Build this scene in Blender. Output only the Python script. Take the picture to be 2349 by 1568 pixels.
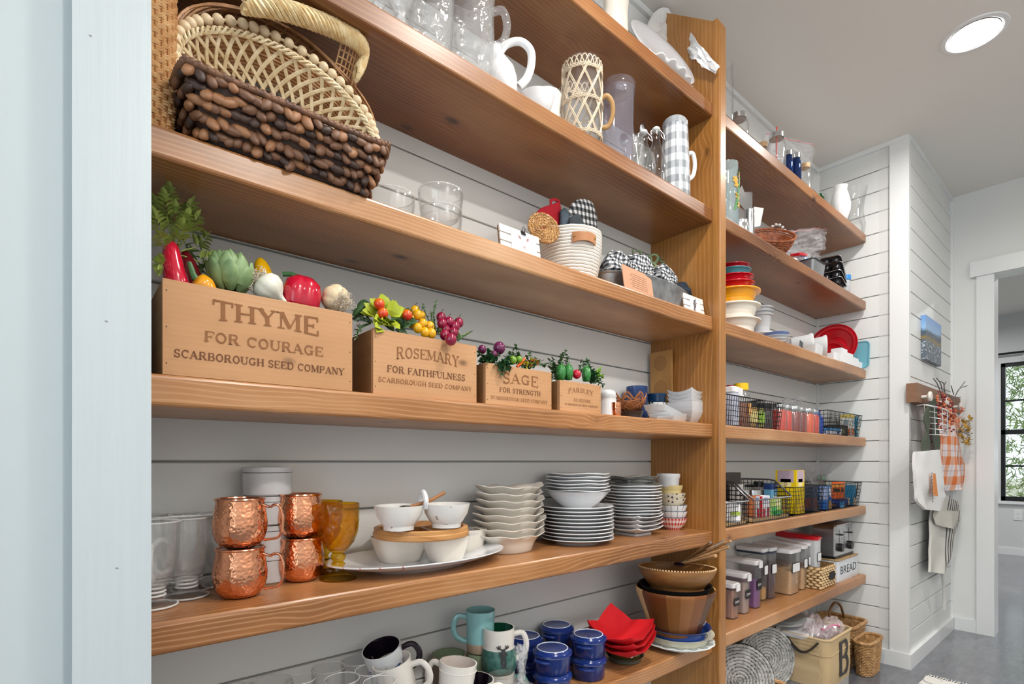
import bpy, math, random
from math import sin, cos, pi, radians, sqrt, atan2
from mathutils import Matrix, Vector, noise
SC = bpy.context.scene
COL = SC.collection
for _o in list(bpy.data.objects): bpy.data.objects.remove(_o)
# ------------------------------------------------ camera, world, lamps, exposure
EYE = 1.02
FPX = 1205.0; CU = 1174.5; VH = 1058.0
CA = 0.6475; SA = 0.7621
cam = bpy.data.cameras.new('camera'); cam_o = bpy.data.objects.new('camera', cam); COL.objects.link(cam_o)
cam_o.location = (0, 0, EYE); cam_o.rotation_euler = (pi/2, 0, -atan2(CA, SA))
cam.sensor_width = 36; cam.lens = FPX/2349*36; cam.shift_y = 274/2349; cam.clip_start = .02
SC.camera = cam_o
SC.view_settings.view_transform = 'Standard'; SC.view_settings.look = 'None'
SC.view_settings.exposure = 0.42; SC.view_settings.gamma = 1; SC.view_settings.use_curve_mapping = False
W = bpy.data.worlds.new('sky'); SC.world = W; W.use_nodes = True
wn = W.node_tree; bg = wn.nodes['Background']
bg.inputs[0].default_value = (.80, .90, 1, 1); bg.inputs[1].default_value = 1.5
CEIL = 2.632
def lamp_light(name, x, y, power, col=(1, .95, .89), r=.07, spread=170, z=CEIL-.012):
    l = bpy.data.lights.new(name, 'AREA'); l.shape = 'DISK'; l.size = r*2; l.energy = power; l.color = col; l.spread = radians(spread)
    o = bpy.data.objects.new(name, l); o.location = (x, y, z); COL.objects.link(o); return o
SC.cycles.transparent_max_bounces = 40
CANS_AND_FILLS = [(2.612, .381, 8.5), (1.0, .30, 12), (-.85, -.55, 3), (.7, -.95, 22), (2.3, -.95, 9)]  # last two are unseen fill lamps added to brighten under the shelves
for cx_, cy_, pw_ in CANS_AND_FILLS: lamp_light('can_and_fill_light', cx_, cy_, pw_, r=.07 if cy_ > 0 else .085)
lamp_light('can_and_fill_light', 5.6, -.2, 22, (1, .97, .95)); lamp_light('can_and_fill_light', 6.6, 1.4, 22, (1, .97, .95))
# daylight through the big window behind the photographer
dl = bpy.data.lights.new('window_daylight', 'AREA'); dl.shape = 'RECTANGLE'; dl.size = 1.5; dl.size_y = 1.9; dl.energy = 4.5; dl.color = (.86, .94, 1)
dlo = bpy.data.objects.new('window_daylight', dl); dlo.location = (-1.62, -.25, 1.45); dlo.rotation_euler = (0, -pi/2, 0); COL.objects.link(dlo)

# ------------------------------------------------ camera arithmetic (pixel of the photograph -> place in the room)
def dep(u, Y): s = (u-CU)/FPX; return Y/(SA-s*CA)
def XY(u, Y): s = (u-CU)/FPX; return dep(u, Y)*(CA+s*SA)          # X of the point at column u on the plane Y
def YX(u, X): s = (u-CU)/FPX; d = X/(CA+s*SA); return d*(SA-s*CA)     # Y at column u on the plane X
def ZY(u, v, Y): return EYE+(VH-v)*dep(u, Y)/FPX
def ZX(u, v, X): s = (u-CU)/FPX; return EYE+(VH-v)*X/(CA+s*SA)/FPX
def PXM(u, Y): return FPX/dep(u, Y)                                  # pixels per metre
def onz(u, v, z):                                                   # point at height z seen at (u, v)
    d = FPX*(EYE-z)/(v-VH); s = (u-CU)/FPX; return d*(CA+s*SA), d*(SA-s*CA), z

# ------------------------------------------------ mesh builder
class MB:
    def __init__(s): s.v = []; s.f = []; s.m = []; s.cm = 0
    def add(s, vs, fs, M=None):
        b = len(s.v)
        if M is not None: vs = [tuple(M @ Vector(p)) for p in vs]
        s.v += vs
        for f in fs: s.f.append(tuple(i+b for i in f)); s.m.append(s.cm)
        return s
    def box(s, x0, y0, z0, x1, y1, z1, M=None):
        vs = [(x, y, z) for z in (z0, z1) for y in (y0, y1) for x in (x0, x1)]
        return s.add(vs, [(0,2,3,1),(4,5,7,6),(0,1,5,4),(2,6,7,3),(0,4,6,2),(1,3,7,5)], M)
    def cbox(s, c, d, M=None): return s.box(c[0]-d[0]/2, c[1]-d[1]/2, c[2]-d[2]/2, c[0]+d[0]/2, c[1]+d[1]/2, c[2]+d[2]/2, M)
    def loft(s, rings, cap0=True, cap1=True, closed=True, M=None, loop=False):
        n = len(rings[0]); vs = [p for r in rings for p in r]; fs = []; m = len(rings)
        for i in range(m if loop else m-1):
            a = i*n; b = ((i+1) % m)*n
            for j in range(n if closed else n-1):
                k = (j+1) % n; fs.append((a+j, a+k, b+k, b+j))
        if cap0 and not loop: fs.append(tuple(reversed(range(n))))
        if cap1 and not loop: fs.append(tuple(range((m-1)*n, m*n)))
        return s.add(vs, fs, M)
    def lathe(s, prof, n=28, M=None, rf=None, cap0=True, cap1=True, sx=1, sy=1):
        rings = []
        for (r, z) in prof:
            ring = []
            for j in range(n):
                a = 2*pi*j/n; q = r*(rf(a, z, r) if rf else 1); ring.append((q*cos(a)*sx, q*sin(a)*sy, z))
            rings.append(ring)
        return s.loft(rings, cap0, cap1, M=M)
    def tube(s, pts, r, n=6, loop=False, M=None, flat=1, rfn=None):
        P = [Vector(p) for p in pts]; m = len(P); rings = []; up = Vector((0, 0, 1)); prev = None
        for i in range(m):
            t = (P[(i+1) % m]-P[i-1]) if loop else (P[min(i+1, m-1)]-P[max(i-1, 0)])
            if t.length < 1e-9: t = Vector((1, 0, 0))
            t.normalize()
            if prev is None:
                ref = up if abs(t.z) < .9 else Vector((1, 0, 0)); a = t.cross(ref).normalized()
            else:
                a = prev-t*prev.dot(t)
                if a.length < 1e-6: a = t.cross(up)
                a.normalize()
            prev = a; b = t.cross(a); rr = rfn(i/(m-1)) * r if rfn else r
            rings.append([tuple(P[i]+a*(rr*cos(2*pi*j/n))+b*(rr*flat*sin(2*pi*j/n))) for j in range(n)])
        return s.loft(rings, M=M, loop=loop)
    def ball(s, c, r, n=10, m=7, M=None, d=(1, 1, 1)):
        T = Matrix.Translation(c); T = T if M is None else M @ T
        pr = [(r*sin(pi*i/m), -r*cos(pi*i/m)) for i in range(m+1)]
        pr[0] = (r*.02, -r); pr[-1] = (r*.02, r)
        return s.lathe([(a*1.0, b*d[2]) for a, b in pr], n, T, sx=d[0], sy=d[1])
    def prism(s, poly, z0, z1, M=None):
        n = len(poly); vs = [(x, y, z0) for x, y in poly]+[(x, y, z1) for x, y in poly]
        fs = [tuple(reversed(range(n))), tuple(range(n, 2*n))]+[(i, (i+1) % n, n+(i+1) % n, n+i) for i in range(n)]
        return s.add(vs, fs, M)
    def grid(s, fn, nu, nv, M=None, thick=0):
        vs = [fn(i/nu, j/nv) for j in range(nv+1) for i in range(nu+1)]
        fs = [(j*(nu+1)+i, j*(nu+1)+i+1, (j+1)*(nu+1)+i+1, (j+1)*(nu+1)+i) for j in range(nv) for i in range(nu)]
        return s.add(vs, fs, M)
def rbox_rings(x, y, z0, z1, r, n=4, tx=1, ty=1, bev=.0):
    def ring(hx, hy, z, rr):
        out = []
        for cx, cy, a0 in ((hx-rr, hy-rr, 0), (-hx+rr, hy-rr, pi/2), (-hx+rr, -hy+rr, pi), (hx-rr, -hy+rr, 1.5*pi)):
            for k in range(n+1): a = a0+pi/2*k/n; out.append((cx+rr*cos(a), cy+rr*sin(a), z))
        return out
    hx, hy = x/2, y/2
    if bev: return [ring(hx-bev, hy-bev, z0, max(r-bev, .0005)), ring(hx, hy, z0+bev, r), ring(hx*tx, hy*ty, z1-bev, r), ring(hx*tx-bev, hy*ty-bev, z1, max(r-bev, .0005))]
    return [ring(hx, hy, z0, r), ring(hx*tx, hy*ty, z1, r)]
def ring_rr(hx, hy, z, rr, n=4): return rbox_rings(hx*2, hy*2, z, z+1, rr, n)[0]
def obj(name, mb, mat, parent=None, loc=(0, 0, 0), rot=(0, 0, 0), smooth=35):
    me = bpy.data.meshes.new(name); me.from_pydata(mb.v, [], mb.f)
    mats = mat if isinstance(mat, (list, tuple)) else [mat]
    for q in mats: me.materials.append(q)
    if len(mats) > 1: me.polygons.foreach_set('material_index', mb.m)
    if smooth:
        me.polygons.foreach_set('use_smooth', [True]*len(me.polygons))
        try: me.set_sharp_from_angle(angle=radians(smooth))
        except Exception: pass
    me.update()
    o = bpy.data.objects.new(name, me); COL.objects.link(o); o.location = loc; o.rotation_euler = rot
    if parent is not None: o.parent = parent
    return o
def tag(o, label, cat, group=None):
    o['label'] = label; o['category'] = cat
    if group: o['group'] = group
    return o
def thing(name, label, cat, loc=(0, 0, 0), rz=0, group=None, rot=None):
    o = bpy.data.objects.new(name, None); o.empty_display_size = .02; COL.objects.link(o); o.location = loc
    o.rotation_euler = rot if rot else (0, 0, rz); return tag(o, label, cat, group)
def struct(name, mb, mat, parent=None, **k):
    o = obj(name, mb, mat, parent, **k)
    if parent is None: o['kind'] = 'structure'
    return o
def child(o, name, loc, rot=(0, 0, 0), parent=None, scale=None):
    c = o.copy(); COL.objects.link(c); c.location = loc; c.rotation_euler = rot
    if parent is not None: c.parent = parent
    if scale: c.scale = scale
    return c
KIDS = {}
def dup(root, loc, rz=0, label=None, rot=None, scale=None, group=None):
    def rec(o, p):
        c = o.copy(); COL.objects.link(c)
        if p is not None: c.parent = p
        for k in [x for x in bpy.data.objects if x.parent == o]: rec(k, c)
        return c
    kids = [x for x in COL.objects if x.parent == root]
    r = root.copy(); COL.objects.link(r)
    for k in kids:
        c = k.copy(); COL.objects.link(c); c.parent = r
        for g in [x for x in COL.objects if x.parent == k]:
            d = g.copy(); COL.objects.link(d); d.parent = c
    r.location = loc; r.rotation_euler = rot if rot else (0, 0, rz)
    if scale: r.scale = (scale,)*3 if not isinstance(scale, tuple) else scale
    if label: r['label'] = label
    if group: r['group'] = group
    return r
def TR(x=0, y=0, z=0, rx=0, ry=0, rz=0, s=1):
    return Matrix.Translation((x, y, z)) @ Matrix.Rotation(rz, 4, 'Z') @ Matrix.Rotation(ry, 4, 'Y') @ Matrix.Rotation(rx, 4, 'X') @ Matrix.Scale(s, 4)

# ------------------------------------------------ materials
def lin(c): return tuple(((x/12.92) if x <= .04045 else ((x+.055)/1.055)**2.4) for x in c)
def hx(h): return lin(tuple(int(h[i:i+2], 16)/255 for i in (0, 2, 4)))
MATS = {}
def mat(name, col, rough=.5, metal=0, trans=0, ior=1.45, coat=0, bump=None, var=0, vscale=8, sub=0, alpha=1, spec=.5):
    if name in MATS: return MATS[name]
    m = bpy.data.materials.new(name); m.use_nodes = True; nt = m.node_tree; b = nt.nodes['Principled BSDF']
    c = hx(col) if isinstance(col, str) else col
    b.inputs['Base Color'].default_value = (*c, 1); b.inputs['Roughness'].default_value = rough; b.inputs['Metallic'].default_value = metal
    b.inputs['Transmission Weight'].default_value = trans; b.inputs['IOR'].default_value = ior; b.inputs['Coat Weight'].default_value = coat
    b.inputs['Coat Roughness'].default_value = .06; b.inputs['Alpha'].default_value = alpha; b.inputs['Specular IOR Level'].default_value = spec
    if sub: b.inputs['Subsurface Weight'].default_value = sub; b.inputs['Subsurface Radius'].default_value = (.01, .006, .004)
    if var or bump:
        tc = nt.nodes.new('ShaderNodeTexCoord'); nz = nt.nodes.new('ShaderNodeTexNoise'); nz.inputs['Scale'].default_value = vscale; nz.inputs['Detail'].default_value = 5
        nt.links.new(tc.outputs['Object'], nz.inputs['Vector'])
        if var:
            mx = nt.nodes.new('ShaderNodeMix'); mx.data_type = 'RGBA'
            mx.inputs[6].default_value = (*[x*(1-var) for x in c], 1); mx.inputs[7].default_value = (*[min(1, x*(1+var)) for x in c], 1)
            nt.links.new(nz.outputs['Fac'], mx.inputs[0]); nt.links.new(mx.outputs[2], b.inputs['Base Color'])
        if bump:
            n2 = nt.nodes.new('ShaderNodeTexNoise'); n2.inputs['Scale'].default_value = bump[0]; n2.inputs['Detail'].default_value = 4; nt.links.new(tc.outputs['Object'], n2.inputs['Vector'])
            bp = nt.nodes.new('ShaderNodeBump'); bp.inputs['Strength'].default_value = bump[1]; bp.inputs['Distance'].default_value = bump[2] if len(bump) > 2 else .002
            nt.links.new(n2.outputs['Fac'], bp.inputs['Height']); nt.links.new(bp.outputs[0], b.inputs['Normal'])
    MATS[name] = m; return m
class NT:
    def __init__(s, name):
        s.m = bpy.data.materials.new(name); s.m.use_nodes = True; s.t = s.m.node_tree; s.b = s.t.nodes['Principled BSDF']; MATS[name] = s.m
        s.tc = s.t.nodes.new('ShaderNodeTexCoord')
    def n(s, typ, **kw):
        q = s.t.nodes.new('ShaderNode'+typ)
        for k, v in kw.items(): setattr(q, k, v)
        return q
    def L(s, a, b): s.t.links.new(a, b)
    def math(s, op, a, b=None, c=None, clamp=False):
        q = s.n('Math', operation=op, use_clamp=clamp)
        for i, x in enumerate((a, b, c)):
            if x is None: continue
            if isinstance(x, (int, float)): q.inputs[i].default_value = x
            else: s.L(x, q.inputs[i])
        return q.outputs[0]
    def mapping(s, vec, scale=(1, 1, 1), loc=(0, 0, 0), rot=(0, 0, 0)):
        q = s.n('Mapping'); q.inputs['Scale'].default_value = scale; q.inputs['Location'].default_value = loc; q.inputs['Rotation'].default_value = rot
        s.L(vec, q.inputs[0]); return q.outputs[0]
    def noise(s, vec, scale, detail=4, rough=.55):
        q = s.n('TexNoise'); q.inputs['Scale'].default_value = scale; q.inputs['Detail'].default_value = detail; q.inputs['Roughness'].default_value = rough
        s.L(vec, q.inputs['Vector']); return q.outputs['Fac']
    def ramp(s, fac, stops, interp='LINEAR'):
        q = s.n('ValToRGB'); q.color_ramp.interpolation = interp; e = q.color_ramp.elements
        while len(e) < len(stops): e.new(.5)
        for i, (p, c) in enumerate(stops): e[i].position = p; e[i].color = (*(hx(c) if isinstance(c, str) else c), 1)
        s.L(fac, q.inputs[0]); return q.outputs[0]
    def mix(s, fac, a, b, mode='MIX'):
        q = s.n('Mix', data_type='RGBA', blend_type=mode)
        if isinstance(fac, (int, float)): q.inputs[0].default_value = fac
        else: s.L(fac, q.inputs[0])
        for i, x in ((6, a), (7, b)):
            if isinstance(x, str): q.inputs[i].default_value = (*hx(x), 1)
            elif isinstance(x, tuple): q.inputs[i].default_value = (*x, 1)
            else: s.L(x, q.inputs[i])
        return q.outputs[2]
    def bump(s, h, strength=.3, dist=.001):
        q = s.n('Bump'); q.inputs['Strength'].default_value = strength; q.inputs['Distance'].default_value = dist
        s.L(h, q.inputs['Height']); s.L(q.outputs[0], s.b.inputs['Normal'])
    def col(s, c): s.L(c, s.b.inputs['Base Color'])
    def set(s, **k):
        for a, v in k.items(): s.b.inputs[a.replace('_', ' ')].default_value = v
def wood(name, light, mid, dark, axis='X', freq=260, knots=True, rough=.38, coat=.25, wob=9, kscale=3.2, spread=1.0, lines=None):
    """growth rings about a pith that runs along `axis`, bent around knots"""
    w = NT(name); oi = w.n('ObjectInfo')
    vec = w.tc.outputs['Object']
    if axis == 'Z': vec = w.mapping(vec, rot=(0, pi/2, 0))
    if axis == 'Y': vec = w.mapping(vec, rot=(0, 0, pi/2))
    off = w.n('CombineXYZ'); w.L(w.math('MULTIPLY', oi.outputs['Random'], 37.0), off.inputs[0]); w.L(w.math('MULTIPLY', oi.outputs['Random'], 5.0), off.inputs[1])
    va = w.n('VectorMath', operation='ADD'); w.L(vec, va.inputs[0]); w.L(off.outputs[0], va.inputs[1]); vo = va.outputs[0]
    sp = w.n('SeparateXYZ'); w.L(vec, sp.inputs[0])
    y = w.math('ADD', sp.outputs[1], .03); z = w.math('ADD', sp.outputs[2], w.math('ADD', w.math('MULTIPLY', oi.outputs['Random'], .05), .07))
    r = w.math('SQRT', w.math('ADD', w.math('MULTIPLY', y, y), w.math('MULTIPLY', z, z)))
    slow = w.noise(w.mapping(vo, (1.3, 4, 4)), 1.0, 3, .5); med = w.noise(w.mapping(vo, (3.0, 26, 26)), 1.0, 3, .6)
    ph = w.math('ADD', w.math('MULTIPLY', r, freq), w.math('MULTIPLY', slow, wob*4.2)); ph = w.math('ADD', ph, w.math('MULTIPLY', med, wob*.55))
    kn = None
    if knots:
        vq = w.n('TexVoronoi'); vq.inputs['Scale'].default_value = 1; w.L(w.mapping(vo, (kscale*1.3, kscale*2.2, kscale*2.2)), vq.inputs['Vector'])
        dd = vq.outputs['Distance']; kn = w.math('SUBTRACT', 1, w.math('MULTIPLY', dd, 3.4), clamp=True)
        ph = w.math('ADD', ph, w.math('MULTIPLY', w.math('POWER', kn, 1.5), 26))
    tri = w.math('PINGPONG', w.math('MULTIPLY', ph, 1/6.283), 1.0)
    vary = w.math('ADD', .25, w.math('MULTIPLY', w.noise(w.mapping(vo, (2.2, 34, 34)), 1.0, 2, .6), 1.3))
    ln = w.math('MULTIPLY', w.math('POWER', tri, 4.0), vary, clamp=True)
    fib = w.noise(w.mapping(vo, (9, 420, 420)), 1.0, 2, .6)
    blot = w.noise(w.mapping(vo, (1.6, 4, 4)), 1.0, 4, .6)
    base = w.ramp(blot, [(.25, dark), (.5, mid), (.78, light)])
    c = w.mix(w.math('MULTIPLY', ln, .62*spread), base, lines or light)
    c = w.mix(w.math('MULTIPLY', fib, .25*spread), c, dark)
    if knots:
        k2 = w.math('MULTIPLY', w.math('SUBTRACT', kn, .70, clamp=True), 5, clamp=True)
        c = w.mix(k2, c, tuple(x*.28 for x in hx(dark)))
        k3 = w.math('MULTIPLY', w.math('SUBTRACT', kn, .45, clamp=True), .8, clamp=True); c = w.mix(k3, c, dark)
    w.col(c); w.set(Roughness=rough, Coat_Weight=coat, Coat_Roughness=.22)
    w.bump(w.math('ADD', w.math('MULTIPLY', ln, .4), fib), .12, .0006); return w.m
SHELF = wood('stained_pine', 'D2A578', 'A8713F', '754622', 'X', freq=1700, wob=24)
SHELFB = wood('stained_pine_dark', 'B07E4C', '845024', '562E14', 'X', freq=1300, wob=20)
POST = wood('stained_pine_upright', 'C89458', 'A56F34', '7C4E22', 'Z', freq=1500, wob=12)
CRATE = wood('cedar_crate', 'D3A67C', 'BF8E62', 'A27349', 'X', freq=1500, knots=True, rough=.6, coat=0, wob=5, kscale=4.5, spread=.55, lines='B0814E')
CRATED = wood('cedar_crate_side', 'A87E52', '8F683F', '6E4C2A', 'Y', freq=420, knots=False, rough=.65, coat=0, wob=4, spread=.6)
LIGHTWOOD = wood('light_striped_wood', 'DDB27C', 'C58E50', '9A5E2C', 'X', freq=560, knots=False, rough=.5, coat=.1, wob=12, spread=1.0, lines='8A4E22')
ACACIA = wood('acacia_wood', 'C29264', '9C6B40', '6B4325', 'Z', freq=300, knots=False, rough=.45, coat=.15, wob=6)
WALNUTISH = wood('board_wood', '9B7358', '82604A', '664632', 'X', freq=260, knots=False, rough=.6, coat=0)
UTENSIL = wood('utensil_wood', 'C9A57C', 'AE8558', '8D6540', 'X', freq=500, knots=False, rough=.55, coat=0)
WHITE = mat('white_wall_paint', 'E3E5E4', .42, bump=(40, .04, .002), var=.02, vscale=2)
TRIMW = mat('white_trim_paint', 'E6E9EA', .3, bump=(90, .05, .001))
BACKING = mat('wall_backing', 'B9BBBA', .8)
CEILM = mat('ceiling_paint', 'E6E4DF', .75, bump=(120, .06, .001))
PORC = mat('white_porcelain', 'DFE0E2', .13, coat=.4)
CREAMC = mat('cream_stoneware', 'DDD6CB', .22, coat=.3, var=.03)
STEEL = mat('steel', 'C9CBCD', .22, metal=1)
BLACKW = mat('black_wire', '1D1E20', .4, metal=.6)
GREYW = mat('grey_wire', '6E7074', .35, metal=.8)
BLACKP = mat('black_plastic', '17181A', .35)
WHITEP = mat('white_plastic', 'E6E6E8', .35)
def gl(name, col, rough=.03, ior=1.5, edge=.62, body=0.0, bump=0):
    """clear-walled glass: light passes straight through, Fresnel sheen, deeper tint where the wall is seen edge-on"""
    if name in MATS: return MATS[name]
    c = hx(col) if isinstance(col, str) else col
    g = NT(name); t = g.t; out = t.nodes['Material Output']
    lw = g.n('LayerWeight'); lw.inputs['Blend'].default_value = .25
    tint = g.mix(g.math('POWER', lw.outputs['Facing'], 2.2), tuple(.85+.15*x for x in c) if min(c) > .6 else tuple(x**.55 for x in c), tuple(x*edge for x in c))
    tr = g.n('BsdfTransparent'); g.L(tint, tr.inputs[0]); gs = g.n('BsdfGlossy'); gs.inputs['Roughness'].default_value = rough
    l2 = g.n('LayerWeight'); l2.inputs['Blend'].default_value = .5; fr = g.math('ADD', .045, g.math('MULTIPLY', g.math('POWER', l2.outputs['Facing'], 4), .75)); mx = g.n('MixShader'); g.L(fr, mx.inputs[0]); g.L(tr.outputs[0], mx.inputs[1]); g.L(gs.outputs[0], mx.inputs[2])
    last = mx.outputs[0]
    if bump:
        vb = g.n('TexVoronoi', feature='SMOOTH_F1'); vb.inputs['Scale'].default_value = bump; g.L(g.tc.outputs['Object'], vb.inputs['Vector']); bb_n = g.n('Bump'); bb_n.inputs['Strength'].default_value = 1; bb_n.inputs['Distance'].default_value = .006
        g.L(vb.outputs['Distance'], bb_n.inputs['Height'])
        for q_ in (gs, lw, l2): g.L(bb_n.outputs[0], q_.inputs['Normal'])
    if body:
        df = g.n('BsdfDiffuse'); df.inputs[0].default_value = (*c, 1); m2 = g.n('MixShader'); m2.inputs[0].default_value = body; g.L(last, m2.inputs[1]); g.L(df.outputs[0], m2.inputs[2]); last = m2.outputs[0]
    g.L(last, out.inputs[0]); t.nodes.remove(g.b); return g.m
GLASS = gl('clear_glass', (.96, .97, .97), body=.03)
RIM_GLINT = gl('glass_rim_glint', (.97, .98, .98), .03, edge=.8, body=.4)  # whitish body stands in for bright highlights along the rims
# ================================================================= room shell
GAP_=0
XL, XP0, XP1, XE = .075, 1.615, 1.653, 3.17        # left end, upright, end wall
YB, YF, YR, XD = 1.124, .886, .712, 4.135            # back wall, shelf fronts, hall wall, door wall
PITCH, GAP = .1064, .0042
fl = NT('grey_concrete')
n1 = fl.noise(fl.tc.outputs['Object'], 2.2, 6, .6); n2 = fl.noise(fl.mapping(fl.tc.outputs['Object'], (1, 3, 1)), 9, 5, .65)
fl.col(fl.mix(.35, fl.ramp(n1, [(.3, '5E6067'), (.55, '6E7078'), (.75, '83858C')]), fl.ramp(n2, [(.35, '55575E'), (.7, '8B8D93')])))
fl.set(Roughness=.24, Coat_Weight=.5, Coat_Roughness=.15); fl.bump(n2, .05, .002)
struct('floor', MB().box(-1.75, -1.4, -.05, 8.05, 4.2, 0), fl.m)
struct('ceiling', MB().box(-1.75, -1.4, CEIL, 8.05, 4.2, CEIL+.08), CEILM)
def planks(parent, x0, y0, x1, y1, nx, ny):
    """horizontal boards on the face from (x0,y0) to (x1,y1) whose outward normal is (nx,ny)"""
    L = math.hypot(x1-x0, y1-y0); b = MB(); t = .012; h = PITCH-GAP; e = .0016
    poly = [(0, 0), (t-e, 0), (t, e), (t, h-e), (t-e, h), (0, h)]
    b.loft([[(0, p[0], p[1]) for p in poly], [(L, p[0], p[1]) for p in poly]])
    ang = atan2(y1-y0, x1-x0); first = None
    flip = (-sin(ang)*nx+cos(ang)*ny) > 0
    k = -9
    while EYE+k*PITCH < CEIL-.02:
        z = EYE+k*PITCH+GAP/2
        zz = 1
        if z+h > CEIL: zz = (CEIL-z)/h
        loc = (x0-nx*t, y0-ny*t, z)
        if first is None:
            if not flip: b.v = [(p[0], -p[1], p[2]) for p in b.v]; b.f = [tuple(reversed(f)) for f in b.f]
            first = obj('plank', b, WHITE, parent, loc, (0, 0, ang), smooth=0)
        else: child(first, 'plank', loc, (0, 0, ang), parent, (1, 1, zz))
        k += 1
wb = struct('wall_back', MB().box(-.1, YB+.012, 0, XE+.02, YB+.12, CEIL), BACKING); planks(wb, .05, YB, XE, YB, 0, -1)
wr = struct('wall_right', MB().box(XE+.012, YR+.014, 0, XE+.10, YB+.1, CEIL), BACKING); planks(wr, XE, YB, XE, YR+.02, -1, 0)
wh = struct('wall_hall', MB().box(XE+.0, YR+.013, 0, XD+.0, YR+.12, CEIL), BACKING); planks(wh, XE+.02, YR, XD, YR, 0, -1)
# corner boards, quarter rounds, baseboards
yc = YX(2042, XE)
struct('trim_corner', MB().box(XE-.012, YR-.008, .072, XE+.0, yc, CEIL).box(XE, YR-.008, .072, XE+.018, YR+.002, CEIL), TRIMW, smooth=0)
struct('trim_inside', MB().box(XE-.012, YB-.012, .07, XE, YB, CEIL), TRIMW, smooth=0)
struct('trim_crown', MB().box(.05, YB-.014, CEIL-.022, XE, YB, CEIL).box(XE-.014, YR, CEIL-.022, XE, YB-.014, CEIL).box(XE+.018, YR-.012, CEIL-.022, XD, YR, CEIL), TRIMW, smooth=0)
struct('trim_far_corner', MB().box(XD-.012, YR-.012, .07, XD, YR, CEIL-.02), TRIMW, smooth=0)
def bb(x0, y0, x1, y1, name):
    struct(name, MB().box(x0, y0, 0, x1, y1, .073), TRIMW, smooth=0)
bb(XE-.022, YR-.018, XE-.001, YB, 'baseboard_right'); bb(XE-.001, YR-.018, XD, YR-.0005, 'baseboard_hall')
bb(.09, YB-.014, XE-.022, YB-.001, 'baseboard_back')
# left wall stub and its casing
struct('wall_left', MB().box(-1.7, .862, 0, .074, YB+.12, CEIL), mat('left_wall_dimmed_white', 'BCC6C9', .5), smooth=0)  # white paint darkened, dimmer light on this wall put into its colour
CAS = NT('casing_dimmed_white'); vv = CAS.noise(CAS.mapping(CAS.tc.outputs['Object'], (60, 1, 2)), 3, 4)
CAS.col(CAS.mix(vv, 'BBC4C8', 'C3CCD0')); CAS.set(Roughness=.32); CAS.bump(vv, .15, .001)  # casing white greyed too, weaker light mixed into the colour
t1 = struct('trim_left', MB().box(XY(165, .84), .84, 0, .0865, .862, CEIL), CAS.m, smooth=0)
DENT = mat('dent_grey', '8C9092', .7)
for (u, v) in ((208, 82), (245, 737), (268, 1303)):
    x = XY(u, .84); z = ZY(u, v, .84); r = random.Random(u)
    m = MB(); pts = [((.002*r.uniform(.4, 1.3))*cos(a), (.0013*r.uniform(.4, 1.3))*sin(a)) for a in [k*pi/4 for k in range(8)]]
    m.prism(pts, 0, .0002, TR(rx=pi/2)); obj('paint_chip', m, DENT, t1, (x, .8399, z), smooth=0)
# door wall
ye1, ye0 = YX(2282, XD), -.42
yo1 = YX(2241, XD)
struct('wall_far_right', MB().box(XD, ye1+.012, 0, XD+.12, YR+.12, CEIL).box(XD, -1.35, 0, XD+.12, ye0-.012, CEIL).box(XD, ye0-.012, 2.125, XD+.12, ye1+.012, CEIL), WHITE, smooth=0)
d1 = struct('door_1', MB().box(XD-.018, ye1, 0, XD, yo1, 2.115).box(XD-.018, ye0-.08, 0, XD, ye0, 2.115), TRIMW, smooth=0)
obj('header', MB().box(XD-.03, ye0-.11, 2.115, XD, yo1+.028, 2.205), TRIMW, d1, smooth=0)
obj('jamb', MB().box(XD, ye1, 0, XD+.12, ye1+.0115, 2.12).box(XD, ye0-.0115, 0, XD+.12, ye0, 2.12).box(XD, ye0, 2.113, XD+.12, ye1, 2.1245), TRIMW, d1, smooth=0)
bb(XD-.014, yo1+.001, XD-.0005, YR-.019, 'baseboard_door')
# room beyond
XW = 7.9
wy0, wy1, wz0, wz1 = -.55, .93, .585, 2.105
PALE = mat('pale_grey_wall', 'D5D8D8', .6)
struct('wall_far_window', MB().box(XW, -1.35, 0, XW+.12, wy0, CEIL).box(XW, wy1, 0, XW+.12, 4.1, CEIL).box(XW, wy0, 0, XW+.12, wy1, wz0).box(XW, wy0, wz1, XW+.12, wy1, CEIL), PALE, smooth=0)
struct('wall_far_side', MB().box(XD+.12, 4.1, 0, XW+.1, 4.18, CEIL), PALE, smooth=0)
struct('wall_far_back', MB().box(XD, YR+.12, 0, XD+.12, 4.1, CEIL), PALE, smooth=0)
bb(XW-.014, -1.3, XW, 4.0, 'baseboard_far')
w1 = struct('window_1', MB().box(XW+.02, wy0, wz0, XW+.07, wy0+.035, wz1).box(XW+.02, wy1-.035, wz0, XW+.07, wy1, wz1).box(XW+.02, wy0, wz0, XW+.07, wy1, wz0+.05).box(XW+.02, wy0, wz1-.04, XW+.07, wy1, wz1), BLACKP, smooth=0)
obj('meeting_rail', MB().box(XW+.02, wy0, 1.32, XW+.06, wy1, 1.37), BLACKP, w1, smooth=0)
obj('muntin', MB().box(XW+.03, wy0, 1.68, XW+.045, wy1, 1.70), BLACKP, w1, smooth=0)
obj('muntin', MB().box(XW+.03, wy0, .96, XW+.045, wy1, .98), BLACKP, w1, smooth=0)
obj('window_sill', MB().box(XW-.03, wy0-.04, wz0-.03, XW+.02, wy1+.04, wz0-.001), TRIMW, w1, smooth=0)
obj('window_glass', MB().box(XW+.036, wy0+.03, wz0+.04, XW+.039, wy1-.03, wz1-.03), gl('window_glass', (1, 1, 1), 0, 1.05), w1, smooth=0)
ct = thing('curtain', 'sheer white curtain pulled aside on black rod at far window', 'curtain', (XW-.06, .5, 2.2))
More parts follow.
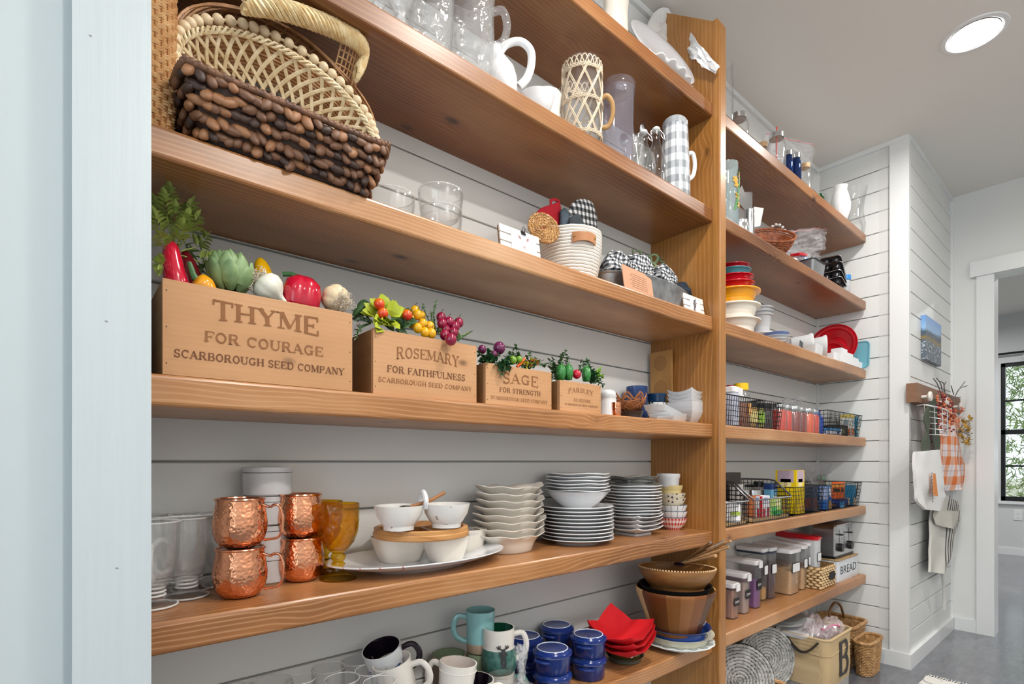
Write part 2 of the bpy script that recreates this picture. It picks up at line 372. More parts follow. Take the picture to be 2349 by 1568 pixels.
obj('rod', MB().tube([(0, -1.1, 0), (0, .5, 0)], .012, 8).ball((0, .5, 0), .02), BLACKP, ct)
shm = mat('sheer_fabric', 'F2F4F6', .8, trans=.0, alpha=.8)
obj('fabric', MB().grid(lambda a, b: (.02*sin(a*40), .25-a*(.95)-(.28*b*(1-a)), -.03-b*.95), 60, 12), shm, ct)
out = thing('outlet', 'white electrical outlet low on the wall beyond the doorway', 'outlet', (XW-.004, .79, .44))
obj('plate', MB().box(-.004, -.035, -.057, .003, .035, .057), TRIMW, out, smooth=0)
obj('socket', MB().box(-.006, -.016, .008, -.004, .016, .036).box(-.006, -.016, -.036, -.004, .016, -.008), WHITEP, out, smooth=0)
# walls behind and beside the photographer
struct('wall_front', MB().box(-1.7, -1.38, 0, XD+.1, -1.3, CEIL), WHITE, smooth=0)
struct('wall_near', MB().box(-1.75, -1.38, 0, -1.68, -1.02, CEIL).box(-1.75, .52, 0, -1.68, .9, CEIL).box(-1.75, -1.02, 2.42, -1.68, .52, CEIL).box(-1.75, -1.02, 0, -1.68, .52, .48), WHITE, smooth=0)
struct('wall_far_front', MB().box(XD+.12, -1.38, 0, XW+.1, -1.3, CEIL), PALE, smooth=0)
# ceiling cans, the last two added only as fill
LED = NT('lamp_disc'); LED.set(Emission_Strength=22); LED.b.inputs['Emission Color'].default_value = (1, .97, .93, 1)
for i, (x, y, _p) in enumerate(CANS_AND_FILLS):
    c = thing('ceiling_and_fill_light', ['round recessed ceiling light glowing above the far end', 'round recessed ceiling light over the middle of the shelves', 'round recessed ceiling light behind the photographer', 'added unseen ceiling fill light on the far side of the aisle, near end', 'added unseen ceiling fill light on the far side of the aisle, far end'][i], 'light', (x, y, CEIL))
    obj('trim_ring', MB().lathe([(.078, -.001), (.085, -.006), (.098, -.004), (.1, 0)], 32, cap0=False), TRIMW, c)
    obj('lens', MB().lathe([(.076, -.004), (.01, -.006)], 32), LED.m, c)
# ================================================================= shelving
ZT = [2.196, 1.85, 1.495, 1.144, .792, .436]; TH = .046
def shelf_mesh(L, D=YB-YF):
    e = .006; poly = [(0, 0), (0+e*0, 0)]
    P = []
    for cx, cz, a0 in ((e, e-TH, pi), (e, -e, pi/2)):
        pass
    P = [(D, -TH), (D, 0), (e, 0), (e*.55, -e*.1), (e*.15, -e*.5), (0, -e), (0, -TH+e), (e*.15, -TH+e*.5), (e*.55, -TH+e*.1), (e, -TH)]
    m = MB(); m.loft([[(0, p[0], p[1]) for p in P], [(L, p[0], p[1]) for p in P]]); return m
Ls = XP0-XL-.001; Rs = XE-XP1-.016
NM = ['top', 'second', 'third', 'fourth', 'fifth', 'sixth']
for i, z in enumerate(ZT):
    for side_, L_, x_ in (('left', Ls, XL+.0005), ('right', Rs, XP1+.0005)):
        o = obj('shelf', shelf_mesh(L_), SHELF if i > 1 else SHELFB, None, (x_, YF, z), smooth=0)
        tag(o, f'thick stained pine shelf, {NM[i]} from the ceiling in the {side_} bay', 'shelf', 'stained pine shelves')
yf = .8625
side = MB()
zs = [(YB, 0), (YB, CEIL-.02), (1.06, CEIL-.03), (YF, CEIL-.17), (yf+.021, CEIL-.17), (yf+.021, 0)]
side.loft([[(XP0, y, z) for y, z in zs], [(XP1, y, z) for y, z in zs]])
up = thing('shelf_upright', 'tall stained pine upright board between the two bays, reaching the ceiling', 'upright', (0, 0, 0))
obj('panel', side, POST, up, smooth=0)
fs = MB(); e = .004; q0, q1, f0, f1 = XP0-.0015, XP1+.0015, yf-.003, yf+.0205
pl_ = [(q0, f1), (q0, f0+e), (q0+e*.3, f0+e*.3), (q0+e, f0), (q1-e, f0), (q1-e*.3, f0+e*.3), (q1, f0+e), (q1, f1)]
fs.loft([[(x, y, .001) for x, y in pl_], [(x, y, CEIL-.19) for x, y in pl_], [(x, max(y, f0+.009), CEIL-.172) for x, y in pl_]])
obj('face_strip', fs, POST, up, smooth=0)
# pine outside the far window
tr = thing('pine_tree', 'green pine tree outside the far window', 'tree', (11.5, .9, -.4))
obj('trunk', MB().tube([(0, 0, 0), (.05, 0, 3), (0, .05, 6)], .12, 8), mat('bark', '6A5546', .9), tr)
R = random.Random(4); nd = MB()
for k in range(4200):
    z = R.uniform(.2, 5.2); rad = R.uniform(.1, 1.9)*(1-z/7); a = R.uniform(0, 2*pi); c = Vector((rad*cos(a), rad*sin(a)*1.5, z))
    for q in range(5):
        d = Vector((R.gauss(0, 1), R.gauss(0, 1), R.gauss(0, 1))).normalized()*R.uniform(.08, .17); s_ = d.cross(Vector((R.gauss(0, 1), R.gauss(0, 1), 1))).normalized()*.009
        nd.add([tuple(c+s_), tuple(c-s_), tuple(c+d)], [(0, 1, 2)])
fo = obj('needles', nd, mat('pine_needles', '7F9455', .8, var=.4, vscale=2), tr, smooth=0); fo['kind'] = 'stuff'
struct('ground_outside', MB().box(8.1, -20, -.5, 60, 20, -.4), mat('dry_ground', 'B9B5A0', .9, var=.2))
# ================================================================= shared shapes
def vessel(outer, th, floor=None):
    """closed wall profile from an outer profile (bottom to top)"""
    fz = outer[0][1]+(floor or th); inner = []
    for r, z in reversed(outer):
        if z > fz: inner.append((max(r-th, .001), z if (r, z) != outer[-1] else z-.0004))
    rb = max(inner[-1][0]-.0005, .001) if inner else .001
    return [(max(outer[0][0]*.05, .0005), outer[0][1])]+list(outer)+inner+[(rb, fz), (.0008, fz)]
def arc(cx, cz, r, a0, a1, n, ry=None): return [(cx+r*cos(a0+(a1-a0)*i/n), cz+(ry or r)*sin(a0+(a1-a0)*i/n)) for i in range(n+1)]
def smooth_path(P, n=6):
    out = []; m = len(P)
    for i in range(m-1):
        p0, p1, p2, p3 = [Vector(P[max(0, min(m-1, i+k))]) for k in (-1, 0, 1, 2)]
        for j in range(n):
            t = j/n; out.append(tuple(.5*((2*p1)+(p2-p0)*t+(2*p0-5*p1+4*p2-p3)*t*t+(3*p1-p0-3*p2+p3)*t**3)))
    out.append(tuple(P[-1])); return out
def handle(mb, r0, z0, z1, out, r, n=8, flat=1.0, r1=None):
    """ear-shaped handle on +x"""
    r1 = r1 if r1 is not None else r0
    return mb.tube(smooth_path([(r0-.002, 0, z1), (r0+out*.7, 0, z1+.004), (r0+out, 0, z1-(z1-z0)*.35), (r0+out*.75, 0, z0+(z1-z0)*.22), (r1-.002, 0, z0)], 5), r, n, flat=flat)
def at(u, Y, i, dz=0): return (XY(u, Y), Y, ZT[i]+dz)
RZC = -atan2(CA, SA)                                             # turned to face along the lens' right-hand direction
RND = random.Random(11)
def leaf(mb, p, d, L, Wd, up=(0, 0, 1), fold=.25, droop=0):
    p = Vector(p); d = Vector(d).normalized(); s = d.cross(Vector(up))
    if s.length < 1e-4: s = Vector((1, 0, 0))
    s.normalize(); n = s.cross(d)
    q = [p, p+d*L*.35+s*Wd*.5+n*Wd*fold, p+d*L*.75+s*Wd*.38+n*(Wd*fold*.6-droop*L), p+d*L-n*droop*L*1.8, p+d*L*.75-s*Wd*.38+n*(Wd*fold*.6-droop*L), p+d*L*.35-s*Wd*.5+n*Wd*fold, p+d*L*.35, p+d*L*.75-n*droop*L]
    mb.add([tuple(x) for x in q], [(0, 1, 6), (1, 2, 7, 6), (2, 3, 7), (0, 6, 5), (6, 7, 4, 5), (7, 3, 4)])
def stack_copies(first, n, dz, labels=None, group=None, jit=0, rzj=0, seed=1, cat=None):
    R = random.Random(seed); x, y, z = first.location
    for i in range(1, n):
        r = dup(first, (x+R.uniform(-jit, jit), y+R.uniform(-jit, jit), z+dz*i), first.rotation_euler.z+R.uniform(-rzj, rzj), labels[i] if labels else None, group=group)
ORD = ['lowest', 'second from the bottom', 'third from the bottom', 'fourth from the bottom', 'fifth from the bottom', 'sixth from the bottom', 'seventh from the bottom', 'eighth from the bottom', 'ninth from the bottom', 'tenth from the bottom', 'eleventh from the bottom', 'twelfth from the bottom', 'thirteenth from the bottom', 'fourteenth from the bottom']
def ords(n): return [ORD[i] if i < n-1 else 'topmost' for i in range(n)]

def ring(name, r, z, tr_, mt, parent, loc=(0, 0, 0), n=36, ax=1, ay=1): return obj(name, MB().tube([(r*ax*cos(2*pi*k/n), r*ay*sin(2*pi*k/n), z) for k in range(n)], tr_, 6, loop=True), mt, parent, loc)
# ================================================================= fifth shelf, left bay
# --- footed glass coffee mugs
MUG = gl('glass_mug', (.97, .98, .98), edge=.8, body=.045)
def irish(label, loc, rz):
    t = thing('glass_coffee_mug', label, 'mug', loc, rz, 'footed glass coffee mugs')
    o = [(.031, 0), (.033, .003), (.029, .006), (.014, .012), (.0125, .016), (.015, .019), (.0125, .022), (.016, .025), (.013, .028), (.0175, .032), (.024, .040), (.030, .056), (.0335, .080), (.0355, .110), (.037, .134)]
    obj('body', MB().lathe(vessel(o, .003, .034), 32), MUG, t, smooth=50)
    h = MB().tube(smooth_path([(.033, 0, .098), (.048, 0, .103), (.061, 0, .086), (.058, 0, .062), (.043, 0, .048), (.029, 0, .054)], 5), .0045, 8)
    obj('handle', h, gl('glass_handle', (.97, .98, .98), .03, edge=.6, body=.14), t); ring('rim', .0362, .134, .0012, RIM_GLINT, t); ring('foot_edge', .0325, .003, .0016, RIM_GLINT, t)
    for zz in (.019, .025, .0315): ring('stem_ring', .0155, zz, .0018, RIM_GLINT, t)
    return t
mg = irish('footed clear glass mug standing nearest the shelf edge, handle facing out', (*onz(428, 1369, ZT[4])[:2], ZT[4]), radians(-150))
for (u, v, rz, lb) in ((352, 1392, -100, 'footed clear glass mug cut off by the white casing, front row'), (353, 1345, 40, 'footed clear glass mug cut off by the white casing, second row'), (422, 1332, 60, 'footed clear glass mug in the second row behind the nearest one'), (492, 1326, 20, 'footed clear glass mug half hidden behind the left copper mugs'), (372, 1318, 80, 'footed clear glass mug in the back row close to the casing')):
    x, y, _ = onz(u, v, ZT[4]); dup(mg, (x, min(y, YB-.04), ZT[4]), radians(rz), lb)
# --- hammered copper mugs
cu = NT('hammered_copper'); cu.set(Metallic=1, Roughness=.14); cu.b.inputs['Base Color'].default_value = (*hx('F0A780'), 1)
vo = cu.n('TexVoronoi', feature='SMOOTH_F1'); vo.inputs['Scale'].default_value = 170; vo.inputs['Smoothness'].default_value = .6; cu.L(cu.tc.outputs['Object'], vo.inputs['Vector']); cu.bump(vo.outputs['Distance'], .6, .0016)
cup = mat('polished_copper', 'EBA683', .16, metal=1); cui = mat('mug_lining', 'B9B4AE', .25, metal=1)
def copper(label, loc, rz):
    t = thing('copper_mug', label, 'mug', loc, rz, 'hammered copper mugs')
    o = [(.022, 0), (.030, .003), (.038, .013), (.042, .028), (.0425, .042), (.040, .060), (.0375, .074), (.037, .081)]
    obj('body', MB().lathe([(.001, 0)]+o+[(.035, .081)], 48, cap1=False), cu.m, t, smooth=60)
    obj('lining', MB().lathe([(.0349, .081), (.0352, .074), (.038, .058), (.040, .040), (.036, .014), (.001, .008)], 32), cui, t)
    obj('rim', MB().tube([(.0375*cos(a), .0375*sin(a), .0815) for a in [k*pi/20 for k in range(40)]], .0022, 8, loop=True), cup, t)
    obj('handle', MB().tube(smooth_path([(.038, 0, .072), (.050, 0, .068), (.058, 0, .072), (.067, 0, .068), (.072, 0, .050), (.070, 0, .028), (.064, 0, .017), (.054, 0, .014), (.040, 0, .012)], 5), .0027, 8, flat=.85), cup, t)
    return t
c1 = copper('hammered copper mug, lower one of the front pair', at(551, .978, 4), RZC+.05)
dup(c1, at(551, .978, 4, .083), RZC+.02, 'hammered copper mug, upper one of the front pair')
dup(c1, at(691, 1.035, 4), RZC-2.6, 'hammered copper mug, lower one of the back pair beside the amber glasses')
dup(c1, at(689, 1.036, 4, .083), RZC-2.75, 'hammered copper mug, upper one of the back pair beside the amber glasses')
# --- stacked white stoneware crocks
crk = mat('grey_white_glaze', 'CFCFD1', .18, coat=.3, var=.04, vscale=30); ln_ = mat('dark_glaze_line', '4A4744', .4)
def crock(label, loc):
    t = thing('stoneware_crock', label, 'crock', loc, 0, 'stacked stoneware crocks')
    obj('body', MB().lathe(vessel([(.040, 0), (.0435, .003), (.0440, .040), (.0440, .0535)], .004), 32), crk, t)
    obj('glaze_line', MB().lathe([(.0438, .0428), (.0443, .0430), (.0443, .0440), (.0438, .0442)], 32, cap0=False, cap1=False), ln_, t)
    return t
k = crock('grey white stoneware crock, lowest of the tall stack behind the copper mugs', at(614, 1.075, 4))
stack_copies(k, 4, .0545, ['', 'grey white stoneware crock, second from the bottom behind the copper mugs', 'grey white stoneware crock, third from the bottom behind the copper mugs', 'grey white stoneware crock, topmost of the tall stack by the wall'])
# --- amber goblets
amb = gl('amber_glass', hx('F0C41E'), .04, edge=.45, body=.04, bump=60)
def goblet(label, loc):
    t = thing('amber_goblet', label, 'glass', loc, 0, 'amber pressed glass goblets')
    facets = lambda a, z, r: 1+(.035*abs(sin(a*6+z*70))*(1 if .065 < z < .118 else .2) if r > .014 else 0)
    o = [(.034, 0), (.035, .003), (.026, .008), (.011, .016), (.0095, .024), (.0135, .029), (.0095, .034), (.013, .038), (.0145, .045), (.011, .050), (.018, .057), (.029, .072), (.036, .092), (.0385, .115), (.0395, .146)]
    obj('bowl', MB().lathe(vessel(o[9:], .0026, .006), 48, rf=facets), amb, t, smooth=25)
    obj('stem', MB().lathe(o[:10], 32), amb, t, smooth=50); ring('rim', .0385, .146, .001, amb, t); return t
g = goblet('amber pressed glass goblet in front, diamond cut bowl', at(776, .998, 4))
dup(g, at(741, 1.082, 4), 0, 'amber pressed glass goblet behind the front one, against the wall')
# --- oval platter with the serving dishes on it
deco = NT('platter_glaze'); s_ = deco.n('SeparateXYZ'); deco.L(deco.tc.outputs['Object'], s_.inputs[0])
wv = deco.n('TexWave', wave_type='RINGS', rings_direction='Z'); wv.inputs['Scale'].default_value = 7; wv.inputs['Distortion'].default_value = 1.5; deco.L(deco.mapping(deco.tc.outputs['Object'], (1, 1.6, 1), (.12, .15, 0)), wv.inputs['Vector'])
msk = deco.math('MULTIPLY', deco.math('LESS_THAN', s_.outputs[0], -.07), deco.math('LESS_THAN', s_.outputs[1], .0)); lnm = deco.math('MULTIPLY', deco.math('GREATER_THAN', wv.outputs['Fac'], .985), msk)
deco.col(deco.mix(deco.math('MULTIPLY', lnm, .75), 'E8EAED', 'C46A50')); deco.set(Roughness=.1, Coat_Weight=.5)
px, py = XY(968, 1.0), 1.0
pl = thing('oval_platter', 'large oval white platter with thin red floral strokes, under the stacked serving dishes', 'platter', (px, py, ZT[4]))
prof = [(.01, 0), (.55, 0), (.60, .006), (.70, .010), (.86, .017), (1.0, .026), (1.0, .0285), (.97, .028), (.84, .0215), (.68, .014), (.60, .011), (.01, .009)]
m = MB(); m.loft([[(.208*r*cos(a), .118*r*sin(a), z) for a in [2*pi*j/64 for j in range(64)]] for r, z in prof]); obj('plate', m, deco.m, pl, smooth=50)
dd = thing('divided_dish', 'cream serving dish of three joined flared bowls on the oval platter', 'serving dish', (px, py, ZT[4]+.0095))
IVORY = mat('ivory_glaze', 'E6E0D6', .16, coat=.35)
for (u, v, hw) in ((918, 1283, .058), (1022, 1281, .05), (1076, 1262, .040)):
    x, y, _ = onz(u, v, ZT[4]+.012); x -= px; y -= py
    m = MB(); S = [(.66, 0), (.72, .004), (.88, .030), (1.0, .053), (1.0, .055), (.96, .055), (.84, .030), (.66, .006)]
    rings = [[(p[0]+x, p[1]+y, z) for p in ring_rr(hw*k*1.05, hw*k*.80, 0, hw*k*.55, 6)] for k, z in S]; rings = [[(a, b, S[i][1]) for a, b, c in r] for i, r in enumerate(rings)]
    m.loft(rings); obj('compartment', m, IVORY, dd, smooth=50)
pk = thing('film_wrap', 'sheet of clear plastic film folded under the wooden tray', 'packaging', (px, py, ZT[4]+.0655))
obj('film', MB().grid(lambda a, b: (-.075+.19*a, -.06+.11*b, .0015*sin(a*19)+.001*sin(b*23)), 20, 12), mat('film', 'D8D4DA', .15, alpha=.45), pk)
wt = thing('wooden_tray', 'round striped wooden divided tray under the two small white bowls', 'tray', (*onz(967, 1222, ZT[4]+.072)[:2], ZT[4]+.0665))
R_ = .103
m = MB(); m.lathe([(.01, 0), (R_-.004, 0), (R_, .003), (R_, .011), (R_-.002, .013), (R_-.002, .020), (R_-.006, .022), (R_-.012, .021), (R_-.014, .011), (.01, .010)], 56); obj('body', m, LIGHTWOOD, wt)
for a in (0.3, 0.3+2*pi/3, .3+4*pi/3):
    obj('divider', MB().box(0, -.005, .009, R_-.012, .005, .019, TR(rz=a)), LIGHTWOOD, wt, smooth=0)
# double condiment bowl with arched handle
spk = NT('speckled_glaze'); nn_ = spk.noise(spk.tc.outputs['Object'], 38, 3, .5); spk.col(spk.mix(spk.math('MULTIPLY', spk.math('GREATER_THAN', nn_, .66), .7), 'E9E6E1', '8A6A58')); spk.set(Roughness=.15, Coat_Weight=.4)
zb = ZT[4]+.0665+.0215
xa, ya, _ = onz(915, 1183, zb+.03); xb, yb, _ = onz(1024, 1178, zb+.03)
db = thing('twin_condiment_bowl', 'white speckled twin bowls joined by an arched handle on the wooden tray', 'bowl', ((xa+xb)/2, (ya+yb)/2, zb)); ox, oy = (xb-xa)/2, (yb-ya)/2
bo = [(.018, 0), (.020, .003), (.034, .014), (.045, .032), (.0495, .052)]
for sg in (-1, 1): obj('bowl', MB().lathe(vessel(bo, .003), 36, TR(ox*sg, oy*sg, 0)), spk.m, db, smooth=60)
nx_, ny_ = -oy, ox; q_ = math.hypot(nx_, ny_); nx_ /= q_; ny_ /= q_
obj('handle', MB().tube(smooth_path([(nx_*-.016, ny_*-.016, .045), (nx_*-.020, ny_*-.020, .062), (0, 0, .078), (nx_*.02, ny_*.02, .062), (nx_*.016, ny_*.016, .045)], 6), .0055, 8), PORC, db)
sp_ = thing('small_spoon', 'small spoon with a wooden handle resting in the left twin bowl', 'spoon', ((xa+xb)/2, (ya+yb)/2, zb))
obj('spoon_handle', MB().tube([(-ox*.55, -oy*.55, .047), (ox*.0+.012, oy*.0-.014, .061), (ox*.35+.02, oy*.35-.02, .076)], .0038, 8), mat('spoon_wood', 'A8744C', .5), sp_)
obj('spoon_bowl', MB().ball((-ox*.75, -oy*.75, .0485), .010, 12, 6, d=(1.2, 1, .3)), STEEL, sp_)
# --- stack of oval fluted gratin dishes
def gratin(label, loc, rz=0):
    m = MB(); n = 72
    P = [(.05, 0, 0), (.60, 0, 0), (.64, .003, 0), (.70, .020, .2), (.80, .032, .6), (1.0, .043, 1), (1.0, .045, 1), (.96, .0445, 1), (.78, .034, .6), (.66, .020, .2), (.60, .006, 0), (.05, .005, 0)]
    rings = []
    for r, z, k in P:
        rg = []
        for j in range(n):
            a = 2*pi*j/n; pt = 1+k*(.10*abs(cos(a))**6+.025*cos(8*a)); rg.append((.097*r*pt*cos(a), .066*r*pt*sin(a), z+k*(.006*abs(cos(a))**4+.0022*cos(8*a))))
        rings.append(rg)
    m.loft(rings); o = obj('gratin_dish', m, CREAMC, None, loc, (0, 0, rz), smooth=50); return tag(o, label, 'dish', 'stacked oval fluted dishes')
L8 = ['cream oval dish with a wavy rim, '+w+' of the stack of eight' for w in ords(8)]
x0, y0, z0 = at(1172, 1.02, 4); gd = gratin(L8[0], (x0, y0, z0))
stack_copies(gd, 8, .0172, L8, jit=.003, rzj=.12, seed=3)
# --- white dinner plates, big bowl, side plates
def plate_mb(R, h, n=56, foot=.6, wav=0, lift=0):
    P = [(.05, 0), (foot, 0), (foot+.03, h*.25), (.8, h*.55), (1.0, h), (.995, h+.0022), (.78, h*.6+.003), (foot, h*.25+.003), (.05, h*.25+.0028)]
    m = MB(); m.loft([[(R*r*(1+wav*cos(7*a)*(r > .7))*cos(a), R*r*(1+wav*cos(7*a)*(r > .7))*sin(a), z+(wav*.1*cos(5*a) if r > .7 else 0)) for a in [2*pi*j/n for j in range(n)]] for r, z in P]); return m
xs, ys, zs_ = at(1324, 1.015, 4)
def plates(name, mb, mt, base, n, dz, lab, grp, cat='plate', jit=.0015, rzj=1, seed=2, which=None):
    LB = [lab.replace('#', w) for w in (which or ords(n))]
    p = tag(obj(name, mb, mt, None, base, smooth=50), LB[0], cat, grp)
    stack_copies(p, n, dz, LB, jit=jit, rzj=rzj, seed=seed); return p
plates('dinner_plate', plate_mb(.103, .015), PORC, (xs, ys, zs_), 10, .0098, 'round white dinner plate, # in the pile under the big white bowl', 'white dinner plates')
zt_ = zs_+9*.0098+.0045
bwl = MB().lathe(vessel([(.035, 0), (.037, .004), (.060, .020), (.078, .038), (.090, .052), (.0925, .0535)], .0032), 56); tag(obj('serving_bowl', bwl, PORC, None, (xs+.002, ys, zt_), smooth=60), 'deep round white bowl between the dinner plates and the shallow plates', 'bowl')
plates('shallow_plate', plate_mb(.092, .014, wav=.012), PORC, (xs, ys, zt_+.0415), 6, .0092, 'wavy white side plate, # in the pile on the big white bowl', 'shallow plates on the big bowl')
# --- second pile: square plates, round ones, black rimmed ones
def square_mb(h, lift, d=.012, th=.003):
    m = MB(); n = 10
    def top(a, b):
        x = (a*2-1); y = (b*2-1); q = max(abs(x), abs(y)); c = abs(x*y); return (x*h, y*h, d*max(0, (q-.55)/.45)+lift*c**3)
    m.grid(lambda a, b: tuple(Vector(top(a, b))+Vector((0, 0, th))), n, n); m.grid(lambda a, b: top(1-a, b), n, n)
    N = (n+1)
    e1 = [i for i in range(N)]+[j*N+n for j in range(1, N)]+[n*N+i for i in range(n-1, -1, -1)]+[j*N for j in range(n-1, 0, -1)]
    def other(i): r, c = divmod(i, N); return N*N+r*N+(n-c)
    for k in range(len(e1)): a, b = e1[k], e1[(k+1) % len(e1)]; m.f.append((a, other(a), other(b), b)); m.m.append(0)
    return m
x2, y2, z2 = at(1452, 1.015, 4)
tag(obj('foot_plate', MB().box(-.04, -.04, 0, .04, .04, .006), PORC, None, (x2, y2, z2), smooth=0), 'square white trivet dish at the very bottom of the square plates', 'plate')
plates('square_plate', square_mb(.0665, .008), PORC, (x2, y2, z2+.0063), 4, .0125, 'square white plate with upturned corners, # of four', 'square white plates', rzj=.02, jit=.001)
zq = z2+.0063+3*.0125+.0045
plates('salad_plate', plate_mb(.089, .012, wav=.006), PORC, (x2, y2, zq), 11, .0093, 'round white salad plate, # in the pile on the square plates', 'white salad plates')
BRIM = NT('black_rim_glaze'); s2 = BRIM.n('SeparateXYZ'); BRIM.L(BRIM.tc.outputs['Object'], s2.inputs[0])
rr_ = BRIM.math('SQRT', BRIM.math('ADD', BRIM.math('MULTIPLY', s2.outputs[0], s2.outputs[0]), BRIM.math('MULTIPLY', s2.outputs[1], s2.outputs[1])))
BRIM.col(BRIM.mix(BRIM.math('GREATER_THAN', rr_, .0805), 'D9D8D3', '22211F')); BRIM.set(Roughness=.15, Coat_Weight=.4)
plates('rimmed_plate', plate_mb(.083, .011, wav=.016), BRIM.m, (x2, y2, zq+11*.0093), 3, .0092, 'grey white plate with a wavy black rim, # of three', 'black rimmed plates', which=['lowest', 'middle', 'topmost'])
# --- column of small bowls beside the upright
def grid_mat(name, base, linec, sc, w, vert=True, fill=None):
    g_ = NT(name); s3 = g_.n('SeparateXYZ'); g_.L(g_.tc.outputs['Object'], s3.inputs[0]); an = g_.math('ARCTAN2', s3.outputs[1], s3.outputs[0])
    fa = g_.math('FRACT', g_.math('MULTIPLY', an, sc[0])); fz = g_.math('FRACT', g_.math('MULTIPLY', s3.outputs[2], sc[1]))
    A = g_.math('LESS_THAN', fa, w); B = g_.math('LESS_THAN', fz, w)
    if fill: c = g_.mix(g_.math('MULTIPLY', g_.math('ADD', A, B), .5), base, fill)
    else: c = g_.mix(g_.math('MAXIMUM', A, B), base, linec)
    g_.col(c); g_.set(Roughness=.15, Coat_Weight=.4); return g_.m
GING = grid_mat('red_gingham_glaze', 'F0EDEC', None, (26/6.283, 60), .5, fill='C9281E'); GRID = grid_mat('black_grid_glaze', 'E9EAEC', '2B2B2E', (14/6.283, 48), .07)
PAT = NT('flower_glaze'); vp = PAT.n('TexVoronoi'); vp.inputs['Scale'].default_value = 75; PAT.L(PAT.tc.outputs['Object'], vp.inputs['Vector']); PAT.col(PAT.mix(PAT.math('LESS_THAN', vp.outputs['Distance'], .28), 'E6DCC4', '3A3550')); PAT.set(Roughness=.2, Coat_Weight=.3)
YEL = mat('pale_yellow_glaze', 'DDC88C', .15, coat=.4); COB = mat('cobalt_glaze', '1F3568', .12, coat=.5)
x3, y3, z3 = XY(1543, 1.0), 1.0, ZT[4]
rbw = [(.024, 0), (.026, .004), (.040, .018), (.047, .036), (.048, .040)]
def bowl_thing(name, pr, mt, loc, lab, cat='bowl', grp=None, th=.003, n=40, rf=None):
    return tag(obj(name, MB().lathe(vessel(pr, th), n, rf=rf), mt, None, loc, smooth=60), lab, cat, grp)
bowl_thing('small_bowl', rbw, GING, (x3, y3, z3), 'small red and white gingham bowl at the bottom by the upright')
bowl_thing('small_bowl', rbw, GRID, (x3, y3, z3+.021), 'small white bowl with black grid lines, lower of two', grp='grid bowls')
bowl_thing('small_bowl', rbw, GRID, (x3, y3, z3+.042), 'small white bowl with black grid lines, upper of two', grp='grid bowls')
wvf = lambda a, z, r: 1+(.05*cos(4*a) if z > .02 else 0)
pr = [(.022, 0), (.024, .004), (.038, .018), (.0445, .034), (.046, .037)]
bowl_thing('small_bowl', pr, PAT.m, (x3-.004, y3, z3+.070), 'cream bowl with dark blue flowers and a wavy yellow edge, lower of two', rf=wvf, grp='flowered bowls')
bowl_thing('small_bowl', pr, PAT.m, (x3-.006, y3, z3+.086), 'cream bowl with dark blue flowers and a wavy yellow edge, upper of two', rf=wvf, grp='flowered bowls')
bowl_thing('small_bowl', [(.024, 0), (.026, .003), (.038, .022), (.040, .034)], YEL, (x3-.012, y3, z3+.115), 'small plain yellow bowl under the white ramekin')
flt = lambda a, z, r: 1+(.02*cos(28*a) if .004 < z < .028 and r > .02 else 0)
bowl_thing('ramekin', [(.032, 0), (.034, .003), (.0355, .028), (.0375, .030), (.038, .044)], PORC, (x3-.02, y3+.003, z3+.1435), 'white fluted ramekin on top of the small bowls', 'ramekin', n=112, rf=flt)
